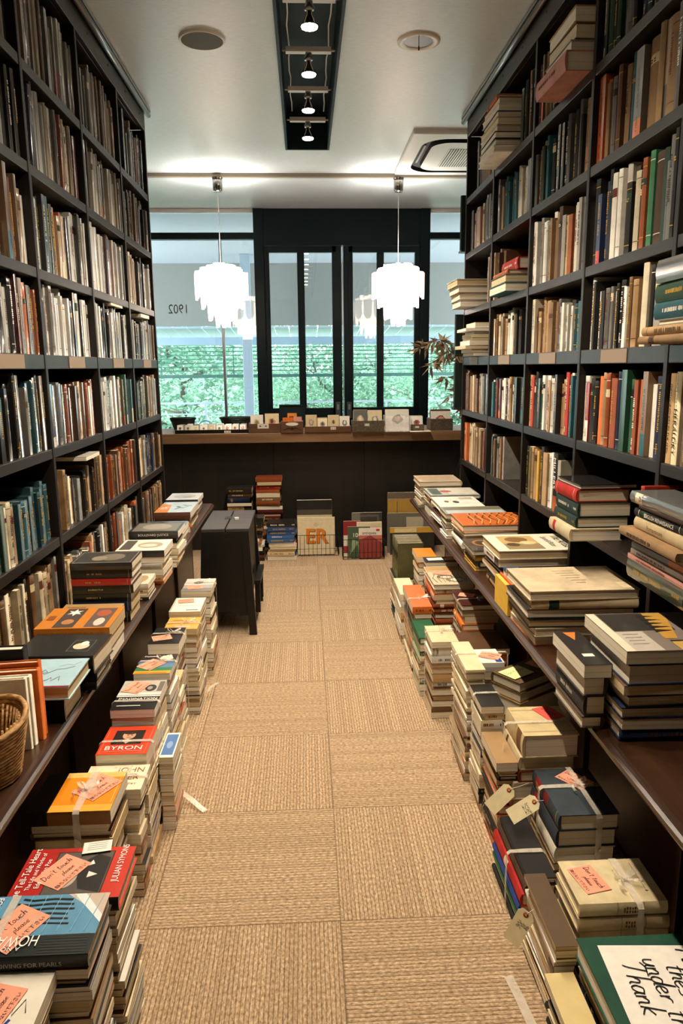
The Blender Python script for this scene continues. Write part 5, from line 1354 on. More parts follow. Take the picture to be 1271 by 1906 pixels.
def price_tag(label, hole, end, lines):
    h, e = Vector(hole), Vector(end)
    y = (h - e).normalized()
    n = (CAM - h).normalized(); n.z += 0.15
    n = (n - y * n.dot(y)).normalized()
    o = empty('price_tag', (0, 0, 0), 0, label, 'tag', 'manila tags on the right stacks')
    o.matrix_world = axes(h, y.cross(n), y, n)
    m = MB()
    w, l = 0.042, 0.08
    m.prism([(-w / 2, -l), (w / 2, -l), (w / 2, 0.0), (w / 2 - 0.01, 0.01), (-w / 2 + 0.01, 0.01), (-w / 2, 0.0)], 0, 0.0007, hexc('f6e9bd'))
    m.build('card', M_PAPER, o)
    m = MB(); m.lathe([(0.0025, 0.0008), (0.0065, 0.0008), (0.0065, 0.0012), (0.0025, 0.0012)], 14, (0, 0, 0), hexc('a8562a'), cap=False); m.build('hole_ring', M_PAPER, o)
    m = MB(); m.tube([(0, 0, 0.001), (0.004, 0.014, 0.002), (0.012, 0.03, -0.01), (0.02, 0.05, -0.025)], 0.0008, 5, Wt); m.build('string', M_PAPER, o)
    k = MB()
    for i, q in enumerate(lines):
        handwrite(k, q, 0.006 - i * 0.014, -0.018, 0.0125, 0.0011, hexc('33302a'), 0.0009, 0.1, 0, -PI / 2)
    if k.f: k.build('handwriting', M_PRINT, o)
price_tag('blank manila tag hanging at the right aisle edge, farthest of three', (0.549, 1.835, 0.258), (0.498, 1.84, 0.2), [])
price_tag('manila tag with handwriting hanging beside the slate blue hardback', (0.602, 1.775, 0.258), (0.536, 1.78, 0.21), ['964', '3/4'])
price_tag('manila tag with handwriting hanging low at the near right', (0.498, 1.49, 0.15), (0.466, 1.49, 0.083), ['98', '706'])

# ================================================================== right bench piles
AB = dict(kind='art_book', noun='art book', hard=0.7, edge='-X', sides=('+X', '+X', '-Y', '-X'), tr=(0.012, 0.03), jit=0.02, big=(0.92, 1.02), yj=2.5)
AP = 'black/white/grey/cream/brown/navy/tan/maroon/white'
def bpile(phrase, x0, x1, y0, y1, z1, top, pal=AP, **k):
    a = dict(AB); a.update(k)
    return stack(phrase, x0, x1, y0, y1, BT, z1, pal, top=top, **a)
bpile('the farthest art-book pile on the right bench', 0.668, 0.925, 4.27, 4.53, 0.75, dict(t=0.03, col=hexc('b9a184'), cn='tan', spine='+X', hard=True, label='tan-covered art book topping the farthest pile on the right bench', bands=(), ticks=(), art=[('r', 0.1, 0.1, 0.9, 0.9, hexc('a58d70'))]), 'white/cream/grey/white')
bpile('the grey-covered art-book pile, second from window', 0.69, 0.97, 4.0, 4.25, 0.715, dict(t=0.022, col=hexc('a9aba5'), cn='grey', spine='+X', hard=True, label='grey art book with a red patch on the second pile from window', bands=(), ticks=(), art=[('r', 0.05, 0.1, 0.6, 0.9, hexc('c2bfb4')), ('e', 0.62, 0.5, 0.12, 0.12, hexc('b04038')), ('r', 0.75, 0.1, 0.95, 0.9, hexc('3f5148'))]), 'white/cream/grey/rust/maroon')
bpile('the white-covered art-book pile, third from window', 0.685, 0.925, 3.68, 3.975, 0.71, dict(t=0.026, col=hexc('d8d4c8'), cn='white', spine='+X', hard=True, label='white art book with small dark figures, third pile from window', bands=(), ticks=(), art=[('e', 0.55, 0.55, 0.07, 0.12, hexc('3a3834')), ('e', 0.75, 0.5, 0.05, 0.1, hexc('5a554c')), ('r', 0.1, 0.1, 0.4, 0.3, hexc('a9a596'))]), 'white/cream/rust/maroon/grey')
bpile('the landscape-covered art-book pile, fourth from window', 0.675, 0.985, 3.47, 3.655, 0.715, dict(t=0.026, col=hexc('9a968a'), cn='grey', spine='+X', hard=True, mat=M_WRAP, label='grey landscape-photograph art book in plastic, fourth pile from window', bands=(), ticks=(), art=[('r', 0.04, 0.05, 0.96, 0.5, hexc('6f6a52')), ('r', 0.04, 0.5, 0.96, 0.95, hexc('a8b0b4'))]), 'white/grey/black/cream')
bpile('the orange pictorial art-book pile on the right bench', 0.69, 1.05, 3.16, 3.44, 0.725, dict(t=0.03, col=hexc('c9702c'), cn='orange', spine='+X', hard=True, mat=M_GLOSS, label='large orange pictorial art book on the right bench', bands=(), ticks=(), art=[('r', 0.02, 0.02, 0.98, 0.98, hexc('b85f22'))] + [('l', [(0.05 + 0.1 * i, 0.05), (0.2 + 0.09 * i, 0.4), (0.1 + 0.1 * i, 0.7), (0.25 + 0.08 * i, 0.97)], 0.006, hexc('5e2812')) for i in range(8)] + [('l', [(0.1 + 0.1 * i, 0.1), (0.02 + 0.11 * i, 0.6), (0.14 + 0.1 * i, 0.9)], 0.005, hexc('e2a45a')) for i in range(8)]), 'black/grey/white/cream/red')
bpile('the low glossy pile before the orange art book', 0.675, 0.80, 2.88, 3.10, 0.68, dict(t=0.022, col=hexc('2e2a26'), cn='black', spine='+X', hard=True, mat=M_WRAP, label='dark glossy book with a brown medallion on the low pile, right bench', bands=(), ticks=(), art=[('e', 0.5, 0.4, 0.3, 0.25, hexc('8d6438')), ('e', 0.5, 0.4, 0.2, 0.17, hexc('3b2c1e'))]), 'white/yellow/black/grey')
z4 = bpile('the pile under the white illustrated cover, right bench', 0.69, 1.0, 2.54, 2.80, 0.765, dict(t=0.034, col=hexc('e2dac6'), cn='white', spine='+X', hard=True, mat=M_GLOSS, label='white art book with a brown crowd illustration and black lettering', bands=(), ticks=(), art=[('r', 0.42, 0.12, 0.86, 0.92, hexc('b89a66')), ('r', 0.42, 0.6, 0.86, 0.92, hexc('8d7a58')), ('e', 0.65, 0.35, 0.14, 0.16, hexc('7a5c34')), ('e', 0.55, 0.55, 0.1, 0.1, hexc('d2bb8a')), ('e', 0.75, 0.65, 0.08, 0.1, hexc('4f3f2a')), ('t', 'The Artist', 0.13, 0.5, 0.05, M_INK, 90, 'CENTER', 0.9), ('t', 'Sport & Places', 0.28, 0.5, 0.032, M_INK, 90, 'CENTER', 0.8)]), 'black/grey/white/tan/black')
# a blue box and a yellow folder standing between the piles
put('art_book', 0.694, 0.755, 2.335, 2.505, BT + 0.0008, 0.125, '+X', hexc('24406c'), 'blue', 'deep blue box-like volume between two art-book piles on the right bench', True, bands=(), ticks=(), force=True)
m = MB(); m.box(0.0, 0.014, -0.085, 0.085, 0, 0.1, hexc('e0b448')); m.box(0.015, 0.021, -0.08, 0.08, 0, 0.107, hexc('c8622c'))
tag(m.build('card_folder', M_PAPER, None, Matrix.Translation((0.669, 2.42, BT + 0.0006))), 'yellow card folder leaning at the edge of the right bench before the blue volume', 'folder')
bpile('the pile under the big beige cover, right bench', 0.655, 0.99, 2.055, 2.32, 0.765, dict(t=0.03, col=hexc('c6b394'), cn='beige', spine='+Y', hard=True, label='big beige cloth hardback with faint blind lettering on the right bench', bands=(), ticks=(), art=[('l', [(0.2 + 0.1 * i, 0.40 + 0.02 * i), (0.2 + 0.1 * i, 0.62 - 0.03 * (i % 2))], 0.003, hexc('a08c5e')) for i in range(6)] + [('r', 0.72, 0.86, 0.95, 0.97, hexc('dccba4'))]), 'black/cream/rust/navy/black', tr=(0.02, 0.036))
bpile('the nearest pile on the right bench', 0.69, 1.0, 1.475, 1.72, 0.81, dict(t=0.032, col=hexc('7d726a'), cn='grey', spine='+X', hard=False, mat=M_GLOSS, label='grey exhibition book with black and ochre brushwork, nearest pile on the right bench', bands=(), ticks=(),
    art=[('r', 0.93, 0.0, 1.0, 1.0, hexc('d9cfb8')), ('r', 0.72, 0.52, 0.93, 1.0, hexc('b5aca0')), ('r', 0.45, 0.02, 0.92, 0.5, hexc('2c2826')), ('p', [(0.55, 0.02), (0.36, 0.02), (0.52, 0.72), (0.62, 0.72)], hexc('b5893a')), ('r', 0.0, 0.76, 0.6, 0.79, hexc('2c2826')), ('r', 0.5, 0.8, 0.6, 1.0, hexc('c09a52'))] + [('p', [(0.62, 0.08 + 0.1 * i), (0.48 - 0.02 * (i % 2), 0.12 + 0.1 * i), (0.62, 0.15 + 0.1 * i)], hexc('1d1a19')) for i in range(5)] + [('l', [(0.78, 0.6 + 0.08 * i), (0.9, 0.6 + 0.08 * i)], 0.0015, hexc('3a3632')) for i in range(4)]), 'tan/cream/navy/black/brown', hard=0.6, tr=(0.018, 0.05), jit=0.01)
put('art_book', 0.628, 0.684, 1.55, 1.74, BT + 0.0008, 0.03, '+X', hexc('4a3c30'), 'brown', 'brown hardback lowest of the short pile beside the nearest right bench pile', True, force=True)
put('art_book', 0.630, 0.684, 1.55, 1.74, BT + 0.032, 0.05, '-X', hexc('2e2a28'), 'black', 'dark hardback, second from bottom beside the nearest right bench pile', True, force=True)
put('art_book', 0.626, 0.684, 1.545, 1.74, BT + 0.083, 0.05, '+X', hexc('3a3532'), 'grey', 'grey hardback, second from top beside the nearest right bench pile', True, force=True)
put('art_book', 0.620, 0.686, 1.53, 1.745, BT + 0.134, 0.034, '+X', hexc('15171a'), 'black', 'black book with white brush mark topping the short pile, right bench', False, [('r', 0.35, 0.7, 0.75, 0.78, hexc('e0ddd4')), ('p', [(0.2, 0.05), (0.7, 0.05), (0.5, 0.3)], hexc('c8742c'))], M_GLOSS, force=True, bands=(), ticks=())

# ================================================================== room shell
def st(name, b, mat, bevel=0):
    return tag(onebox(name, b, mat, bevel=bevel), kind='structure')
st('floor', (-2.6, 2.6, -1.9, 7.1, -0.12, 0.0), M_CARPET)
st('wall_left', (-2.7, -2.5, -1.9, 7.1, 0.0, 3.1), M_WALL)
st('wall_right', (2.5, 2.7, -1.9, 7.1, 0.0, 3.1), M_WALL)
st('wall_back', (-2.5, 2.5, -2.1, -1.9, 0.0, 3.1), M_WALL)
TX0, TX1, TY1 = -0.097, 0.186, 5.08
m = MB()
m.box(-2.5, TX0, -1.9, 7.0, CEIL, CEIL + 0.3); m.box(TX1, 2.5, -1.9, 7.0, CEIL, CEIL + 0.3)
m.box(TX0, TX1, TY1, 7.0, CEIL, CEIL + 0.3); m.box(TX0, TX1, -1.9, 7.0, CEIL + 0.22, CEIL + 0.3)
tag(m.build('ceiling', M_CEIL), kind='structure')

# recessed light trough
tr_ = empty('light_trough', (0.045, 2.5, CEIL), 0, 'long dark green recessed ceiling trough carrying a row of bare spot bulbs', 'light trough')
def loc(name, b, mat, par, off, bevel=0):
    x, y, z = off
    return onebox(name, (b[0] - x, b[1] - x, b[2] - y, b[3] - y, b[4] - z, b[5] - z), mat, par, bevel)
O_ = (0.045, 2.5, CEIL)
for nm, b in (('side_panel', (TX0 + 0.001, TX0 + 0.014, -1.6, TY1 - 0.001, CEIL - 0.008, CEIL + 0.215)), ('side_panel', (TX1 - 0.014, TX1 - 0.001, -1.6, TY1 - 0.001, CEIL - 0.008, CEIL + 0.215)), ('end_panel', (TX0 + 0.014, TX1 - 0.014, TY1 - 0.016, TY1 - 0.001, CEIL - 0.008, CEIL + 0.215)), ('top_panel', (TX0 + 0.014, TX1 - 0.014, -1.6, TY1 - 0.016, CEIL + 0.2, CEIL + 0.215))):
    loc(nm, b, M_TROUGH, tr_, O_)
for x in (TX0 + 0.05, TX1 - 0.05):
    m = MB(); pts = [(x - 0.045 + 0.004 * math.sin(i * 1.9), -1.5 + i * 0.12 - 2.5, 0.082 + 0.006 * math.sin(i * 2.7)) for i in range(52)]
    m.tube(pts, 0.0035, 6); m.build('cable', M_WHITE, tr_)
LAMPY = [4.68, 4.20, 3.715, 3.23, 2.745, 2.26, 1.775, 1.29]
NL = ['nearest the window', 'second from the window', 'third from the window', 'fourth from the window']
for i, y in enumerate(LAMPY):
    o = empty('spot_lamp', (0.045, y, CEIL + 0.04), 0, f'bare spot bulb under a white crossbar in the ceiling trough, {NL[i] if i < 4 else ORD[i + 1] + " from the window"}', 'lamp', 'spot lamps in the ceiling trough')
    m = MB(); m.box(-0.105, 0.105, -0.017, 0.017, 0.0, 0.022); m.tube([(-0.122, 0, 0.01), (0.122, 0, 0.01)], 0.005, 6)
    m.build('crossbar', M_WHITE, o, bevel=0.002)
    m = MB(); m.lathe([(0.014, 0.0), (0.016, -0.012), (0.021, -0.02), (0.02, -0.03), (0.014, -0.034)], 18); m.build('socket', M_STEEL, o)
    m = MB(); m.lathe([(0.012, -0.034), (0.014, -0.05), (0.03, -0.078), (0.034, -0.09)], 20, cap=False); m.build('reflector', M_CHROME, o)
    m = MB(); m.lathe([(0.033, -0.0895), (0.031, -0.095), (0.0, -0.099)], 20, cap=False); m.build('bulb', M_BULB, o)

# ceiling speaker and downlight
o = empty('ceiling_speaker', (-0.41, 3.475, CEIL), 0, 'round grey ceiling speaker, a flat disc with a pale rim', 'speaker')
m = MB(); m.lathe([(0.098, 0), (0.098, -0.007), (0.095, -0.012), (0.089, -0.011)], 40, cap=False); m.build('rim', M_WHITE, o)
m = MB(); m.lathe([(0.0895, -0.0105), (0.045, -0.0112), (0.0, -0.0112)], 40, cap=False); m.build('grille', simple('speaker_cloth', '6b6a66', 0.8), o)
o = empty('downlight', (0.518, 3.475, CEIL), 0, 'round recessed downlight with a white rim and a short pull wire', 'downlight')
m = MB(); m.lathe([(0.093, 0), (0.092, -0.006), (0.075, -0.009), (0.062, -0.004)], 40, cap=False); m.build('rim', M_WHITE, o)
m = MB(); m.lathe([(0.0635, -0.003), (0.0, -0.0032)], 36, cap=False); m.build('reflector', simple('dark_reflector', '2e2b28', 0.35), o)
m = MB(); m.tube([(-0.01, -0.075, -0.006), (-0.01, -0.075, -0.05)], 0.0015, 6); m.tube([(-0.01, -0.075, -0.05), (-0.01, -0.075, -0.066)], 0.003, 8); m.build('pull_wire', M_DARK, o)

# cassette air conditioner
ac = empty('air_conditioner', (1.145, 5.14, CEIL), 0, 'square white ceiling air conditioner with a dark rounded vent slot and slatted grille', 'air conditioner')
def rrect(h, r, n=8):
    P = []
    for cx, cy, a0 in ((h - r, h - r, 0), (-h + r, h - r, 90), (-h + r, -h + r, 180), (h - r, -h + r, 270)):
        for i in range(n + 1):
            a = math.radians(a0 + 90 * i / n)
            P.append((cx + r * math.cos(a), cy + r * math.sin(a)))
    return P
def ringface(m, A, B, za, zb):
    b = len(m.v); n = len(A)
    m.v.extend((x, y, za) for x, y in A); m.v.extend((x, y, zb) for x, y in B)
    for i in range(n):
        j = (i + 1) % n
        m.face((b + i, b + j, b + n + j, b + n + i), (1, 1, 1, 1))
m = MB(); A = rrect(0.475, 0.012); Bq = rrect(0.39, 0.16)
ringface(m, A, A, 0.0, -0.022); ringface(m, A, rrect(0.47, 0.012), -0.022, -0.027); ringface(m, rrect(0.47, 0.012), Bq, -0.027, -0.030); m.build('panel', M_PLASTIC, ac)
m = MB(); ringface(m, Bq, rrect(0.385, 0.155), -0.03, -0.006); ringface(m, rrect(0.385, 0.155), rrect(0.33, 0.12), -0.006, -0.006); ringface(m, rrect(0.33, 0.12), rrect(0.325, 0.115), -0.006, -0.034); m.build('vent_slot', M_DARK, ac)
for k in range(4):
    m = MB(); m.box(-0.20, 0.20, 0.352, 0.366, -0.016, -0.012); mm = m.build('vent_flap', simple('flap_grey', '9a9d9d', 0.4) if k == 0 else bpy.data.materials['flap_grey'], ac, Matrix.Rotation(k * PI / 2, 4, 'Z'))
m = MB(); ringface(m, rrect(0.325, 0.115), rrect(0.21, 0.01), -0.034, -0.037); m.build('inner_panel', M_PLASTIC, ac)
m = MB(); ringface(m, rrect(0.21, 0.01), rrect(0.0001, 0.00005), -0.0365, -0.030); m.build('grille_back', M_DARK, ac)
m = MB()
for i in range(26):
    x = -0.205 + i * 0.0164
    m.box(x - 0.0042, x + 0.0042, -0.21, 0.21, -0.040, -0.033)
m.build('grille', M_PLASTIC, ac)

# ceiling rail with the two pendants
o = empty('lighting_track', (0, 5.70, CEIL), 0, 'slim beige ceiling rail running across in front of the windows', 'rail')
onebox('rail', (-1.43, 2.4, -0.02, 0.02, -0.026, -0.0005), M_RAIL, o)
def petal(m, ang, r, w, zt_, zb_, cham, bend=0.006, th=0.0025):
    ca, sa = math.cos(ang), math.sin(ang)
    nx = 5
    rows = [(zt_, 1.0), (zt_ - (zt_ - zb_) * 0.5, 1.0), (zb_ + cham, 1.0), (zb_, 0.42)]
    b = len(m.v)
    for off in (0, th):
        for z, f in rows:
            for i in range(nx):
                t = (i / (nx - 1) - 0.5)
                y = t * w * f; x = r + off - bend * (2 * t) ** 2 * 2
                m.v.append((x * ca - y * sa, x * sa + y * ca, z))
    N2 = len(rows) * nx
    for o_ in (0, N2):
        for a in range(len(rows) - 1):
            for i in range(nx - 1):
                q = b + o_ + a * nx + i
                m.face((q, q + 1, q + nx + 1, q + nx), (1, 1, 1, 1))
    edge = [i for i in range(nx)] + [a * nx + nx - 1 for a in range(1, len(rows))] + [(len(rows) - 1) * nx + i for i in range(nx - 2, -1, -1)] + [a * nx for a in range(len(rows) - 2, 0, -1)]
    for i in range(len(edge)):
        p, q = edge[i], edge[(i + 1) % len(edge)]
        m.face((b + p, b + q, b + N2 + q, b + N2 + p), (1, 1, 1, 1))
def pendant(x, y, lab, ph):
    o = empty('pendant_lamp', (x, y, CEIL), 0, lab, 'lamp', 'pendant lamps by the windows')
    m = MB(); m.lathe([(0.037, -0.0262), (0.038, -0.05), (0.033, -0.112), (0.03, -0.122), (0.0, -0.123)], 24); m.build('canopy', M_CHROME, o)
    m = MB(); m.tube([(0, 0, -0.123), (0, 0, -0.66)], 0.0028, 8); m.build('cord', M_WHITE, o)
    m = MB()
    for r, z in ((0.19, -0.70), (0.15, -0.672), (0.10, -0.645)):
        m.tube([(r * math.cos(2 * PI * k / 32), r * math.sin(2 * PI * k / 32), z) for k in range(32)], 0.003, 6, closed=True)
    for k in range(4):
        a = k * PI / 2 + ph
        m.tube([(0, 0, -0.635), (0.10 * math.cos(a), 0.10 * math.sin(a), -0.64), (0.19 * math.cos(a), 0.19 * math.sin(a), -0.70)], 0.003, 6)
    m.lathe([(0.018, -0.62), (0.02, -0.66), (0.016, -0.70)], 14)
    m.build('ring_frame', M_CHROME, o)
    for r, n, w, zt_, zb_, ch in ((0.197, 11, 0.09, -0.688, -0.88, 0.045), (0.156, 9, 0.09, -0.66, -0.945, 0.06), (0.108, 7, 0.085, -0.635, -1.03, 0.075), (0.055, 5, 0.06, -0.80, -1.078, 0.06)):
        for k in range(n):
            m = MB(); petal(m, 2 * PI * k / n + ph, r, w, zt_ + U(-0.006, 0.006), zb_, ch)
            m.build('acrylic_petal', M_LAMP if r > 0.17 else M_LAMPIN, o)
    m = MB(); m.lathe([(0.0, -0.70), (0.02, -0.71), (0.038, -0.76), (0.03, -0.80), (0.0, -0.815)], 18); m.build('bulb', M_BULB2, o)
pendant(-0.605, 5.70, 'tiered white acrylic pendant lamp, lit, hanging before the plain window', 0.2)
pendant(0.712, 5.70, 'tiered white acrylic pendant lamp, lit, hanging before the dark double doors', 0.05)

# ================================================================== window wall at Y = 6.93
WY = 6.93
def part(name, b, mat, par, bevel=0.003):
    return onebox(name, b, mat, par, bevel)
FW = dict(kind='structure')
dr = tag(empty('door_1'), kind='structure')
DX0, DX1 = -0.432, 1.147
part('door_frame', (DX0, DX0 + 0.085, WY - 0.06, WY + 0.06, 0, CEIL - 0.001), M_GREENBLACK, dr)
part('door_frame', (DX1 - 0.085, DX1, WY - 0.06, WY + 0.06, 0, CEIL - 0.001), M_GREENBLACK, dr)
part('transom_panel', (DX0 + 0.0855, DX1 - 0.0855, WY - 0.05, WY + 0.05, 2.49, CEIL - 0.001), M_GREENBLACK, dr)
part('threshold', (DX0 + 0.0855, DX1 - 0.0855, WY - 0.06, WY + 0.06, 0.0, 0.02), M_STEEL, dr)
for nm, a, b in (('door_leaf', -0.3455, 0.348), ('door_leaf', 0.366, 1.0605)):
    L = part(nm + '_stile', (a, a + 0.045, WY - 0.03, WY + 0.02, 0.022, 2.485), M_GREENBLACK, dr)
    part(nm + '_stile', (b - 0.085 if a < 0 else b - 0.045, b, WY - 0.03, WY + 0.02, 0.022, 2.485), M_GREENBLACK, dr)
    if a > 0:
        part(nm + '_stile', (a + 0.045, a + 0.085, WY - 0.03, WY + 0.02, 0.022, 2.485), M_GREENBLACK, dr)
    mid = a + 0.327 if a < 0 else a + 0.335
    part('door_mullion', (mid - 0.032, mid + 0.032, WY - 0.028, WY + 0.018, 1.05, 2.43), M_GREENBLACK, dr)
    part('door_rail', (a + 0.0452, b - 0.0452, WY - 0.03, WY + 0.02, 2.432, 2.485), M_GREENBLACK, dr)
    part('door_rail', (a + 0.0452, b - 0.0452, WY - 0.03, WY + 0.02, 0.022, 1.048), M_GREENBLACK, dr)
    part('glass_pane', (a + 0.046, b - 0.046, WY - 0.006, WY - 0.002, 1.049, 2.431), M_GLASS, dr, 0)
m = MB(); m.box(0.353, 0.361, WY - 0.045, WY - 0.03, 0.03, 2.50); m.build('door_seal', M_STEEL, dr)
for x in (0.305, 0.41):
    m = MB(); m.box(x - 0.022, x + 0.022, WY - 0.042, WY - 0.0305, 0.95, 1.10); h = m.build('door_handle', simple('handle_grey', '4a4d4c', 0.4) if x < 0.35 else bpy.data.materials['handle_grey'], dr, bevel=0.003)
    m = MB(); m.box(x - 0.01, x + 0.01, WY - 0.046, WY - 0.0421, 1.03, 1.08); m.build('thumb_turn', M_STEEL, h)
def window(n, x0, x1, mull):
    w = tag(empty('window_%d' % n), kind='structure')
    part('transom_bar', (x0, x1, WY - 0.04, WY + 0.04, 2.545, 2.60), M_GREENBLACK, w)
    part('head_bar', (x0, x1, WY - 0.03, WY + 0.03, CEIL - 0.03, CEIL - 0.001), M_WHITE, w)
    part('sill_bar', (x0, x1, WY - 0.04, WY + 0.04, 0.0, 0.12), M_GREENBLACK, w)
    part('glass_pane', (x0, x1, WY - 0.004, WY, 2.601, CEIL - 0.031), M_GLASS, w, 0)
    part('glass_pane', (x0, x1, WY - 0.004, WY, 0.121, 2.544), M_GLASS, w, 0)
    for x in mull:
        part('mullion', (x - 0.012, x + 0.012, WY - 0.03, WY + 0.03, 0.121, 2.544), M_STEEL, w)
    return w
w1 = window(1, -2.5, DX0 - 0.001, [-0.735, -1.85])
w2 = window(2, DX1 + 0.001, 2.5, [1.85])
text('glass_lettering', '1902', 0.115, axes((-1.035, WY - 0.0062, 1.945), (-1, 0, 0), (0, 0, 1), (0, 1, 0)), simple('bronze_vinyl', '55534a', 0.5), w1, 'LEFT', 0, 0.82)

# ------------------------------------------------------------------ outside: balcony, louvers, trees
st('floor_balcony', (-6, 6, 7.1, 10.7, -0.2, -0.02), M_CONC)
st('ceiling_soffit', (-6, 6, 7.0, 10.36, CEIL, CEIL + 0.3), M_SOFFIT)
st('wall_soffit_drop', (-6, 6, 10.36, 10.46, 1.985, CEIL + 0.3), M_DROP)
eave = empty('eave_roof', (0, 10.6, 1.9), 0, 'pale ribbed eave with a blue-grey gutter beam beyond the balcony', 'eave')
m = MB()
for i in range(60):
    x = -6 + i * 0.2
    m.box(x, x + 0.185, -0.12, 0.9, 0.05 + 0.0, 0.075, M=Matrix.Rotation(-0.08, 4, 'X'))
m.build('ribbed_sheet', M_FROST, eave)
m = MB(); m.box(-6, 6, -0.06, 0.04, -0.165, -0.06); m.build('gutter_beam', simple('gutter_blue', '7d95a3', 0.5), eave)
lv = empty('louver_screen', (0, 10.55, 1.5), 0, 'row of horizontal green-grey louver bars hung across the balcony opening', 'louver screen')
for i in range(7):
    z = 1.70 - i * 0.053 - 1.5
    m = MB(); m.box(-6, 6, -0.012, 0.012, z - 0.006, z + 0.006); m.build('louver_bar', M_LOUVER, lv)
m = MB(); m.box(-6, 6, -0.02, 0.02, -0.215, -0.17); m.build('bottom_beam', M_LOUVER, lv)
for i in range(13):
    m = MB(); m.box(-6 + i, -5.99 + i, -0.006, 0.006, -0.17, 0.22); m.build('hanger', M_LOUVER, lv)
rl = empty('balcony_railing', (0, 10.45, 0), 0, 'thin steel balcony railing with two horizontal bars', 'railing')
for z in (0.94, 0.79, 0.45):
    m = MB(); m.tube([(-6, 0, z), (6, 0, z)], 0.014 if z > 0.9 else 0.009, 8); m.build('rail_bar', M_FROST, rl)
for i in range(9):
    x = -5.2 + i * 1.27
    m = MB(); m.box(x - 0.012, x + 0.012, -0.02, 0.02, -0.019, 0.93); m.build('post', M_FROST, rl)
o = empty('outdoor_column', (-0.72, 9.6, 0), 0, 'slim blue-grey steel column on the balcony outside the plain window', 'column')
onebox('shaft', (-0.06, 0.06, -0.06, 0.06, -0.019, CEIL - 0.001), M_FROST, o, 0.004)
for i, (x, y) in enumerate(((-1.35, 8.4), (-1.05, 8.1))):
    o = empty('cafe_chair', (x, y, -0.019), 0.4 * i, 'bent-wire garden chair on the balcony, ' + ('farther from the door' if i == 0 else 'nearer to the door'), 'chair', 'balcony chairs')
    m = MB(); m.lathe([(0, 0.43), (0.19, 0.43), (0.19, 0.45), (0, 0.45)], 24); m.build('seat', M_FROST, o)
    m = MB(); m.tube([(0.18 * math.cos(t), 0.16 + 0.0 * t, 0.45 + 0.42 * math.sin(t)) for t in [PI * k / 12 for k in range(13)]], 0.009, 6); m.build('backrest', M_FROST, o)
    for k in range(4):
        a = PI / 4 + k * PI / 2
        m = MB(); m.tube([(0.15 * math.cos(a), 0.15 * math.sin(a), 0.43), (0.2 * math.cos(a), 0.2 * math.sin(a), 0.0)], 0.009, 6); m.build('leg', M_FROST, o)
st('ground', (-40, 40, 10.8, 60, -3.3, -3.0), M_EARTH)

def tree(x, y, zc, rx, rz, n, lab, seed, lean=0.0):
    r = random.Random(seed)
    o = empty('tree', (x, y, -3.0), 0, lab, 'tree', 'trees beyond the balcony')
    m = MB()
    br = []
    top = (lean, 0, zc + 3.0)
    m.tube([(0, 0, 0), (0.1 + lean * 0.3, 0, 1.6), (lean * 0.7, 0.05, 3.2), top], 0.17, 8, r2=0.06)
    for k in range(11):
        a = r.uniform(0, 2 * PI); h = r.uniform(2.2, zc + 3.3)
        p0 = Vector((lean * h / (zc + 3), 0, h)); L = r.uniform(0.8, 1.0) * rx
        p1 = p0 + Vector((math.cos(a) * L * 0.5, math.sin(a) * L * 0.4, 0.35)); p2 = p0 + Vector((math.cos(a + 0.3) * L, math.sin(a + 0.3) * L * 0.7, 0.9))
        m.tube([p0, p1, p2], 0.06, 6, r2=0.015); br.append((p0, p1, p2))
        for q in range(3):
            s = p1.lerp(p2, r.random()); e = s + Vector((r.uniform(-.7, .7), r.uniform(-.5, .5), r.uniform(-.3, .7)))
            m.tube([s, e], 0.02, 5, r2=0.006); br.append((s, s, e))
    m.build('trunk', M_BARK, o)
    m = MB()
    for k in range(n):
        while True:
            p = Vector((r.uniform(-1, 1), r.uniform(-1, 1), r.uniform(-1, 1)))
            if 0.25 < p.length < 1: break
        c = Vector((p.x * rx + lean, p.y * rx * 0.8, zc + 3.0 + p.z * rz))
        d = Vector((r.gauss(0, 1), r.gauss(0, 1), r.gauss(0, 0.5))).normalized(); e = d.cross(Vector((r.gauss(0, 1), r.gauss(0, 1), r.gauss(0, 1)))).normalized()
        L, w = r.uniform(0.04, 0.085), r.uniform(0.02, 0.034)
        m.poly([c - d * L, c + e * w, c + d * L, c - e * w])
    m.build('foliage', M_LEAF, o)
tree(-2.7, 15.5, 1.2, 2.0, 2.2, 17000, 'broad leafy tree with forked dark branches beyond the plain window', 1, 0.2)
tree(0.9, 17.5, 0.9, 1.75, 2.3, 16000, 'leafy tree centred behind the double doors', 2)
tree(3.5, 15.0, 1.0, 1.75, 2.1, 14000, 'leafy tree behind the dry-leaved branch side of the doors', 3)
tree(-2.1, 22, 1.4, 2.6, 2.8, 20000, 'farther pale tree filling the gap between the nearer crowns', 4)
tree(3.3, 22, 1.4, 2.6, 2.8, 20000, 'farther pale tree behind the doors and the branch', 5)
tree(-7.6, 22, 1.4, 2.6, 2.8, 6000, 'farther pale tree at the outer side beyond the plain window', 6)
tree(8.8, 22, 1.4, 2.6, 2.8, 6000, 'farther pale tree at the outer side beyond the bookcase end', 7)
o = empty('low_building', (2.2, 30, -3.0), 0, 'low white building glimpsed under the trees behind the doors', 'building')
onebox('wall', (-5, 5, 0, 4, 0, 3.7), M_SOFFIT, o); onebox('roof', (-5.3, 5.3, -0.3, 4.3, 3.701, 3.9), M_FROST, o)

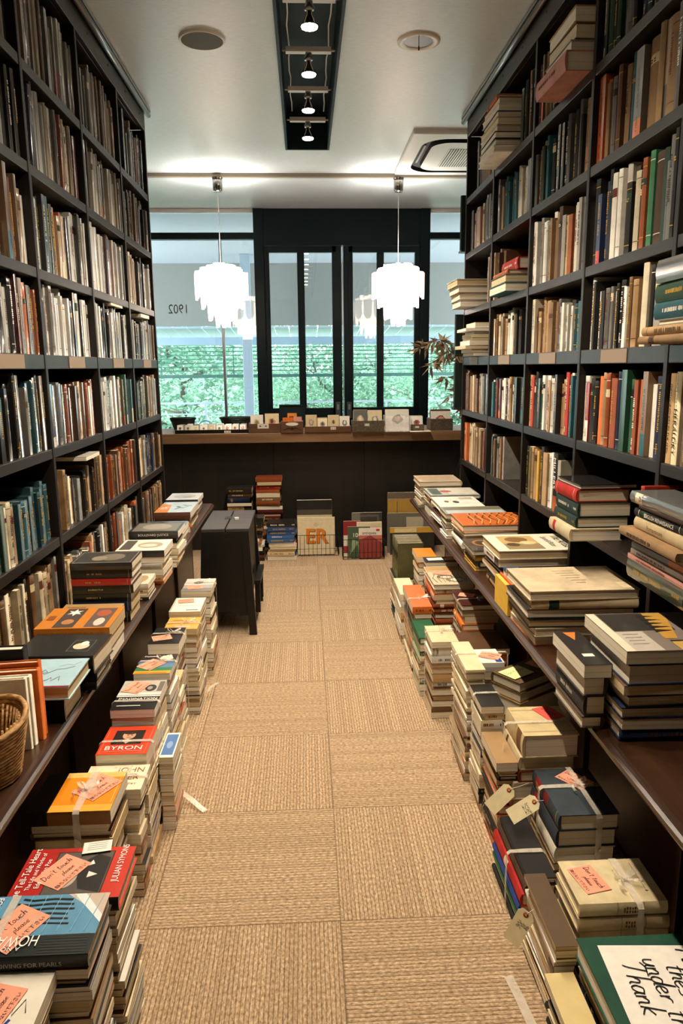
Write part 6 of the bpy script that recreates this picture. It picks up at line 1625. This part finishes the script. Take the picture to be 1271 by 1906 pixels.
# ================================================================== counter below the windows
CZ = 0.935
ct = empty('counter', (0, 5.72, 0), 0, 'dark wood counter with lighter thick top running below the windows', 'counter')
onebox('counter_top', (-1.7, 1.9, -0.12, 0.43, CZ - 0.075, CZ), M_COUNTERTOP, ct, 0.004)
for i in range(5):
    onebox('front_panel', (-1.68 + i * 0.712, -1.68 + (i + 1) * 0.712 - 0.002, 0.0, 0.02, 0.0, CZ - 0.0755), M_COUNTER, ct, 0.001)
onebox('carcass', (-1.66, 1.86, 0.0205, 0.40, 0.0, CZ - 0.0755), M_BACK, ct)

def cards_row(x0, x1, y, n, hh, cols, phrase, tilt=-0.18, w=None, art=True, zb=CZ + 0.0048, kind='postcard', noun='postcard'):
    wv = w or (x1 - x0)
    for i in range(n):
        f = i / max(1, n - 1)
        x = x0 + wv / 2 + (x1 - x0 - wv) * (f if w else 0)
        h = hh * U(0.94, 1.05)
        cn = RN.choice(cols.split('/')); col = pick(cn)[1]
        m = MB(); m.box(-wv / 2, wv / 2, -0.0008, 0.0008, 0, h, col)
        o = m.build(kind, M_PAPER, None, Matrix.Translation((x, y + (0 if w else i * 0.012), zb)) @ Matrix.Rotation(tilt, 4, 'X'))
        tag(o, f'{cn} {noun} {ORD[i + 1]} {"along" if w else "from front"} in {phrase}', 'card', 'cards standing ' + phrase)
        if art:
            k = MB(); y_ = -0.001
            c2 = RN.choice(['c98a6a', 'a58d68', '8a8f94', 'b5604a', '7d7a70', 'c9b48a'])
            k.poly([(wv * 0.28 * math.cos(a * PI / 8) * U(0.7, 1), y_, h * 0.55 + h * 0.24 * math.sin(a * PI / 8) * U(0.7, 1)) for a in range(16)], hexc(c2))
            k.poly([(wv * 0.14 * math.cos(a * PI / 6) * U(0.7, 1), y_ - 0.0002, h * 0.58 + h * 0.12 * math.sin(a * PI / 6)) for a in range(12)], hexc(RN.choice(['e6dcc8', '5f4a3a', 'd7a58c', '8f7b5c'])))
            k.build('print', M_PRINT, o)

def card_box(name, x0, x1, y0, y1, h, mat, lab, slip=None, th=0.008):
    o = empty(name, ((x0 + x1) / 2, (y0 + y1) / 2, CZ), 0, lab, 'box')
    a, b = (x1 - x0) / 2, (y1 - y0) / 2
    onebox('front', (-a, a, -b, -b + th, 0.0005, h), mat, o, 0.001); onebox('back', (-a, a, b - th, b, 0.0005, h), mat, o, 0.001)
    onebox('side', (-a, -a + th, -b + th, b - th, 0.0005, h), mat, o, 0.001); onebox('side', (a - th, a, -b + th, b - th, 0.0005, h), mat, o, 0.001)
    onebox('bottom', (-a + th, a - th, -b + th, b - th, 0.0005, 0.003), mat, o)
    if slip:
        sx, sw, sz, sh = slip
        m = MB(); m.box(sx - sw / 2, sx + sw / 2, -b - 0.0012, -b - 0.0002, sz - sh / 2, sz + sh / 2, hexc('d8d2c4')); s = m.build('label_card', M_PAPER, o)
        for q in (-0.25, 0.25):
            m = MB(); m.poly([(sx + q * sw + sw * 0.1 * math.cos(i * PI / 4), -b - 0.0014, sz + sh * 0.18 * math.sin(i * PI / 4)) for i in range(8)], hexc('6a625a')); m.build('print', M_PRINT, s)
    return o
# tray of small white cards
card_box('card_tray', -0.99, -0.44, 5.62, 5.86, 0.028, M_STOOL, 'shallow black tray of small white cards at the left end of the counter', (0.12, 0.05, 0.012, 0.016))
for r in range(3):
    cards_row(-0.98 + 0.0, -0.46, 5.65 + r * 0.06, 9, 0.06, 'white/cream/white' if r == 0 else 'grey/white/grey', f'{("front", "middle", "back")[r]} row of the black tray', -0.35, 0.044, True)
card_box('wooden_card_box', -0.434, -0.192, 5.60, 5.74, 0.07, M_BOXWOOD, 'plain brown wooden box of cards with a pale label, beside the black tray', (-0.01, 0.085, 0.052, 0.035))
cards_row(-0.42, -0.325, 5.63, 3, 0.135, 'white', 'the plain brown box, first section', -0.12)
cards_row(-0.31, -0.205, 5.63, 3, 0.14, 'white/cream', 'the plain brown box, second section', -0.12)
cb = card_box('carved_wooden_box', -0.187, -0.02, 5.585, 5.70, 0.085, M_BOXWOOD, 'small carved wooden box with a pale oval handle hole, on the counter')
m = MB(); m.prism([(0.048 * math.cos(i * PI / 10) * (1.0), 0.013 * math.sin(i * PI / 10)) for i in range(20)], 0, 0.0012, hexc('e6dccb'), M=axes((0, -0.0576, 0.066), (1, 0, 0), (0, 0, 1), (0, -1, 0))); m.build('handle_hole', M_PAPER, cb)
m = MB()
for sg_ in (-1, 1):
    m.strip([(sg_ * (0.01 + 0.012 * i), -0.0586, 0.03 + 0.008 * math.sin(i * 1.1)) for i in range(6)], [(0, 0, 1)] * 6, [0.012 - 0.0016 * i for i in range(6)], hexc('2c1a10'))
m.prism([(0.01 * math.cos(i * PI / 6), 0.012 * math.sin(i * PI / 6)) for i in range(12)], 0, 0.001, hexc('2c1a10'), M=axes((0, -0.0576, 0.032), (1, 0, 0), (0, 0, 1), (0, -1, 0)))
m.build('carving', M_PRINT, cb)
cards_row(-0.175, -0.095, 5.61, 3, 0.105, 'orange/cream/pink', 'the carved box, first half', -0.15)
cards_row(-0.09, -0.03, 5.61, 3, 0.11, 'pink/white/grey', 'the carved box, second half', -0.15)
card_box('long_card_box', -0.008, 0.345, 5.585, 5.71, 0.045, M_BOXWOOD, 'long low wooden box with four groups of picture cards', (0.04, 0.04, 0.03, 0.02))
for i, (a, b, h) in enumerate(((0.0, 0.085, 0.125), (0.09, 0.165, 0.105), (0.17, 0.255, 0.12), (0.26, 0.335, 0.11))):
    cards_row(a, b, 5.61, 4, h, 'white/cream/white', f'the long low box, {ORD[i + 1]} group', -0.13)
card_box('patterned_box', 0.352, 0.595, 5.56, 5.72, 0.085, M_MARBLE, 'dark marbled-paper box of cards with a small label, right of the long box', (-0.01, 0.036, 0.055, 0.018))
cards_row(0.364, 0.47, 5.592, 5, 0.155, 'cream/white/grey', 'the marbled box, first section', -0.12)
cards_row(0.475, 0.582, 5.592, 5, 0.15, 'white/cream', 'the marbled box, second section', -0.12)
bg = card_box('clear_display_box', 0.602, 0.795, 5.545, 5.70, 0.12, M_BAG, 'clear plastic display box packed with ornate pale cards', None, 0.004)
cards_row(0.61, 0.785, 5.57, 6, 0.155, 'white/cream/white', 'the clear display box', -0.12)
m = MB()
for i in range(9):
    x = 0.62 + i * 0.018
    m.tube([(x, 5.56, CZ + 0.03), (x + 0.004, 5.557, CZ + 0.07), (x - 0.002, 5.56, CZ + 0.105)], 0.0018, 5, hexc('8d6a3a'))
card_box('small_grey_box', 0.80, 0.905, 5.60, 5.70, 0.05, M_MARBLE, 'small dark box holding white cards between the clear box and the large marbled one', (0.0, 0.03, 0.03, 0.012))
cards_row(0.805, 0.90, 5.625, 4, 0.11, 'white/cream', 'the small dark box', -0.15)
m = MB(); m.box(-0.08, 0.08, -0.03, 0.03, 0, 0.001, hexc('e0dccf')); tag(m.build('price_card', M_PAPER, None, Matrix.Translation((0.87, 5.59 - 0.03, CZ + 0.0006)) @ Matrix.Rotation(0.03, 4, 'Z')), 'flat white price card lying before the small dark box on the counter', 'card')
card_box('large_marbled_box', 0.955, 1.13, 5.50 + 0.105, 5.78, 0.09, M_MARBLE, 'large dark marbled box of photographs at the bookcase end of the counter')
cards_row(0.965, 1.12, 5.635, 6, 0.15, 'white/cream/brown/white', 'the large marbled box', -0.12)
# dark baskets and a framed picture behind
for x, w, lab in ((-0.985, 0.10, 'small dark woven basket at the far left of the counter'), (-0.56, 0.13, 'oval dark woven basket behind the tray of white cards')):
    o = empty('dark_basket', (x, 5.98, CZ), 0, lab, 'basket')
    m = MB()
    for i in range(7):
        f = i / 6; r = w * (0.72 + 0.28 * f)
        m.tube([(r * math.cos(k * PI / 16), r * 0.65 * math.sin(k * PI / 16), 0.008 + 0.085 * f) for k in range(32)], 0.0055 if i < 6 else 0.008, 6, closed=True)
    for k in range(24):
        a = k * PI / 12
        m.tube([(w * 0.72 * math.cos(a), w * 0.72 * 0.65 * math.sin(a), 0.006), (w * math.cos(a), w * 0.65 * math.sin(a), 0.093)], 0.003, 5)
    m.build('woven_wall', M_STOOL, o)
    m = MB(); m.lathe([(0, 0.001), (w * 0.45, 0.001), (w * 0.45, 0.006), (0, 0.006)], 24); m.build('base', M_STOOL, o)
o = empty('picture_frame', (-0.11, 6.05, CZ), 0, 'dark frame with a small orange picture standing behind the carved box', 'frame')
o.rotation_euler = (-0.12, 0, 0)
onebox('backing', (-0.10, 0.10, 0.0, 0.012, 0.001, 0.185), M_GREENBLACK, o, 0.002)
m = MB()
for b in ((-0.105, 0.105, -0.008, 0.014, 0.0008, 0.012), (-0.105, 0.105, -0.008, 0.014, 0.178, 0.19), (-0.105, -0.094, -0.008, 0.014, 0.012, 0.178), (0.094, 0.105, -0.008, 0.014, 0.012, 0.178)): m.box(*b)
m.build('frame_sides', M_GREENBLACK, o)
m = MB(); m.box(-0.038, 0.038, -0.004, -0.001, 0.05, 0.12, hexc('d58a2e')); m.box(-0.025, 0.01, -0.0045, -0.004, 0.06, 0.095, hexc('7a3a18')); m.build('small_picture', M_PRINT, o)

# dry branches at the end of the right bookcase
o = empty('dried_branch', (1.16, 5.05, CZ + 0.0), 0, 'dried leafy branch reaching out beside the window end of the right bookcase', 'branch')
m = MB(); lf = MB(); r = random.Random(5)
def leafy(path, n, L0):
    P_ = [Vector(p) for p in path]
    m.tube(P_, 0.004, 6, r2=0.0015)
    for i in range(n):
        t = r.uniform(0.25, 1.0) * (len(P_) - 1); k = min(int(t), len(P_) - 2)
        c = P_[k].lerp(P_[k + 1], t - k)
        d = Vector((r.uniform(-1, 0.6), r.uniform(-0.8, 0.5), r.uniform(-1.2, 0.35))).normalized(); s = d.cross(Vector((r.gauss(0, 1), r.gauss(0, 1), 1))).normalized(); L = L0 * r.uniform(0.7, 1.2)
        nrm = d.cross(s) * 0.006
        lf.poly([c, c + d * L * 0.4 + s * L * 0.13 + nrm, c + d * L, c + d * L * 0.4 - s * L * 0.13 + nrm], (1, 1, 1, 1))
leafy([(0.0, 0.1, 0.0), (-0.02, 0.05, 0.35), (-0.12, -0.05, 0.60), (-0.27, -0.12, 0.66), (-0.43, -0.14, 0.60)], 95, 0.10)
leafy([(0.0, 0.1, 0.0), (-0.03, 0.0, 0.4), (-0.1, -0.1, 0.56), (-0.22, -0.15, 0.58), (-0.33, -0.16, 0.50)], 75, 0.10)
leafy([(0.0, 0.1, 0.0), (-0.06, 0.0, 0.25), (-0.16, -0.08, 0.42), (-0.30, -0.12, 0.40)], 22, 0.09)
leafy([(0.0, 0.1, 0.0), (-0.06, 0.02, 0.2), (-0.14, -0.05, 0.3), (-0.22, -0.09, 0.28)], 12, 0.085)
m.build('twigs', M_BARK, o); lf.build('leaves', M_DRYLEAF, o)
vs = MB(); vs.lathe([(0.0, 0.0), (0.11, 0.0), (0.13, 0.25), (0.10, 0.7), (0.05, 0.88), (0.06, 0.95), (0.048, 0.95), (0.04, 0.88), (0.09, 0.7), (0.0, 0.1)], 28, (0, 0, 0.001))
tag(vs.build('floor_vase', M_STOOL, None, Matrix.Translation((1.175, 5.15, 0))), 'tall dark floor vase behind the right bookcase end, holding the dried branch', 'vase')

# ================================================================== step stool
so = empty('step_stool', (-0.44, 4.09, 0), 0, 'black wooden step stool with a slotted two-board top at the end of the left bench', 'stool')
for a, b in ((-0.128, -0.003), (0.003, 0.128)):
    onebox('top_board', (a, b, -0.255, 0.265, 0.563, 0.583), M_STOOLTOP, so, 0.003)
onebox('hand_slot', (-0.03, 0.012, 0.0, 0.075, 0.5832, 0.5845), M_DARK, so)
for sx in (-1, 1):
    for y0, y1 in ((-0.25, -0.285), (0.25, 0.30)):
        m = MB()
        P0 = Vector((sx * 0.105, y0, 0.562)); P1 = Vector((sx * 0.135, y1, 0.0))
        b = len(m.v)
        for p in (P0, P1):
            m.v.extend([(p.x - 0.02, p.y - 0.014, p.z), (p.x + 0.02, p.y - 0.014, p.z), (p.x + 0.02, p.y + 0.014, p.z), (p.x - 0.02, p.y + 0.014, p.z)])
        for q in ((0, 1, 2, 3), (7, 6, 5, 4), (0, 4, 5, 1), (1, 5, 6, 2), (2, 6, 7, 3), (3, 7, 4, 0)): m.face(q, (1, 1, 1, 1))
        m.build('leg', M_STOOL, so)
m = MB(); m.prism([(-0.088, 0.562), (0.088, 0.562), (0.112, 0.10), (0.07, 0.10), (0.05, 0.125), (-0.05, 0.125), (-0.07, 0.10), (-0.112, 0.10)], -0.262, -0.25, M=Matrix(((1, 0, 0, 0), (0, 0, 1, 0), (0, 1, 0, 0), (0, 0, 0, 1)))); m.build('front_panel', M_STOOL, so)
onebox('side_step', (0.137, 0.172, -0.12, 0.22, 0.235, 0.257), M_STOOL, so, 0.002)
onebox('step_bracket', (0.1365, 0.165, -0.10, -0.08, 0.06, 0.234), M_STOOL, so, 0.002)
onebox('step_bracket', (0.1365, 0.165, 0.18, 0.20, 0.06, 0.234), M_STOOL, so, 0.002)
onebox('back_panel', (-0.09, 0.09, 0.246, 0.262, 0.17, 0.562), M_STOOL, so, 0.002)
for sx in (-1, 1):
    m = MB(); m.prism([(-0.245, 0.562), (0.245, 0.562), (0.27, 0.165), (-0.27, 0.165)], -0.008, 0.008, M=axes((sx * 0.113, 0, 0), (0, 1, 0), (0, 0, 1), (1, 0, 0)))
    m.build('side_panel', M_STOOL, so)
onebox('lower_step', (-0.11, 0.11, -0.24, 0.24, 0.26, 0.28), M_STOOL, so, 0.002)
m = MB(); m.prism([(-0.012, 0), (0.0, 0.006), (0.012, 0.002), (0.014, -0.01), (0.003, -0.008), (-0.008, -0.014)], 0, 0.012, hexc('e8e6df')); tag(m.build('paper_scrap', M_PAPER, None, Matrix.Translation((-0.40, 4.075, 0.5842))), 'small crumpled white paper scrap on the step stool top', 'scrap')

# ================================================================== things on the floor before the counter
KP = dict(kind='paperback_book', noun='paperback', hard=0.4, edge='+X', sides=('-Y', '-Y', '+Y'), jit=0.02, tr=(0.018, 0.04))
stack('the tall shadowed pile against the counter', -0.39, -0.19, 5.53, 5.69, 0, 0.60, 'brown/black/maroon/navy/black/rust/tan/red', **KP)
stack('the dark pile against the counter behind the stool', -0.61, -0.42, 5.52, 5.68, 0, 0.525, 'brown/black/navy/tan/black', **KP)
stack('the bright pile before the counter', -0.305, -0.085, 5.335, 5.49, 0, 0.29, 'green/orange/blue/white/cream/rust/black/cream', **KP)
stack('the red-based pile beside the step stool', -0.42, -0.325, 5.33, 5.49, 0, 0.33, 'maroon/red/black/tan/white/black', **KP)
def wire_basket(x0, x1, y0, y1, h, lab):
    o = empty('wire_basket', ((x0 + x1) / 2, (y0 + y1) / 2, 0), 0, lab, 'basket')
    a, b = (x1 - x0) / 2, (y1 - y0) / 2
    for nm, n, f in (('front_grid', 10, lambda t: (-a + 2 * a * t, -b)), ('back_grid', 10, lambda t: (-a + 2 * a * t, b)), ('side_grid', 5, lambda t: (-a, -b + 2 * b * t)), ('side_grid', 5, lambda t: (a, -b + 2 * b * t))):
        m = MB()
        for i in range(n + 1):
            x, y = f(i / n); m.tube([(x, y, 0.004), (x, y, h)], 0.0016, 5)
        for z in (0.004, h * 0.35, h): m.tube([(*f(0), z), (*f(1), z)], 0.0022 if z == h else 0.0016, 5)
        m.build(nm, M_BLACKMETAL, o)
    m = MB()
    for i in range(8):
        x = -a + 2 * a * i / 7; m.tube([(x, -b, 0.003), (x, b, 0.003)], 0.0016, 5)
    m.build('bottom_grid', M_BLACKMETAL, o)
wire_basket(-0.092, 0.232, 5.45, 5.60, 0.165, 'black wire basket holding the large gold-lettered volume')
wire_basket(0.262, 0.572, 5.32, 5.45, 0.155, 'black wire basket holding glossy magazines')
def leaning(name, x, y, w, h, th, tilt, col, lab, group, art=None, mat=None, zb=0.008, rz=0.0, cat='book'):
    m = MB(); m.box(-w / 2, w / 2, 0, th, 0, h, hexc(col))
    o = m.build(name, mat or M_GLOSS, None, Matrix.Translation((x, y, zb)) @ Matrix.Rotation(rz, 4, 'Z') @ Matrix.Rotation(-tilt, 4, 'X'))
    tag(o, lab, cat, group)
    m = MB(); m.box(-w / 2 + 0.002, w / 2 + 0.0004, 0.0015, th - 0.0015, 0.002, h + 0.0004, (1, 1, 1, 1)); m.build('page_block', M_PAGES, o)
    if art:
        k = MB(); y_ = -0.0004
        for s in art:
            y_ -= 0.0002
            if s[0] == 'r': k.poly([(-w / 2 + s[1] * w, y_, s[2] * h), (-w / 2 + s[3] * w, y_, s[2] * h), (-w / 2 + s[3] * w, y_, s[4] * h), (-w / 2 + s[1] * w, y_, s[4] * h)], s[5])
            elif s[0] == 'p': k.poly([(-w / 2 + u * w, y_, v * h) for u, v in s[1]], s[2])
            else:
                text('cover_lettering', s[1], s[4], axes((-w / 2 + s[2] * w, y_ - 0.0004, s[3] * h), (1, 0, 0), (0, 0, 1), (0, -1, 0)), s[5], o, 'CENTER', 0, 1.0, s[6] if len(s) > 6 else 0)
        if k.f: k.build('cover_print', M_PRINT, o)
    return o
leaning('large_volume', 0.065, 5.475, 0.285, 0.285, 0.03, 0.1, 'dccdaa', 'large cream volume with gold initials in the wire basket', 'volumes in the wire baskets',
        [('r', 0.1, 0.08, 0.9, 0.085, hexc('c4b188')), ('r', 0.1, 0.93, 0.9, 0.935, hexc('c4b188')), ('p', [(0.42, 0.8), (0.5, 0.74), (0.58, 0.8), (0.5, 0.88)], hexc('cbbb96')), ('t', 'ER', 0.518, 0.465, 0.155, M_BROWNINK, 0.004), ('t', 'ER', 0.5, 0.48, 0.155, M_ORANGEINK, 0.004)], M_PAPER)
leaning('large_volume', 0.055, 5.535, 0.27, 0.41, 0.035, 0.07, 'd2c19a', 'tall cream volume with black plastic-wrapped top behind the gold initials', 'volumes in the wire baskets', [('r', 0.0, 0.82, 1.0, 1.0, hexc('1c1a18')), ('r', 0.0, 0.72, 1.0, 0.82, hexc('4d453a')), ('r', 0.08, 0.62, 0.92, 0.625, hexc('a8966e'))], M_WRAP)
leaning('magazine', 0.47, 5.335, 0.175, 0.225, 0.012, 0.12, 'c0695c', 'pink and red magazine with white top, front of the wire basket', 'magazines in the wire basket', [('r', 0, 0.76, 1, 1, hexc('ddd5c6')), ('r', 0.75, 0.9, 0.9, 0.97, hexc('b5302a')), ('p', [(0, 0), (1, 0), (1, 0.5), (0.5, 0.76), (0, 0.6)], hexc('8d3a34')), ('t', 'antiques', 0.45, 0.84, 0.032, M_INK)])
leaning('magazine', 0.385, 5.352, 0.17, 0.235, 0.012, 0.11, '47583f', 'dark green magazine with white figures, second in the wire basket', 'magazines in the wire basket', [('t', '100', 0.4, 0.72, 0.045, M_WHITEINK), ('p', [(0.1, 0.1), (0.5, 0.5), (0.2, 0.6)], hexc('8aa07a')), ('p', [(0.5, 0.2), (0.7, 0.4), (0.4, 0.45)], hexc('6f8a60'))])
leaning('magazine', 0.465, 5.372, 0.19, 0.265, 0.012, 0.1, 'dccfb0', 'cream magazine standing behind the pink one in the wire basket', 'magazines in the wire basket', [('r', 0.05, 0.85, 0.95, 0.97, hexc('cdbf9c'))])
leaning('magazine', 0.335, 5.39, 0.13, 0.27, 0.014, 0.09, '8f2226', 'dark red magazine lettered in white at the back of the wire basket', 'magazines in the wire basket', [('t', 'Porc', 0.48, 0.80, 0.034, M_WHITEINK), ('r', 0.0, 0.0, 0.3, 0.6, hexc('ded6c4')), ('r', 0.0, 0.1, 0.3, 0.3, hexc('a32a26'))])
leaning('magazine', 0.45, 5.41, 0.23, 0.33, 0.014, 0.08, '3d3a36', 'dark grey framed-cover magazine at the very back of the wire basket', 'magazines in the wire basket', [('r', 0.1, 0.1, 0.9, 0.95, hexc('5a564f')), ('r', 0.16, 0.16, 0.84, 0.9, hexc('3a3733')), ('r', 0.0, 0.82, 0.28, 1.0, hexc('6b6861'))])
leaning('card_portfolio', 0.775, 5.56, 0.30, 0.46, 0.02, 0.07, 'a98a58', 'tall tan portfolio leaning on the counter right of the wire baskets', 'portfolios leaning on the counter', [('r', 0.0, 0.9, 1, 1, hexc('6a5f52')), ('r', 0.0, 0.55, 1.0, 0.85, hexc('b08a3e')), ('r', 0.24, 0.55, 0.26, 0.85, hexc('6d5424'))], M_PAPER, 0.001)
leaning('card_portfolio', 0.78, 5.50, 0.33, 0.31, 0.02, 0.08, '6d675d', 'grey portfolio with a pale label leaning before the tall tan one', 'portfolios leaning on the counter', [('r', 0.45, 0.6, 0.85, 0.9, hexc('b5aa94'))], M_PAPER, 0.001)
leaning('card_portfolio', 0.80, 5.44, 0.34, 0.21, 0.02, 0.1, 'c79a3a', 'low yellow-topped portfolio leaning in front of the grey one', 'portfolios leaning on the counter', [('r', 0.0, 0.0, 1.0, 0.8, hexc('2e2a25')), ('r', 0.1, 0.82, 0.6, 0.97, hexc('dccba0'))], M_PAPER, 0.001)

make_books()
texts_to_meshes()

# ================================================================== light
wd = bpy.data.worlds.new('daylight'); SC.world = wd; wd.use_nodes = True
nt = wd.node_tree; nt.nodes.clear()
ow = nt.nodes.new('ShaderNodeOutputWorld'); bgn = nt.nodes.new('ShaderNodeBackground')
bgn.inputs[0].default_value = (0.90, 0.96, 1.0, 1); bgn.inputs[1].default_value = WORLD
nt.links.new(bgn.outputs[0], ow.inputs[0])

def lamp(name, kind, loc_, energy, col, **k):
    d = bpy.data.lights.new(name, kind); d.energy = energy; d.color = col
    for a, v in k.items(): setattr(d, a, v)
    o = bpy.data.objects.new(name, d); COL.objects.link(o); o.location = loc_
    return o
for y in LAMPY:
    o = lamp('spot_light', 'SPOT', (0.045, y, CEIL - 0.064), SPOT, (1.0, 0.84, 0.64), spot_size=math.radians(128), spot_blend=0.75, shadow_soft_size=0.03)
for x in (-0.605, 0.712):
    lamp('pendant_light', 'POINT', (x, 5.70, CEIL - 0.78), PEND, (1.0, 0.92, 0.82), shadow_soft_size=0.045)
s = lamp('sun', 'SUN', (0, 14, 12), SUN, (1.0, 0.95, 0.86), angle=math.radians(2))
s.rotation_euler = (math.radians(-36), 0, math.radians(14))

# ================================================================== camera
cam = bpy.data.cameras.new('camera'); co = bpy.data.objects.new('camera', cam); COL.objects.link(co)
F = 1363.69; pt, yw, rl_ = 0.19607843, 0.04743014, -0.00974791
fw = Vector((math.sin(yw) * math.cos(pt), math.cos(yw) * math.cos(pt), -math.sin(pt)))
rt = Vector((math.cos(yw), -math.sin(yw), 0)); up = rt.cross(fw)
ra = rt * math.cos(rl_) + up * math.sin(rl_); ub = -rt * math.sin(rl_) + up * math.cos(rl_)
co.matrix_world = axes((0, 0, 1.42559), ra, ub, -fw)
cam.sensor_fit = 'VERTICAL'; cam.sensor_height = 36.0; cam.lens = F / 1906 * 36.0
cam.clip_start = 0.05; cam.clip_end = 200
SC.camera = co

SC.view_settings.view_transform = 'Standard'; SC.view_settings.look = 'None'
SC.view_settings.exposure = EXPO; SC.view_settings.gamma = 1.0; SC.view_settings.use_curve_mapping = False
cy = SC.cycles
cy.max_bounces = 8; cy.diffuse_bounces = 4; cy.glossy_bounces = 3; cy.transmission_bounces = 6; cy.transparent_max_bounces = 12
cy.sample_clamp_indirect = 4.0; cy.use_denoising = True; cy.caustics_reflective = False; cy.caustics_refractive = False
cy.use_adaptive_sampling = True; cy.adaptive_threshold = 0.015
